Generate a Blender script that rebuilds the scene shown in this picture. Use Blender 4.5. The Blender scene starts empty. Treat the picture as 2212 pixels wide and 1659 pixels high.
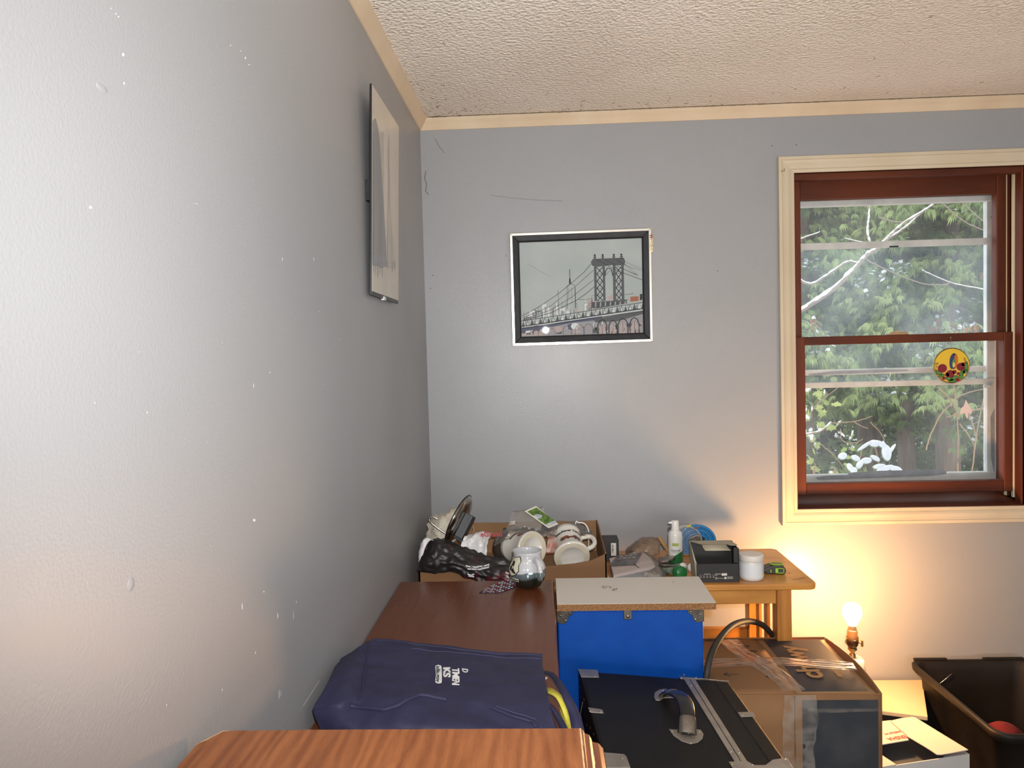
import bpy, math, random
import numpy as np
from mathutils import Vector, Matrix, noise as mnoise

random.seed(7)
R = math.radians
scene = bpy.context.scene
col = scene.collection

# ------------------------------------------------------------------ camera, world, lights, exposure
H = 1.58
F = 1620.0
CX, CY = 1106.0, 829.5
CM = np.array([[0.99886262, 0.04015174, -0.0257157],
               [-0.0240577, -0.04124426, -0.99885942],
               [-0.04116657, 0.998342, -0.04023139]])      # rows: right, down, forward
cam_d = bpy.data.cameras.new('camera')
cam = bpy.data.objects.new('camera', cam_d)
col.objects.link(cam)
cam_d.sensor_width = 36.0
cam_d.sensor_fit = 'HORIZONTAL'
cam_d.lens = F / 2212.0 * 36.0
cam_d.clip_start = 0.02
cam_d.clip_end = 200
cam.matrix_world = Matrix(((CM[0][0], -CM[1][0], -CM[2][0], 0),
                           (CM[0][1], -CM[1][1], -CM[2][1], 0),
                           (CM[0][2], -CM[1][2], -CM[2][2], H),
                           (0, 0, 0, 1)))
scene.camera = cam

scene.view_settings.view_transform = 'Standard'
scene.view_settings.look = 'None'
scene.view_settings.gamma = 1.0
scene.view_settings.use_curve_mapping = False
scene.view_settings.exposure = 0.0

world = bpy.data.worlds.new('overcast_sky')
scene.world = world
world.use_nodes = True
_bg = world.node_tree.nodes['Background']
_bg.inputs['Color'].default_value = (0.90, 0.96, 1.0, 1)
_bg.inputs['Strength'].default_value = 2.2


def lamp(name, kind, loc, power, color=(1, 1, 1), rot=(0, 0, 0), **kw):
    d = bpy.data.lights.new(name, kind)
    d.energy = power
    d.color = color
    for k, v in kw.items():
        setattr(d, k, v)
    o = bpy.data.objects.new(name, d)
    o.location = loc
    o.rotation_euler = rot
    col.objects.link(o)
    return o


# the camera's own flash, just above the lens
lamp('camera_flash', 'SPOT', (0.03, 0.0, 1.65), 118, (1.0, 0.985, 0.965), (R(94), 0, R(-2)),
     spot_size=R(119), spot_blend=1.0, shadow_soft_size=0.018)
# added fill behind the photographer, tilted up to brighten the ceiling
lamp('rear_fill', 'AREA', (1.3, -1.5, 0.95), 70, (1.0, 0.97, 0.92), (R(148), 0, 0),
     shape='RECTANGLE', size=2.6, size_y=1.4)

# ------------------------------------------------------------------ helpers


def ray(x, y):
    return CM.T @ np.array([(x - CX) / F, (y - CY) / F, 1.0])


def PX(x, y, X):
    d = ray(x, y)
    return Vector(d * X / d[0]) + Vector((0, 0, H))


def PY(x, y, Y):
    d = ray(x, y)
    return Vector(d * Y / d[1]) + Vector((0, 0, H))


def PZ(x, y, Z):
    d = ray(x, y)
    return Vector(d * (Z - H) / d[2]) + Vector((0, 0, H))


def nz(x, y=0.0, z=0.0):
    return mnoise.noise(Vector((x, y, z)))


class G:
    """collects faces in world space; build() links them as one mesh object"""

    def __init__(s, xf=None):
        s.v = []
        s.f = []
        s.m = []
        s.s = []
        s.xf = xf

    def add(s, vs, fs, m=0, smooth=False):
        b = len(s.v)
        if s.xf is not None:
            vs = [s.xf @ Vector(p) for p in vs]
        s.v += [tuple(p) for p in vs]
        for f in fs:
            s.f.append([b + i for i in f])
            s.m.append(m)
            s.s.append(smooth)
        return s

    def box(s, x0, x1, y0, y1, z0, z1, m=0):
        v = [(x0, y0, z0), (x1, y0, z0), (x1, y1, z0), (x0, y1, z0),
             (x0, y0, z1), (x1, y0, z1), (x1, y1, z1), (x0, y1, z1)]
        return s.add(v, [(3, 2, 1, 0), (4, 5, 6, 7), (0, 1, 5, 4), (1, 2, 6, 5), (2, 3, 7, 6), (3, 0, 4, 7)], m)

    def hexa(s, v, m=0):
        return s.add(v, [(3, 2, 1, 0), (4, 5, 6, 7), (0, 1, 5, 4), (1, 2, 6, 5), (2, 3, 7, 6), (3, 0, 4, 7)], m)

    def tube(s, pts, r, seg=8, m=0, closed=False, flat=1.0, up=None, cap=True):
        pts = [Vector(p) for p in pts]
        n = len(pts)
        rr = r if isinstance(r, (list, tuple)) else [r] * n
        vs = []
        fs = []
        prev = None
        for i, p in enumerate(pts):
            if closed:
                t = pts[(i + 1) % n] - pts[i - 1]
            else:
                t = pts[min(i + 1, n - 1)] - pts[max(i - 1, 0)]
            t.normalize()
            if prev is None:
                a = Vector(up) if up is not None else (Vector((0, 0, 1)) if abs(t.z) < .9 else Vector((1, 0, 0)))
            else:
                a = prev
            a = (a - t * a.dot(t)).normalized()
            prev = a
            b = t.cross(a)
            for k in range(seg):
                th = 2 * math.pi * k / seg
                vs.append(p + a * math.cos(th) * rr[i] * flat + b * math.sin(th) * rr[i])
        for i in range(n if closed else n - 1):
            j = (i + 1) % n
            for k in range(seg):
                fs.append((i * seg + k, i * seg + (k + 1) % seg, j * seg + (k + 1) % seg, j * seg + k))
        s.add(vs, fs, m, True)
        if cap and not closed:
            s.add(vs[:seg], [tuple(range(seg))[::-1]], m)
            s.add(vs[-seg:], [tuple(range(seg))], m)
        return s

    def lathe(s, prof, seg=32, m=0, close=False, smooth=True):
        """profile (radius, height) turned about local z"""
        vs = []
        fs = []
        for (r, z) in prof:
            for k in range(seg):
                th = 2 * math.pi * k / seg
                vs.append((r * math.cos(th), r * math.sin(th), z))
        n = len(prof)
        for i in range(n - 1):
            for k in range(seg):
                fs.append((i * seg + k, i * seg + (k + 1) % seg, (i + 1) * seg + (k + 1) % seg, (i + 1) * seg + k))
        s.add(vs, fs, m, smooth)
        return s

    def prism(s, poly, h, m=0, axis=None):
        """closed polygon of 3-D points pushed along vector h"""
        n = len(poly)
        h = Vector(h)
        a = [Vector(p) for p in poly]
        b = [p + h for p in a]
        fs = [tuple(range(n))[::-1], tuple(range(n, 2 * n))]
        for i in range(n):
            j = (i + 1) % n
            fs.append((i, j, n + j, n + i))
        return s.add(a + b, fs, m)

    def grid(s, rows, m=0, smooth=True):
        nr = len(rows)
        nc = len(rows[0])
        vs = [p for r in rows for p in r]
        fs = [(i * nc + j, i * nc + j + 1, (i + 1) * nc + j + 1, (i + 1) * nc + j) for i in range(nr - 1) for j in range(nc - 1)]
        return s.add(vs, fs, m, smooth)

    def strip(s, pts, w, nrm, m=0, off=0.0):
        """flat ribbon of width w along pts lying in the plane with normal nrm"""
        pts = [Vector(p) for p in pts]
        nrm = Vector(nrm).normalized()
        L = []
        n = len(pts)
        for i, p in enumerate(pts):
            t = (pts[min(i + 1, n - 1)] - pts[max(i - 1, 0)]).normalized()
            q = nrm.cross(t) * w * .5
            L.append((p + q + nrm * off, p - q + nrm * off))
        vs = [x for a in L for x in a]
        fs = [(2 * i, 2 * i + 1, 2 * i + 3, 2 * i + 2) for i in range(n - 1)]
        return s.add(vs, fs, m)

    def build(s, name, mats, parent=None, bev=0.0, solid=0.0, sub=0, seg=2, off=-1):
        me = bpy.data.meshes.new(name)
        me.from_pydata(s.v, [], s.f)
        if parent is not None:
            me.transform(parent.matrix_basis.inverted())
        if not isinstance(mats, (list, tuple)):
            mats = [mats]
        for mm in mats:
            me.materials.append(mm)
        me.polygons.foreach_set('material_index', s.m)
        me.polygons.foreach_set('use_smooth', s.s)
        me.update()
        o = bpy.data.objects.new(name, me)
        col.objects.link(o)
        if parent is not None:
            o.parent = parent
        if solid:
            md = o.modifiers.new('solid', 'SOLIDIFY')
            md.thickness = solid
            md.offset = off
        if sub:
            md = o.modifiers.new('sub', 'SUBSURF')
            md.levels = sub
            md.render_levels = sub
        if bev:
            md = o.modifiers.new('bevel', 'BEVEL')
            md.width = bev
            md.segments = seg
            md.limit_method = 'ANGLE'
            md.angle_limit = R(40)
        return o


def tag(o, label=None, cat=None, group=None, kind=None):
    if label:
        o['label'] = label
    if cat:
        o['category'] = cat
    if group:
        o['group'] = group
    if kind:
        o['kind'] = kind
    return o


def thing(name, label, cat, loc=(0, 0, 0), rz=0.0, group=None, kind=None):
    o = bpy.data.objects.new(name, None)
    o.empty_display_size = .05
    o.location = loc
    o.rotation_euler = (0, 0, rz)
    o.matrix_basis = Matrix.Translation(Vector(loc)) @ Matrix.Rotation(rz, 4, 'Z')
    col.objects.link(o)
    return tag(o, label, cat, group, kind)


def place(loc, rx=0, ry=0, rz=0):
    return Matrix.Translation(Vector(loc)) @ Matrix.Rotation(rz, 4, 'Z') @ Matrix.Rotation(ry, 4, 'Y') @ Matrix.Rotation(rx, 4, 'X')


def axes(o, ax, ay, az):
    """matrix from origin and three world axes"""
    m = Matrix.Identity(4)
    for i, a in enumerate((ax, ay, az)):
        a = Vector(a)
        for j in range(3):
            m[j][i] = a[j]
    for j in range(3):
        m[j][3] = o[j]
    return m


def text(name, body, size, mx, m, parent, align='LEFT', warp=None, thick=0.0003, bold=0.0, sx=1.0):
    c = bpy.data.curves.new(name, 'FONT')
    c.body = body
    c.size = size
    c.align_x = align
    c.resolution_u = 3
    c.extrude = thick
    c.offset = bold
    t = bpy.data.objects.new('tmp', c)
    col.objects.link(t)
    bpy.context.view_layer.update()
    me = bpy.data.meshes.new_from_object(t.evaluated_get(bpy.context.evaluated_depsgraph_get()))
    bpy.data.objects.remove(t)
    if sx != 1.0:
        for v in me.vertices:
            v.co.x *= sx
    if warp:
        for v in me.vertices:
            v.co = warp(v.co)
    me.transform(mx)
    if parent is not None:
        me.transform(parent.matrix_basis.inverted())
    me.materials.clear()
    me.materials.append(m)
    me.name = name
    o = bpy.data.objects.new(name, me)
    col.objects.link(o)
    o.parent = parent
    return o


def cat_rom(p0, p1, p2, p3, t):
    return 0.5 * ((2 * p1) + (p2 - p0) * t + (2 * p0 - 5 * p1 + 4 * p2 - p3) * t * t + (3 * p1 - p0 - 3 * p2 + p3) * t ** 3)


def dense(pts, k):
    out = []
    n = len(pts)
    for i in range(n - 1):
        for j in range(k):
            out.append(cat_rom(pts[max(i - 1, 0)], pts[i], pts[i + 1], pts[min(i + 2, n - 1)], j / k))
    out.append(pts[-1])
    return out


def net(rows, k, amp=0.0, freq=20.0, seed=0.0, fold=0.0, ffreq=8.0, fdir=(1, 0, 0)):
    """dense smooth surface through a net of control points, crumpled by noise"""
    rows = [[Vector(p) for p in r] for r in rows]
    rows = [dense(r, k) for r in rows]
    cols = list(zip(*rows))
    cols = [dense(list(c), k) for c in cols]
    rows = [list(r) for r in zip(*cols)]
    out = []
    nr, nc = len(rows), len(rows[0])
    for i, r in enumerate(rows):
        rr = []
        for j, p in enumerate(r):
            du = rows[i][min(j + 1, nc - 1)] - rows[i][max(j - 1, 0)]
            dv = rows[min(i + 1, nr - 1)][j] - rows[max(i - 1, 0)][j]
            n = du.cross(dv)
            if n.length > 1e-12:
                n.normalize()
            q = p * freq
            a = amp * (abs(nz(q.x + seed, q.y, q.z)) * 2 - .5 + .5 * nz(q.x * 2.3, q.y * 2.3 + seed, q.z * 2.3))
            if fold:
                w = p.dot(Vector(fdir)) * ffreq
                a += fold * nz(w + seed, p.z * 3, p.y * 2)
            rr.append(p + n * a)
        out.append(rr)
    return out


# ------------------------------------------------------------------ materials
def newmat(name):
    m = bpy.data.materials.new(name)
    m.use_nodes = True
    nt = m.node_tree
    b = nt.nodes['Principled BSDF']
    return m, nt, b


def link(nt, a, b):
    nt.links.new(a, b)


def coords(nt, scale=(1, 1, 1), gen='Object', rot=(0, 0, 0)):
    tc = nt.nodes.new('ShaderNodeTexCoord')
    mp = nt.nodes.new('ShaderNodeMapping')
    mp.inputs['Scale'].default_value = scale
    mp.inputs['Rotation'].default_value = rot
    link(nt, tc.outputs[gen], mp.inputs['Vector'])
    return mp.outputs['Vector']


def mat(name, c, rough=.5, metal=0.0, c2=None, ns=8.0, nd=3.0, nlo=.35, nhi=.65, stretch=(1, 1, 1), bump=0.0, bs=60.0,
        bst=None, coat=0.0, spec=None, emit=None, es=0.0, trans=0.0, alpha=1.0, rough2=None, bd=.004):
    m, nt, b = newmat(name)
    b.inputs['Base Color'].default_value = (*c, 1)
    b.inputs['Roughness'].default_value = rough
    b.inputs['Metallic'].default_value = metal
    if coat:
        b.inputs['Coat Weight'].default_value = coat
        b.inputs['Coat Roughness'].default_value = .08
    if spec is not None:
        b.inputs['Specular IOR Level'].default_value = spec
    if trans:
        b.inputs['Transmission Weight'].default_value = trans
    if alpha < 1:
        b.inputs['Alpha'].default_value = alpha
    if emit:
        b.inputs['Emission Color'].default_value = (*emit, 1)
        b.inputs['Emission Strength'].default_value = es
    if c2 is not None or rough2 is not None:
        n = nt.nodes.new('ShaderNodeTexNoise')
        n.inputs['Scale'].default_value = ns
        n.inputs['Detail'].default_value = nd
        link(nt, coords(nt, stretch), n.inputs['Vector'])
        mr = nt.nodes.new('ShaderNodeMapRange')
        mr.inputs['From Min'].default_value = nlo
        mr.inputs['From Max'].default_value = nhi
        link(nt, n.outputs['Fac'], mr.inputs['Value'])
        if c2 is not None:
            mx = nt.nodes.new('ShaderNodeMix')
            mx.data_type = 'RGBA'
            mx.inputs['A'].default_value = (*c, 1)
            mx.inputs['B'].default_value = (*c2, 1)
            link(nt, mr.outputs['Result'], mx.inputs['Factor'])
            link(nt, mx.outputs['Result'], b.inputs['Base Color'])
        if rough2 is not None:
            m2 = nt.nodes.new('ShaderNodeMapRange')
            m2.inputs['To Min'].default_value = rough
            m2.inputs['To Max'].default_value = rough2
            link(nt, mr.outputs['Result'], m2.inputs['Value'])
            link(nt, m2.outputs['Result'], b.inputs['Roughness'])
    if bump:
        n = nt.nodes.new('ShaderNodeTexNoise')
        n.inputs['Scale'].default_value = bs
        n.inputs['Detail'].default_value = 3
        link(nt, coords(nt, bst or (1, 1, 1)), n.inputs['Vector'])
        bp = nt.nodes.new('ShaderNodeBump')
        bp.inputs['Strength'].default_value = bump
        bp.inputs['Distance'].default_value = bd
        link(nt, n.outputs['Fac'], bp.inputs['Height'])
        link(nt, bp.outputs['Normal'], b.inputs['Normal'])
    return m


def woodmat(name, dark, light, stretch, scale=6.0, rough=.35, coat=.0, dist=6.0, rot=(0, 0, 0), spec=None, band=.35):
    m, nt, b = newmat(name)
    v = coords(nt, stretch, rot=rot)
    n = nt.nodes.new('ShaderNodeTexNoise')
    n.inputs['Scale'].default_value = scale
    n.inputs['Detail'].default_value = 5
    n.inputs['Distortion'].default_value = 1.2
    link(nt, v, n.inputs['Vector'])
    n2 = nt.nodes.new('ShaderNodeTexNoise')
    n2.inputs['Scale'].default_value = scale * 14
    n2.inputs['Detail'].default_value = 2
    link(nt, v, n2.inputs['Vector'])
    w = nt.nodes.new('ShaderNodeTexWave')
    w.inputs['Scale'].default_value = scale * .5
    w.inputs['Distortion'].default_value = dist
    w.inputs['Detail'].default_value = 3
    link(nt, v, w.inputs['Vector'])
    mr = nt.nodes.new('ShaderNodeMath')
    mr.operation = 'MULTIPLY_ADD'
    link(nt, w.outputs['Fac'], mr.inputs[0])
    mr.inputs[1].default_value = band
    link(nt, n.outputs['Fac'], mr.inputs[2])
    a2 = nt.nodes.new('ShaderNodeMath')
    a2.operation = 'MULTIPLY_ADD'
    link(nt, n2.outputs['Fac'], a2.inputs[0])
    a2.inputs[1].default_value = .35
    link(nt, mr.outputs[0], a2.inputs[2])
    cr = nt.nodes.new('ShaderNodeMapRange')
    cr.inputs['From Min'].default_value = .45
    cr.inputs['From Max'].default_value = 1.05
    link(nt, a2.outputs[0], cr.inputs['Value'])
    mx = nt.nodes.new('ShaderNodeMix')
    mx.data_type = 'RGBA'
    mx.inputs['A'].default_value = (*dark, 1)
    mx.inputs['B'].default_value = (*light, 1)
    link(nt, cr.outputs['Result'], mx.inputs['Factor'])
    link(nt, mx.outputs['Result'], b.inputs['Base Color'])
    b.inputs['Roughness'].default_value = rough
    if coat:
        b.inputs['Coat Weight'].default_value = coat
        b.inputs['Coat Roughness'].default_value = .12
    if spec is not None:
        b.inputs['Specular IOR Level'].default_value = spec
    return m


def clearmat(name, tint=(1, 1, 1), gloss=.12, haze=0.0, rough=.05, hcol=(1, 1, 1), nscale=0.0, hlo=.3, hhi=.8, bump=0.0, transl=True):
    """thin clear sheet: see-through, fresnel gloss, optional haze (a scattering film)"""
    m = bpy.data.materials.new(name)
    m.use_nodes = True
    nt = m.node_tree
    nt.nodes.remove(nt.nodes['Principled BSDF'])
    out = nt.nodes['Material Output']
    t = nt.nodes.new('ShaderNodeBsdfTransparent')
    t.inputs['Color'].default_value = (*tint, 1)
    g = nt.nodes.new('ShaderNodeBsdfGlossy')
    g.inputs['Roughness'].default_value = rough
    lw = nt.nodes.new('ShaderNodeLayerWeight')
    lw.inputs['Blend'].default_value = gloss
    mx = nt.nodes.new('ShaderNodeMixShader')
    link(nt, lw.outputs['Fresnel'], mx.inputs['Fac'])
    link(nt, t.outputs[0], mx.inputs[1])
    link(nt, g.outputs[0], mx.inputs[2])
    last = mx
    if haze:
        d = nt.nodes.new('ShaderNodeBsdfTranslucent' if transl else 'ShaderNodeBsdfDiffuse')
        d.inputs['Color'].default_value = (*hcol, 1)
        m2 = nt.nodes.new('ShaderNodeMixShader')
        link(nt, last.outputs[0], m2.inputs[1])
        link(nt, d.outputs[0], m2.inputs[2])
        if nscale:
            n = nt.nodes.new('ShaderNodeTexNoise')
            n.inputs['Scale'].default_value = nscale
            n.inputs['Detail'].default_value = 4
            link(nt, coords(nt), n.inputs['Vector'])
            mr = nt.nodes.new('ShaderNodeMapRange')
            mr.inputs['From Min'].default_value = hlo
            mr.inputs['From Max'].default_value = hhi
            mr.inputs['To Min'].default_value = haze * .35
            mr.inputs['To Max'].default_value = haze * 1.5
            link(nt, n.outputs['Fac'], mr.inputs['Value'])
            link(nt, mr.outputs['Result'], m2.inputs['Fac'])
        else:
            m2.inputs['Fac'].default_value = haze
        last = m2
    if bump:
        n = nt.nodes.new('ShaderNodeTexNoise')
        n.inputs['Scale'].default_value = 60
        link(nt, coords(nt), n.inputs['Vector'])
        bp = nt.nodes.new('ShaderNodeBump')
        bp.inputs['Strength'].default_value = bump
        bp.inputs['Distance'].default_value = .003
        link(nt, n.outputs['Fac'], bp.inputs['Height'])
        link(nt, bp.outputs['Normal'], g.inputs['Normal'])
    link(nt, last.outputs[0], out.inputs['Surface'])
    return m


M = {}
M['wall'] = mat('wall_paint_grey', (.325, .336, .354), .36, bump=.25, bs=260, bd=.0012, c2=(.31, .32, .338), ns=2.0, rough2=.42)
M['ceil'] = mat('ceiling_stipple', (.87, .84, .78), .75, c2=(.81, .77, .70), ns=3.0, bump=1.0, bs=95, bd=.012)
M['crown'] = mat('crown_cream', (.70, .59, .44), .42, c2=(.63, .51, .36), ns=5, bump=.05)
M['floor'] = mat('floor_carpet', (.20, .16, .12), .95, c2=(.15, .12, .09), ns=40, bump=.6, bs=300)
M['casing'] = mat('casing_cream', (.62, .55, .42), .38, c2=(.57, .49, .36), ns=4, stretch=(1, 1, 1))
M['sash'] = woodmat('window_wood_red_brown', (.068, .014, .006), (.125, .029, .009), (1, 1, .15), 8, .5, spec=.3)
M['sashh'] = woodmat('window_wood_red_brown_rail', (.062, .013, .006), (.118, .028, .009), (.15, 1, 1), 8, .5, spec=.3)
M['liner'] = mat('jamb_liner_cream', (.66, .58, .40), .4)
M['alum'] = mat('storm_frame_white', (.62, .65, .65), .45, c2=(.5, .53, .53), ns=14, rough2=.6)
M['smear'] = mat('grey_paint_smear', (.30, .33, .37), .6, c2=(.24, .27, .30), ns=30)
M['glass'] = clearmat('window_glass', gloss=.03, haze=.0, rough=.02)
M['storm'] = clearmat('storm_glass_hazy', gloss=.03, haze=.12, rough=.05, nscale=3.5, hcol=(.92, .97, 1))
M['storm2'] = clearmat('storm_glass_hazy_lower', gloss=.03, haze=.06, rough=.05, nscale=3.0, hcol=(1, .97, .94))
M['dark'] = mat('dark_plastic', (.012, .012, .013), .35)
M['bronze'] = mat('aged_brass', (.30, .2, .08), .4, .9)
M['screw'] = mat('small_screw_metal', (.7, .68, .62), .2, 1.0)

# ------------------------------------------------------------------ room shell
YW = 2.72      # back wall
XL = -0.42     # left wall
ZC = 2.43      # ceiling
XR, YF = 3.3, -1.95
WX0, WX1, WZ0, WZ1 = 0.902, 1.700, 0.995, 2.192      # window opening in the wall


def struct(name, g, m, **kw):
    return tag(g.build(name, m, **kw), kind='structure')


g = G()
g.box(XL - .12, WX0, YW, YW + .12, 0, ZC)
g.box(WX1, XR + .12, YW, YW + .12, 0, ZC)
g.box(WX0, WX1, YW, YW + .12, 0, WZ0)
g.box(WX0, WX1, YW, YW + .12, WZ1, ZC)
wall_back = struct('wall_back', g, M['wall'])
wall_left = struct('wall_left', G().box(XL - .12, XL, YF - .12, YW, 0, ZC), M['wall'])
struct('wall_right', G().box(XR, XR + .12, YF - .12, YW, 0, ZC), M['wall'])
struct('wall_front', G().box(XL, XR, YF - .12, YF, 0, ZC), M['wall'])
struct('floor', G().box(XL - .12, XR + .12, YF - .12, YW + .12, -.1, 0), M['floor'])
ceiling = struct('ceiling', G().box(XL - .12, XR + .12, YF - .12, YW + .12, ZC, ZC + .1), M['ceil'])

# crown strips: cove profile (out from wall, down from ceiling)
prof = [(0, -.040), (.004, -.040), (.008, -.034), (.016, -.022), (.024, -.012), (.028, -.006), (.028, 0)]


def crown(name, a, b, out, m0, m1):
    a, b, out = Vector(a), Vector(b), Vector(out)
    along = (b - a).normalized()
    g = G()
    r0 = [a + out * u + Vector((0, 0, w)) + along * u * m0 for u, w in prof]
    r1 = [b + out * u + Vector((0, 0, w)) + along * u * m1 for u, w in prof]
    g.grid([r0, r1], smooth=False)
    return struct(name, g, M['crown'])


crown('trim_1', (XL, YF, ZC), (XL, YW, ZC), (1, 0, 0), 1, -1)
crown('trim_2', (XL, YW, ZC), (XR, YW, ZC), (0, -1, 0), 1, -1)
struct('baseboard_left', G().box(XL, XL + .014, YF, YW, 0, .09), M['casing'], bev=.003)
struct('baseboard_back', G().box(XL + .014, XR, YW - .014, YW, 0, .09), M['casing'], bev=.003)

# dark seam, dust threads and fly specks at the ceiling
M['grime'] = mat('cobweb_grime', (.10, .07, .04), .9)
rnd = random.Random(3)
g = G()
for k in range(330):
    x = XL + .03 + k * .0112
    if x > 3.2:
        break
    h = .0016 + .0014 * abs(nz(k * .35))
    g.box(x, x + .0113, YW - .030, YW - .0275, ZC - h, ZC)
g.build('ceiling_seam', M['grime'], ceiling)
g = G()
for k in range(150):
    if k < 90:
        d = rnd.expovariate(1 / .16)
        a = rnd.random()
        if rnd.random() < .6:
            x, y = XL + .035 + rnd.random() ** 2 * 1.3, YW - .035 - d * .35
        else:
            x, y = XL + .035 + d * .35, YW - .035 - rnd.random() ** 2 * 1.2
    else:
        x, y = rnd.uniform(XL + .05, 1.9), rnd.uniform(.9, YW - .05)
    L = rnd.uniform(.003, .014)
    th = rnd.uniform(0, 6.28)
    pts = [(x + math.cos(th) * L * t + .002 * math.sin(t * 5 + k), y + math.sin(th) * L * t, ZC - .002 - .003 * t) for t in (0, .5, 1)]
    g.tube(pts, .0006, 4)
tag(g.build('dust_thread', M['grime'], ceiling), kind='stuff')
# hanging cobweb in the corner of the back wall
g = G()
c = [(920, 370), (917, 385), (922, 398), (919, 412), (925, 420)]
g.tube([PY(x, y, YW - .003) for x, y in c], .0009, 4)
g.tube([PY(x, y, YW - .003) for x, y in ((940, 300), (950, 318), (960, 330))], .0005, 4)
g.tube([PY(x, y, YW - .003) for x, y in ((1060, 422), (1110, 428), (1160, 432), (1215, 434))], .0003, 4)
g.build('cobweb', M['grime'], wall_back)

# white scuffs and nail marks on the left wall
M['scuff'] = mat('white_scuff', (.82, .82, .80), .6)
marks = [(266, 118, 5, 7), (268, 180, 3, 6), (196, 448, 6, 6), (425, 440, 1.5, 3), (318, 891, 2, 4), (548, 833, 1.5, 9), (583, 805, 2, 3),
         (549, 1124, 6, 6), (205, 870, 1.5, 4), (610, 560, 1.5, 8), (678, 560, 1.5, 7), (570, 1278, 3, 3), (600, 1330, 2, 12), (634, 1330, 1, 18),
         (640, 1300, 1.5, 5), (480, 1490, 2, 5), (360, 1523, 2, 4), (552, 1410, 2, 6), (523, 1310, 2, 14), (603, 1500, 1.5, 20), (607, 1498, 1, 14),
         (690, 673, 1, 3), (498, 98, 2, 3), (520, 110, 3, 2), (530, 125, 3, 5), (538, 140, 4, 2), (420, 440, 1.5, 1.5), (735, 733, 1.5, 2),
         (700, 830, 1, 2), (300, 760, 1, 1.5), (480, 740, 1.5, 1.5), (552, 1040, 1, 1.5), (448, 955, 1, 1.5), (250, 30, 4, 2), (256, 36, 3, 3), (240, 18, 3, 2)]
g = G()
for (x, y, w, h) in marks:
    pts = []
    for k in range(8):
        a = k * math.pi / 4
        rr = 1 + .35 * nz(x * .3 + k, y * .1)
        pts.append(PX(x + math.cos(a) * w * .52 * rr, y + math.sin(a) * h * .55 * rr, XL + .0004))
    g.add(pts, [tuple(range(8))])
for (a, b) in (((655, 1525), (690, 1470)),):
    g.strip([PX(*a, XL + .0005), PX(*b, XL + .0005)], .0012, (1, 0, 0))
tag(g.build('scuff_mark', M['scuff'], wall_left), kind='stuff')
# two filled nail bumps
g = G()
for (x, y, w, h) in ((283, 1262, 9, 15), (220, 190, 14, 8)):
    ce = PX(x, y, XL)
    ry = abs(PX(x + w, y, XL).y - PX(x - w, y, XL).y) / 2
    rz_ = h / 1620 * ce.y / .9
    rows = []
    for i in range(5):
        ph = i / 4 * math.pi / 2
        rows.append([(XL - .0005 + .0012 * math.sin(ph), ce.y + ry * math.cos(ph) * math.cos(t * math.pi / 8), ce.z + rz_ * math.cos(ph) * math.sin(t * math.pi / 8)) for t in range(17)])
    g.grid(rows)
g.build('filled_patch', M['wall'], wall_left)
g = G()
for (x, y) in ((1720, 313), (1093, 553), (1668, 315), (935, 595), (930, 623), (1690, 725), (1550, 585)):
    c = PY(x, y, YW)
    g.box(c.x - .0016, c.x + .0016, YW - .001, YW, c.z - .0016, c.z + .0016)
g.build('nail_hole', M['grime'], wall_back)

# ------------------------------------------------------------------ window
win = thing('window_1', None, None, (WX0, YW, WZ0), kind='structure')
# casing: four mitred boards, moulded profile (u outward from the opening, v proud of the wall)
cprof = [(0, 0), (0, .010), (.010, .012), (.012, .010), (.014, .012), (.022, .015), (.034, .016), (.042, .018), (.043, .0165), (.045, .019), (.055, .019), (.056, .017), (.056, 0)]
cor = [(WX0, WZ0), (WX1, WZ0), (WX1, WZ1), (WX0, WZ1)]
sg = [(-1, -1), (1, -1), (1, 1), (-1, 1)]
for i in range(4):
    j = (i + 1) % 4
    g = G()
    rws = []
    for q in (i, j):
        rws.append([(cor[q][0] + sg[q][0] * u, YW - v, cor[q][1] + sg[q][1] * u) for u, v in cprof])
    g.grid(rws, smooth=False)
    g.build('casing', M['casing'], win)
# jamb box
JY1 = YW + .19
g = G()
g.box(WX0 - .02, WX0, YW - .002, JY1, WZ0 - .02, WZ1 + .02)
g.build('jamb', M['sash'], win)
g = G()
g.box(WX1, WX1 + .02, YW - .002, JY1, WZ0 - .02, WZ1 + .02)
g.build('jamb', M['sash'], win)
g = G()
g.box(WX0, WX1, YW - .002, JY1, WZ1, WZ1 + .02)
g.build('head_jamb', M['sashh'], win)
g = G()
g.hexa([(WX0, YW - .004, WZ0 - .02), (WX1, YW - .004, WZ0 - .02), (WX1, JY1, WZ0 - .02), (WX0, JY1, WZ0 - .02),
        (WX0, YW - .004, WZ0 + .002), (WX1, YW - .004, WZ0 + .002), (WX1, JY1, WZ0 + .03), (WX0, JY1, WZ0 + .03)])
g.build('sill', M['sashh'], win, bev=.002)
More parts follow.
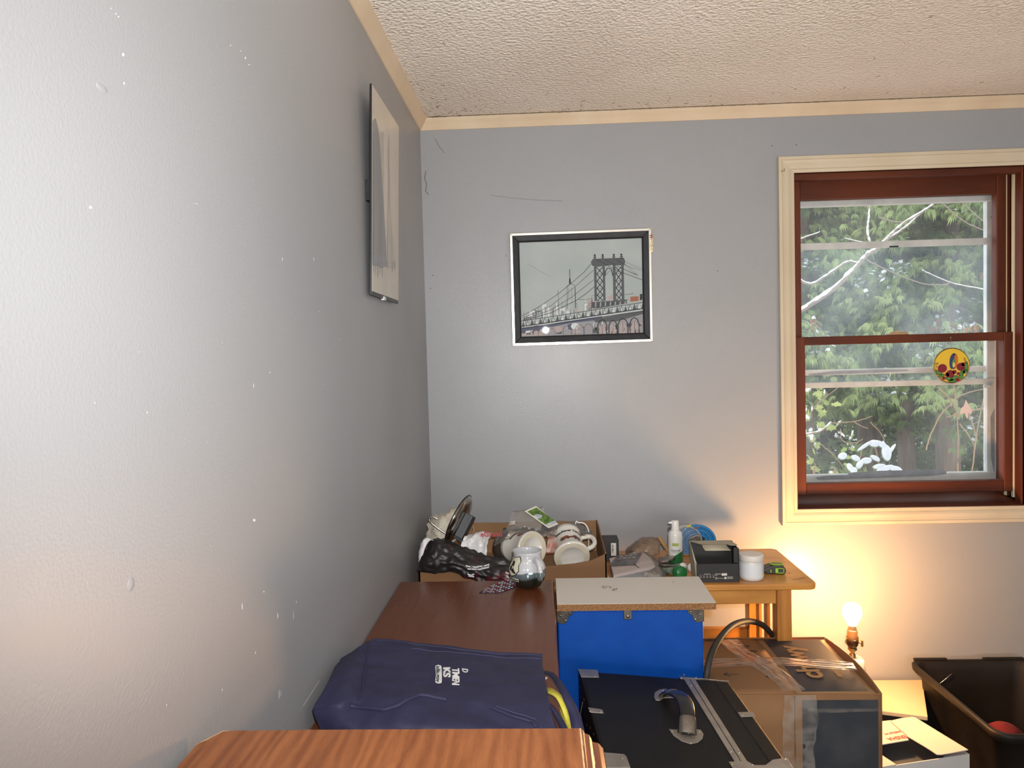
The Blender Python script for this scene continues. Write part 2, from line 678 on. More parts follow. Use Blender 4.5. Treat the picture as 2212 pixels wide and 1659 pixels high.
# stops and liners
YL0, YL1 = 2.765, 2.798       # lower sash
YU0, YU1 = 2.802, 2.835       # upper sash
for x0, x1 in ((WX0, WX0 + .008), (WX1 - .008, WX1)):
    G().box(x0, x1, YW + .004, YL0 - .004, WZ0, WZ1).build('stop', M['sash'], win, bev=.002)
G().box(WX0 + .008, WX1 - .008, YW + .006, YL0 - .004, WZ1 - .022, WZ1).build('stop', M['sashh'], win, bev=.002)
for x0, x1, y0, y1 in ((WX1 - .012, WX1 - .003, YL0 - .003, YL0 + .010), (WX1 - .014, WX1 - .003, YL1 + .001, YU0 + .012), (WX0 + .001, WX0 + .008, YL0 - .003, YL0 + .006)):
    G().box(x0, x1, y0, y1, WZ0 + .02, WZ1 - .004).build('jamb_liner', M['liner'], win, bev=.001)
for x0, x1 in ((WX0 + .001, WX0 + .012), (WX1 - .012, WX1 - .001)):
    G().box(x0, x1, YL1, JY1 - .045, WZ0 + .02, WZ1 - .001).build('jamb_stop', M['sash'], win)


def sub(g, name, m, par, **kw):
    """a sub-part of part par; geometry in world space"""
    o = g.build(name, m, par.parent, **kw)
    o.parent = par
    return o


def mk_sash(name, x, y0, y1, z, lab):
    a, b, c, d = x
    z0, z1, z2, z3 = z
    o = G().box(a, b, y0, y1, z0, z3).build(name, M['sash'], win, bev=.003)
    sub(G().box(c, d, y0, y1, z0, z3), 'stile', M['sash'], o, bev=.003)
    sub(G().box(b, c, y0 + .001, y1, z2, z3), 'rail', M['sashh'], o, bev=.003)
    sub(G().box(b, c, y0 + .001, y1, z0, z1), 'rail', M['sashh'], o, bev=.003)
    sub(G().box(b, c, (y0 + y1) / 2 - .0015, (y0 + y1) / 2 + .0015, z1, z2), 'pane', M['glass'], o)
    return o


lx = [PY(1719, 900, YL0).x, PY(1741, 900, YL0).x, PY(2169, 900, YL0).x, PY(2200, 900, YL0).x]
lz = [PY(1741, 1062, YL0).z - .012, PY(1741, 1045, YL0).z, PY(1741, 746, YL0).z, PY(1741, 728, YL0).z]
lower = mk_sash('lower_sash', lx, YL0, YL1, lz, '')
ux = [PY(1717, 600, YU0).x, PY(1731, 600, YU0).x, PY(2153, 600, YU0).x, PY(2186, 600, YU0).x]
uz = [lz[2], lz[3] - .004, PY(1731, 432, YU0).z, WZ1 - .004]
upper = mk_sash('upper_sash', ux, YU0, YU1, uz, '')
# sash lock on the meeting rail
a = PY(1943, 719, YL0)
g = G()
g.box(a.x - .034, a.x + .034, YL0 + .004, YL0 + .024, lz[3], lz[3] + .006)
g.box(a.x - .026, a.x + .030, YL0 + .006, YL0 + .018, lz[3] + .006, lz[3] + .011)
g.tube([(a.x - .004, YL0 + .012, lz[3] + .006), (a.x - .004, YL0 + .012, lz[3] + .014)], .007, 10)
g.build('sash_lock', mat('sash_lock_tan', (.45, .30, .16), .4), win, bev=.001)
# small hook screwed in the casing corner
g = G()
h0 = PY(1690, 370, YW - .019)
g.tube([(h0.x - .004, YW - .017, h0.z), (h0.x - .004, YW - .024, h0.z), (h0.x + .005, YW - .026, h0.z - .001), (h0.x + .005, YW - .026, h0.z + .008)], .0012, 6)
g.build('hook', M['bronze'], win)

# storm window (white metal, triple track) outside
YS = 2.878
sx0 = WX0 + .004
sxr0, sxr1 = PY(2134, 700, YS).x, PY(2156, 700, YS).x
sxr2 = WX1 - .006
zt = PY(1731, 447, YS).z
zb = PY(1741, 1027, YS).z
zr1 = PY(1731, 540, YS).z, PY(1731, 526, YS).z
zr2 = PY(1741, 812, YS).z, PY(1741, 800, YS).z
zr3 = PY(1741, 839, YS).z, PY(1741, 827, YS).z
stm = G().box(sx0, sx0 + .03, YS, YS + .03, WZ0 + .01, WZ1 - .01).build('storm_frame', M['alum'], win, bev=.002)
sub(G().box(sxr1, sxr2, YS - .004, YS + .03, WZ0 + .01, WZ1 - .01), 'track', M['alum'], stm, bev=.002)
sub(G().box(sxr0, sxr1, YS + .006, YS + .03, WZ0 + .01, WZ1 - .01), 'track', M['alum'], stm, bev=.002)
sub(G().box(sx0 + .03, sxr1, YS + .002, YS + .03, zt, WZ1 - .01), 'storm_rail', M['alum'], stm, bev=.002)
sub(G().box(sx0 + .03, sxr1, YS, YS + .03, WZ0 + .03, zb), 'storm_rail', M['alum'], stm, bev=.002)
sub(G().box(sx0 + .03, sxr1 + .006, YS + .002, YS + .014, *zr1), 'storm_rail', M['alum'], stm, bev=.0015)
sub(G().box(sx0 + .03, sxr1, YS + .016, YS + .030, *zr2), 'storm_rail', M['alum'], stm, bev=.0015)
sub(G().box(sx0 + .03, sxr1, YS + .002, YS + .014, *zr3), 'storm_rail', M['alum'], stm, bev=.0015)
sub(G().box(sx0 + .03, sxr0, YS + .020, YS + .022, zr1[0], zt), 'storm_pane', M['storm2'], stm)
sub(G().box(sx0 + .03, sxr0, YS + .008, YS + .010, zr3[0], zr1[0]), 'storm_pane', M['storm'], stm)
sub(G().box(sx0 + .03, sxr0, YS + .020, YS + .022, zb, zr2[1]), 'storm_pane', M['storm2'], stm)
g = G()
a = PY(1931, 533, YS)
g.box(a.x - .016, a.x + .016, YS - .002, YS + .003, a.z - .002, a.z + .003)
b_ = PY(2148, 469, YS)
g.box(b_.x - .010, b_.x + .010, YS - .004, YS + .004, b_.z - .002, b_.z + .003)
sub(g, 'latch', M['dark'], stm)
a = PY(2132, 834, YS)
sub(G().box(a.x - .014, a.x + .012, YS - .006, YS + .003, a.z - .007, a.z + .006), 'latch', M['alum'], stm, bev=.003)


def blob(pxs, Y):
    pts = [PY(x, y, Y) for x, y in pxs]
    return G().prism(pts, (0, .0012, 0))


sub(blob([(1762, 1031), (1785, 1027), (1830, 1026), (1834, 1021), (1900, 1017), (2036, 1014), (2045, 1018), (2044, 1024), (2010, 1028), (1900, 1032), (1790, 1036), (1766, 1036)], YS - .0016), 'paint_smear', M['smear'], stm)
sub(blob([(1745, 809), (1800, 802), (1900, 798), (1960, 799), (1963, 801), (1900, 805), (1800, 809), (1750, 812)], YS + .0145), 'paint_smear', M['smear'], stm)
sub(blob([(2140, 900), (2150, 880), (2152, 960), (2153, 1026), (2148, 1022), (2141, 990)], YS + .0045), 'paint_smear', M['smear'], stm)


# ------------------------------------------------------------------ outside: cedars, snow, bush
ZG = -.45
M['snow'] = mat('snow', (.86, .88, .92), .8, bump=.4, bs=20, bd=.02)
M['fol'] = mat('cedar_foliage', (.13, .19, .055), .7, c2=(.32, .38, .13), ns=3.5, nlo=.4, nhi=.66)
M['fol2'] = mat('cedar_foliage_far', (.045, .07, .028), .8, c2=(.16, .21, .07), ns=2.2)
M['dead'] = mat('dead_orange_foliage', (.42, .15, .05), .8)
M['bark'] = mat('grey_brown_bark', (.17, .115, .085), .9, c2=(.26, .185, .14), ns=8, stretch=(3, 3, .5), bump=.8, bs=25, bst=(3, 3, .5), bd=.02)
M['twig'] = mat('tan_twig', (.36, .22, .12), .8)
M['birch'] = mat('pale_branch', (.26, .19, .15), .8)
M['leaf'] = mat('yellow_green_leaf', (.22, .30, .06), .6, c2=(.42, .42, .12), ns=9)
M['leafp'] = mat('dry_pink_leaf', (.60, .30, .20), .7)

struct('ground', G().box(-14, 26, YW + .125, 30, ZG - .1, ZG), M['snow'])


def sprays(name, pos, dirs, size, m, parent, droop=.5, nl=7, seed=0, wk=.10):
    """many small cedar fans: nl narrow leaflets fanned around each direction (one mesh)"""
    rng = np.random.default_rng(seed)
    n = len(pos)
    d = dirs / np.linalg.norm(dirs, axis=1, keepdims=True)
    up = rng.normal(size=(n, 3)) * .5 + np.array([0, 0, 1.])
    sd = np.cross(d, up)
    sd /= np.linalg.norm(sd, axis=1, keepdims=True) + 1e-9
    V = []
    for k in range(nl):
        a = (k / (nl - 1) - .5) * 1.9
        dl = d * math.cos(a) + sd * math.sin(a)
        L = size * (1 - .45 * abs(a) / .95) * rng.uniform(.7, 1.2, n)
        w = L * wk
        ww = np.cross(dl, np.cross(sd, d) + rng.normal(size=(n, 3)) * .25)
        ww /= np.linalg.norm(ww, axis=1, keepdims=True) + 1e-9
        base = pos
        mid = pos + dl * (L * .55)[:, None]
        tip = pos + dl * L[:, None] + np.array([0, 0, -1.]) * (L * droop * .35)[:, None]
        V.append(np.stack([base, mid + ww * w[:, None], tip, mid - ww * w[:, None]], axis=1))
    V = np.concatenate(V, axis=0).reshape(-1, 3)
    if parent is not None:
        V = V - np.array(parent.location)
    nf = len(V) // 4
    me = bpy.data.meshes.new(name)
    me.vertices.add(len(V))
    me.vertices.foreach_set('co', V.astype(np.float32).ravel())
    me.loops.add(nf * 4)
    me.loops.foreach_set('vertex_index', np.arange(nf * 4, dtype=np.int32))
    me.polygons.add(nf)
    me.polygons.foreach_set('loop_start', np.arange(0, nf * 4, 4, dtype=np.int32))
    me.polygons.foreach_set('loop_total', np.full(nf, 4, dtype=np.int32))
    me.materials.append(m)
    me.update()
    me.validate()
    o = bpy.data.objects.new(name, me)
    col.objects.link(o)
    o.parent = parent
    o['kind'] = 'stuff'
    return o


def cedar(px, Y, rad, z0, z1, R0, nb, ns, label, seed, m=None, mdead=True, size=.080, lean=0.0, snow=.13, group='cedars beyond the window'):
    rng = np.random.default_rng(seed)
    b = PY(px, 900, Y)
    x = b.x
    t = thing('cedar_tree', label, 'tree', (x, Y, ZG), group=group)
    g = G()
    pts = [(x + lean * (z - ZG) + .03 * math.sin(z * 1.3 + seed), Y, z) for z in np.linspace(ZG - .05, z1 - .3, 14)]
    g.tube(pts, [rad * (1.15 - .6 * i / 13) for i in range(14)], 12)
    g.build('trunk', M['bark'], t)
    P = []
    D = []
    gb = G()
    for k in range(nb):
        z = rng.uniform(z0, z1)
        a = rng.uniform(0, 2 * math.pi)
        fr = (z - z0) / (z1 - z0)
        L = R0 * (1.05 - .6 * fr) * rng.uniform(.55, 1.15)
        h = np.array([math.cos(a), math.sin(a), 0])
        p0 = np.array([x + lean * (z - ZG), Y, z])
        e = p0 + h * L + np.array([0, 0, -.32 * L + .1])
        if k % 2 == 0:
            gb.tube([p0, p0 + h * L * .5 + np.array([0, 0, .0]), e], [.012, .008, .003], 4)
        tt = rng.uniform(.18, 1, ns) ** .8
        q = p0 + h * (tt * L)[:, None] + np.array([0, 0, 1.])[None] * (-.32 * L * tt ** 2 + .1 * tt)[:, None]
        q += rng.normal(size=(ns, 3)) * np.array([.12, .12, .06]) * (L * .55)
        P.append(q)
        s_ = np.cross(h, [0, 0, 1.])
        dd = h[None] * rng.uniform(.2, 1, ns)[:, None] + s_[None] * rng.normal(size=ns)[:, None] * .6 + np.array([0, 0, -1.]) * rng.uniform(.1, .9, ns)[:, None]
        D.append(dd)
    tag(gb.build('branch', M['bark'], t), kind='stuff')
    P = np.concatenate(P)
    D = np.concatenate(D)
    sprays('foliage', P, D, size, m or M['fol'], t, seed=seed, droop=1.1, nl=8)
    # snow lies in patches on the upper sides
    key = np.sin(P[:, 0] * 5.1 + seed) * np.sin(P[:, 1] * 4.3) * np.sin(P[:, 2] * 6.7 + seed)
    sel = key > np.quantile(key, 1 - snow)
    if sel.sum():
        Q = P[sel] + np.array([0, 0, .012])
        E_ = D[sel].copy()
        E_[:, 2] *= .25
        sprays('snow', Q, E_, size * .55, M['snow'], t, droop=.3, nl=6, seed=seed + 50, wk=.22)
    if mdead:
        key = np.sin(P[:, 0] * 3.1 + 1 + seed) * np.sin(P[:, 2] * 4.7 + seed * 2)
        sel = key > np.quantile(key, .985)
        sprays('dead_foliage', P[sel], D[sel] * np.array([.4, .4, 1]) - np.array([0, 0, .6]), size * .9, M['dead'], t, seed=seed + 90)
    return t


cedar(1955, 7.0, .075, 1.25, 4.4, 1.25, 170, 95, 'green cedar on the slim trunk in the middle of the window', 2, snow=.15)
cedar(2052, 6.6, .095, 1.35, 4.4, 1.35, 170, 95, 'green cedar on the thick trunk behind the hanging sun catcher', 3, snow=.16)
cedar(1872, 7.6, .07, 1.2, 4.6, 1.3, 150, 90, 'green cedar on the twin trunk towards the left half of the window', 4, lean=.01, snow=.09)
cedar(1893, 7.9, .06, 1.7, 4.6, 1.1, 80, 80, 'cedar whose trunk shows just right of and behind the left twin trunk', 5, snow=.1)
cedar(1740, 7.2, .08, 1.0, 4.6, 1.4, 160, 90, 'green cedar whose boughs fill the left edge of the window', 6, snow=.08)
cedar(2190, 7.3, .08, .9, 4.6, 1.4, 160, 90, 'green cedar whose boughs fill the right edge of the window', 8, snow=.2)
FARL = ['dark far cedar behind the left edge of the window', 'farthest dark cedar left of the twin trunk', 'dark far cedar directly behind the twin trunk',
        'farthest dark cedar behind the slim middle trunk', 'dark far cedar in the gap between the slim and the thick trunk', 'dark far cedar just right of the thick trunk',
        'dark far cedar behind the dry pink leaf', 'dark far cedar beyond the right edge of the window', 'dark far cedar well left of the window view', 'dark far cedar well right of the window view']
for px, Y, s_ in ((1700, 10.5, 11), (1790, 11.5, 12), (1870, 10.4, 13), (1945, 12.0, 14), (2010, 10.6, 15), (2085, 11.6, 16), (2160, 10.2, 17), (2250, 11.5, 18), (1600, 11.8, 19), (2360, 11, 20)):
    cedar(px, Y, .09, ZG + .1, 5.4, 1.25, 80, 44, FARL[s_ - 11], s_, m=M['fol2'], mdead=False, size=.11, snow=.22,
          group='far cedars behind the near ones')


def z7(a):
    return [(1720 + x / 4.809, 420 + y / 4.809) for x, y in a]


def z8(a):
    return [(1720 + x / 4.809, 740 + y / 4.809) for x, y in a]


def snowy(g, gs, pts, Y, r0, r1, snow=True, yoff=0.0):
    P_ = dense([PY(x, y, Y + yoff + .02 * i) for i, (x, y) in enumerate(pts)], 5)
    n = len(P_)
    P_ = [p + Vector((nz(i * .7, r0 * 100) * .004, 0, nz(i * .7, 5 + r0 * 90) * .004)) for i, p in enumerate(P_)]
    rr = [r0 + (r1 - r0) * i / (n - 1) for i in range(n)]
    g.tube(P_, rr, 7)
    if snow:
        q = [p + Vector((0, -.001, rr[i] * .62)) for i, p in enumerate(P_)]
        qr = [rr[i] * (.78 + .55 * nz(i * 1.3, r1 * 300)) for i in range(n)]
        gs.tube(q, qr, 7)


t = thing('bare_branch', 'bare snow-lined branch slanting up across the upper window', 'branch', PY(1700, 690, 4.5))
g, gs = G(), G()
Yb = 4.5
snowy(g, gs, [(1690, 690)] + z7([(60, 1200), (250, 1080), (450, 930), (530, 840), (610, 760), (700, 660), (760, 600)]), Yb, .0155, .012)
snowy(g, gs, z7([(740, 620), (850, 560), (900, 500), (960, 445)]), Yb + .15, .012, .010)
snowy(g, gs, z7([(950, 450), (1040, 360), (1130, 285), (1280, 195), (1380, 130), (1480, 60)]), Yb + .2, .008, .005)
snowy(g, gs, z7([(960, 460), (1120, 350), (1240, 240), (1340, 160), (1420, 100)]), Yb + .22, .007, .004)
snowy(g, gs, [(1715, 595)] + z7([(60, 900), (160, 930), (300, 850), (430, 760), (545, 700), (640, 715), (700, 680)]), Yb, .007, .007)
snowy(g, gs, z7([(765, 560), (760, 480), (745, 440), (740, 340), (750, 250), (760, 150), (755, 60)]), Yb + .1, .008, .006)
snowy(g, gs, z7([(730, 680), (870, 750), (1060, 835), (1200, 890), (1340, 930), (1500, 940), (1600, 920)]), Yb, .004, .0025, False)
snowy(g, gs, z7([(1310, 790), (1440, 850), (1600, 915), (1740, 950), (2020, 998)]), Yb + .1, .003, .004)
snowy(g, gs, z7([(1480, 60), (1640, 200), (1760, 290), (1880, 345), (2060, 420)]), Yb + .3, .004, .003, False)
snowy(g, gs, z7([(1690, 50), (1840, 190), (2060, 370)]), Yb + .3, .004, .003, False)
snowy(g, gs, z7([(860, 240), (1000, 280), (1110, 285)]), Yb + .2, .0035, .004, False)
snowy(g, gs, z7([(510, 460), (600, 480), (690, 500)]), Yb + .1, .003, .004)
snowy(g, gs, z7([(30, 470), (130, 430), (240, 390)]), Yb + .1, .004, .003)
g.build('wood', M['birch'], t)
gs.build('snow', M['snow'], t)

t = thing('bare_bush', 'leafless tan-twigged bush outside the lower right of the window', 'bush', PY(2105, 1060, 4.6))
g = G()
for c in ([(1350, 1120), (1390, 980), (1480, 780), (1600, 650), (1700, 550), (1960, 480)], [(1470, 460), (1600, 590), (1660, 700), (1680, 900), (1680, 1200)],
          [(1810, 1500), (1860, 1060), (1880, 900), (1960, 540), (1985, 380)], [(1780, 700), (1850, 900), (1870, 1010)], [(1960, 680), (1800, 715), (1690, 740), (1560, 780)],
          [(1700, 850), (1790, 960), (1860, 1100)], [(1640, 460), (1660, 640), (1690, 800)]):
    snowy(g, None, z8(c), 4.5, .004, .0028, False)
for a in ((2100, 1060), (2069, 1000), (2108, 1070)):
    q_ = PY(*a, 4.5)
    g.tube([q_, (q_.x, q_.y, ZG)], .005, 6)
g.build('twigs', M['twig'], t)
g = G()
c = PY(2087, 884, 4.45)
prt = [(0, .055), (.018, .02), (.035, -.005), (.028, -.03), (.012, -.022), (.012, -.055), (.002, -.05), (-.008, -.022), (-.038, -.03), (-.026, .005), (-.012, .02)]
g.prism([c + Vector((x, nz(x * 50, z * 50) * .01, z)) for x, z in prt], (0, .001, 0))
g.build('dry_leaf', M['leafp'], t)

# low undergrowth covering the ground beyond the window
rng = np.random.default_rng(77)
nU = 26000
U = np.stack([rng.uniform(-2, 9.5, nU), rng.uniform(5.4, 10.5, nU), np.zeros(nU)], axis=1)
hU = .55 + .35 * np.sin(U[:, 0] * 2.1) * np.sin(U[:, 1] * 1.7) + .2 * np.sin(U[:, 0] * 5.3 + 1)
U[:, 2] = ZG + rng.random(nU) ** .7 * hU * 1.25
dU = rng.normal(size=(nU, 3)) + np.array([0, 0, .5])
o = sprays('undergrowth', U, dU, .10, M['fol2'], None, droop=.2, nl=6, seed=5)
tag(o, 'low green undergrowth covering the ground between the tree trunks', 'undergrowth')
sel = (np.sin(U[:, 0] * 6.1) * np.sin(U[:, 1] * 5.3) > .55) & (U[:, 2] > ZG + .5 * hU)
o = sprays('undergrowth_snow', U[sel] + np.array([0, 0, .02]), dU[sel] * np.array([1, 1, .2]), .05, M['snow'], None, droop=.2, nl=5, seed=6)
tag(o, 'specks of snow caught on the low undergrowth', 'snow')

t = thing('maple_shrub', 'yellow-green leafy shrub dusted with snow at the lower left of the window', 'shrub', PY(1790, 1060, 4.3))
g = G()
gs = G()
for c in ([(60, 960), (200, 935), (290, 890), (360, 830)],):
    snowy(g, gs, z8(c), 4.2, .006, .005)
for c in ([(360, 840), (560, 825), (680, 800), (790, 765)], [(80, 860), (200, 660), (310, 560), (440, 470)], [(460, 900), (470, 1000), (540, 1045), (620, 1040), (690, 1000)],
          [(770, 830), (870, 930), (915, 1020)], [(600, 825), (680, 870), (745, 890)], [(260, 1060), (400, 1180), (520, 1340)], [(190, 1260), (240, 1360), (300, 1500)],
          [(700, 1060), (640, 1280), (560, 1500)]):
    snowy(g, gs, z8(c), 4.2, .003, .002, False)
for a in ((1755, 1080), (1800, 1090), (1840, 1085)):
    q_ = PY(*a, 4.2)
    g.tube([PY(a[0] + 4, 1010, 4.2), q_, (q_.x, q_.y, ZG)], .006, 6)
g.build('twigs', M['twig'], t)
gs.build('snow_on_twig', M['snow'], t)
ml = [(0, 1), (.18, .62), (.42, .72), (.40, .45), (.95, .42), (.66, .12), (.8, -.18), (.35, -.22), (.12, -.3), (0, -.55), (-.12, -.3), (-.35, -.22), (-.8, -.18), (-.66, .12), (-.95, .42), (-.40, .45), (-.42, .72), (-.18, .62)]
rnd = random.Random(11)
g = G()
gs = G()
spots = []
for k in range(54):
    px = 1735 + abs(rnd.gauss(0, 1)) * 75
    py = rnd.uniform(830, 1060)
    if px > 1745 + (py - 800) * .85:
        px = 1740 + rnd.random() * 70
    spots.append((px, py, rnd.uniform(.022, .040), rnd.uniform(4.15, 4.7)))
for (px, py, s_, Y) in spots:
    c = PY(px, py, Y)
    mx = place(c, R(rnd.uniform(20, 100)), R(rnd.uniform(-40, 40)), R(rnd.uniform(-90, 90)))
    vs = [mx @ Vector((x * s_, y * s_, .1 * s_ * nz(x * 3, y * 3, px))) for x, y in ml]
    g.add(vs + [mx @ Vector((0, 0, .12 * s_))], [(i, (i + 1) % 18, 18) for i in range(18)])
    if rnd.random() < .32:
        q = .8
        vs2 = [mx @ Vector((x * s_ * q, y * s_ * q, 0)) + Vector((0, -.004, .010)) for x, y in ml]
        gs.add(vs2 + [mx @ Vector((0, 0, .0)) + Vector((0, -.006, .022))], [(i, (i + 1) % 18, 18) for i in range(18)], smooth=True)
tag(g.build('leaves', M['leaf'], t), kind='stuff')
tag(gs.build('leaf_snow', M['snow'], t), kind='stuff')

M['paleleaf'] = mat('pale_green_leaf', (.42, .50, .32), .6)
t = thing('snow_capped_seedling', 'broad-leaved seedling bowed under thick snow low in the window', 'plant', PY(1900, 1060, 4.0))
g = G()
gs = G()
for (px, py, rx, rz_, tilt) in ((1868, 963, 22, 9, -.5), (1888, 958, 15, 9, .1), (1905, 962, 22, 11, .5), (1915, 978, 13, 22, .1), (1925, 972, 10, 18, -.5), (1848, 990, 13, 8, .3),
                                (1871, 995, 15, 8, .0), (1890, 990, 14, 7, .4), (1836, 1010, 9, 12, .3), (1857, 1003, 10, 12, -.2), (1844, 1018, 9, 11, 0), (1912, 1012, 24, 8, -.2),
                                (1935, 1014, 18, 9, .25), (1900, 1008, 18, 7, 0), (1820, 985, 12, 9, 0)):
    c = PY(px, py, 4.0)
    k_ = 4.0 / 1620
    ring = []
    for i in range(5):
        ph = i / 4 * math.pi / 2
        ring.append([(c.x + .76 * (rx * k_ * math.cos(a) * math.cos(tilt) - rz_ * k_ * math.sin(a) * math.sin(tilt)) * math.cos(ph), c.y - .02 * math.sin(ph),
                      c.z + .76 * (rx * k_ * math.cos(a) * math.sin(tilt) * -1 + rz_ * k_ * math.sin(a) * math.cos(tilt)) * math.cos(ph) + .012 * math.sin(ph)) for a in [2 * math.pi * j / 14 for j in range(15)]])
    gs.grid(ring)
    g.prism([(p[0] * 1.0 + (p[0] - c.x) * .08, p[1] + .004, c.z + (p[2] - c.z) * 1.06 - .004) for p in ring[0][:-1]], (0, .001, 0))
g.build('leaves', M['paleleaf'], t)
gs.build('snow_cap', M['snow'], t)
g = G()
for c in ([(1905, 1120), (1900, 1060), (1898, 1000), (1890, 965)], [(1845, 1120), (1850, 1060), (1852, 1015)], [(1905, 1120), (1920, 1060), (1925, 1020)]):
    g.tube(dense([PY(x, y, 4.02) for x, y in c], 4), .004, 6)
a = PY(1905, 1120, 4.02)
g.tube([a, (a.x, a.y, ZG)], .005, 6)
a = PY(1845, 1120, 4.02)
g.tube([a, (a.x, a.y, ZG)], .005, 6)
g.build('stem', M['twig'], t)

# ------------------------------------------------------------------ bridge picture on the back wall
M['silver'] = mat('silver_moulding', (.78, .75, .68), .25, .85, bump=.05)
M['frameblack'] = mat('charcoal_frame', (.014, .015, .018), .5, c2=(.024, .025, .03), ns=30, stretch=(1, 1, 1), spec=.3)
M['paper'] = mat('grey_green_print', (.36, .41, .40), .6, c2=(.42, .46, .45), ns=6)
M['ink'] = mat('print_ink', (.014, .014, .017), .6)
M['ink2'] = mat('print_grey_wash', (.075, .08, .09), .6)
M['inkw'] = mat('print_white', (.62, .66, .66), .6)
M['inkb'] = mat('print_slate_blue', (.07, .085, .14), .6)
M['inko'] = mat('print_rust', (.34, .11, .05), .6)
M['inkp'] = mat('print_pink_grey', (.42, .34, .33), .6)
M['picglass'] = clearmat('picture_glass', gloss=.10, rough=.018)

PW, PH = 0.502, 0.402
tlt = R(1.0)
bx = axes((-.1055, YW - .001, 1.608), (1, 0, .006), (0, -math.sin(tlt), math.cos(tlt)), (0, -math.cos(tlt), -math.sin(tlt)))
pic = thing('framed_picture', 'black and silver framed bridge print hanging on the back wall', 'picture', (-.1055, YW, 1.608))


def ringf(x0, y0, x1, y1, w, z0, z1, inner_drop=0.0):
    g = G(bx)
    o = [(x0, y0), (x1, y0), (x1, y1), (x0, y1)]
    i = [(x0 + w, y0 + w), (x1 - w, y0 + w), (x1 - w, y1 - w), (x0 + w, y1 - w)]
    for a in range(4):
        b = (a + 1) % 4
        g.hexa([(*o[a], z0), (*o[b], z0), (*i[b], z0), (*i[a], z0), (*o[a], z1), (*o[b], z1), (*i[b], z1 - inner_drop), (*i[a], z1 - inner_drop)])
    return g


ringf(0, 0, PW, PH, .011, 0, .014).build('silver_edge', M['silver'], pic, bev=.001)
ringf(.009, .009, PW - .009, PH - .009, .020, .002, .020, .004).build('frame', M['frameblack'], pic, bev=.0015)
ringf(.027, .027, PW - .027, PH - .027, .006, .002, .013, .003).build('inner_frame', M['dark'], pic)
ix0, ix1, iy0, iy1 = .032, PW - .032, .032, PH - .032
IW, IH = ix1 - ix0, iy1 - iy0


def art(zx, zy, lift=0.0):
    u = (zx - 235) / 1600
    v = 1 - (zy - 240 + u * 22) / 1230
    return (ix0 + u * IW, iy0 + v * IH, .0065 + lift)


G(bx).box(ix0 - .002, ix1 + .002, iy0 - .002, iy1 + .002, .002, .0065).build('backing_board', M['paper'], pic)
g = G(bx)


def L(pts, w, m=0, lift=.0003):
    g.strip([art(x, y, lift) for x, y in pts], w * IW / 1600, (0, 0, 1), m)


def A(pts, m, lift=.0002):
    g.add([art(x, y, lift) for x, y in pts], [tuple(range(len(pts)))], m)


rnd = random.Random(5)
# sky wash towards pale at horizon; water/pier zone
A([(240, 1400), (800, 1310), (1300, 1230), (1835, 1150), (1835, 1445), (240, 1462)], 7, .0001)
for k in range(40):
    x, y = rnd.uniform(260, 1800), rnd.uniform(1330, 1440)
    r_ = rnd.uniform(12, 46)
    A([(x + r_ * math.cos(a) * 1.3, min(1440, y + r_ * math.sin(a))) for a in [i * math.pi / 4 for i in range(8)]], rnd.choice((2, 4, 1, 3, 7)) if x < 1150 else rnd.choice((0, 1, 4, 3, 1)), .00014 + k * .000001)
A([(240, 1330), (500, 1290), (560, 1460), (240, 1460)], 5, .00012)
A([(1180, 1260), (1500, 1210), (1835, 1160), (1835, 1200), (1500, 1290), (1220, 1300)], 1, .00025)
A([(240, 1350), (560, 1320), (900, 1265), (1300, 1215), (1300, 1265), (900, 1300), (560, 1360), (240, 1400)], 3, .0002)
# pier arches
for x, w, h in ((1300, 120, 190), (1440, 110, 180), (1570, 130, 200), (1720, 120, 210), (840, 110, 120), (1000, 110, 130), (1120, 110, 140), (500, 80, 80), (640, 80, 90)):
    yb = 1455
    L([(x - w / 2, yb), (x - w / 2, yb - h * .6), (x - w * .3, yb - h * .9), (x, yb - h), (x + w * .3, yb - h * .9), (x + w / 2, yb - h * .6), (x + w / 2, yb)], 14 if x > 1200 else 6, 0 if x > 1200 else 1)
    if x > 1200:
        A([(x - w * .32, yb), (x - w * .32, yb - h * .5), (x, yb - h * .85), (x + w * .32, yb - h * .5), (x + w * .32, yb)], rnd.choice((4, 1, 5, 4)), .00028)
        L([(x, yb), (x, yb - h * .8)], 5, 0)
for k in range(30):
    x = rnd.uniform(1180, 1820)
    y = rnd.uniform(1280, 1440)
    L([(x, y), (x + rnd.uniform(-12, 12), y + rnd.uniform(20, 70))], rnd.uniform(4, 12), rnd.choice((0, 1, 1, 5, 2)), .00035)
# deck truss
for a, b, w, m in (((240, 1265), (1830, 1052), 9, 1), ((240, 1278), (1830, 1070), 5, 2), ((240, 1335), (1830, 1130), 14, 0), ((240, 1345), (1830, 1150), 8, 2), ((240, 1362), (1830, 1165), 8, 0)):
    L([a, b], w, m, .00045)
k = 0
x = 250
while x < 1820:
    yt = 1268 - (x - 240) * .134
    yb = 1330 - (x - 240) * .129
    L([(x, yb), (x + 18, yt)], 6, 0, .0005)
    L([(x + 18, yt), (x + 40, yb)], 6, 1 if k % 3 else 2, .0005)
    if k % 2 == 0:
        L([(x + 48, yt), (x + 48, yb)], 5, 0, .0005)
    A([(x, yb), (x + 18, yt), (x + 40, yb)], 2 if k % 2 else 1, .0004)
    x += 56
    k += 1
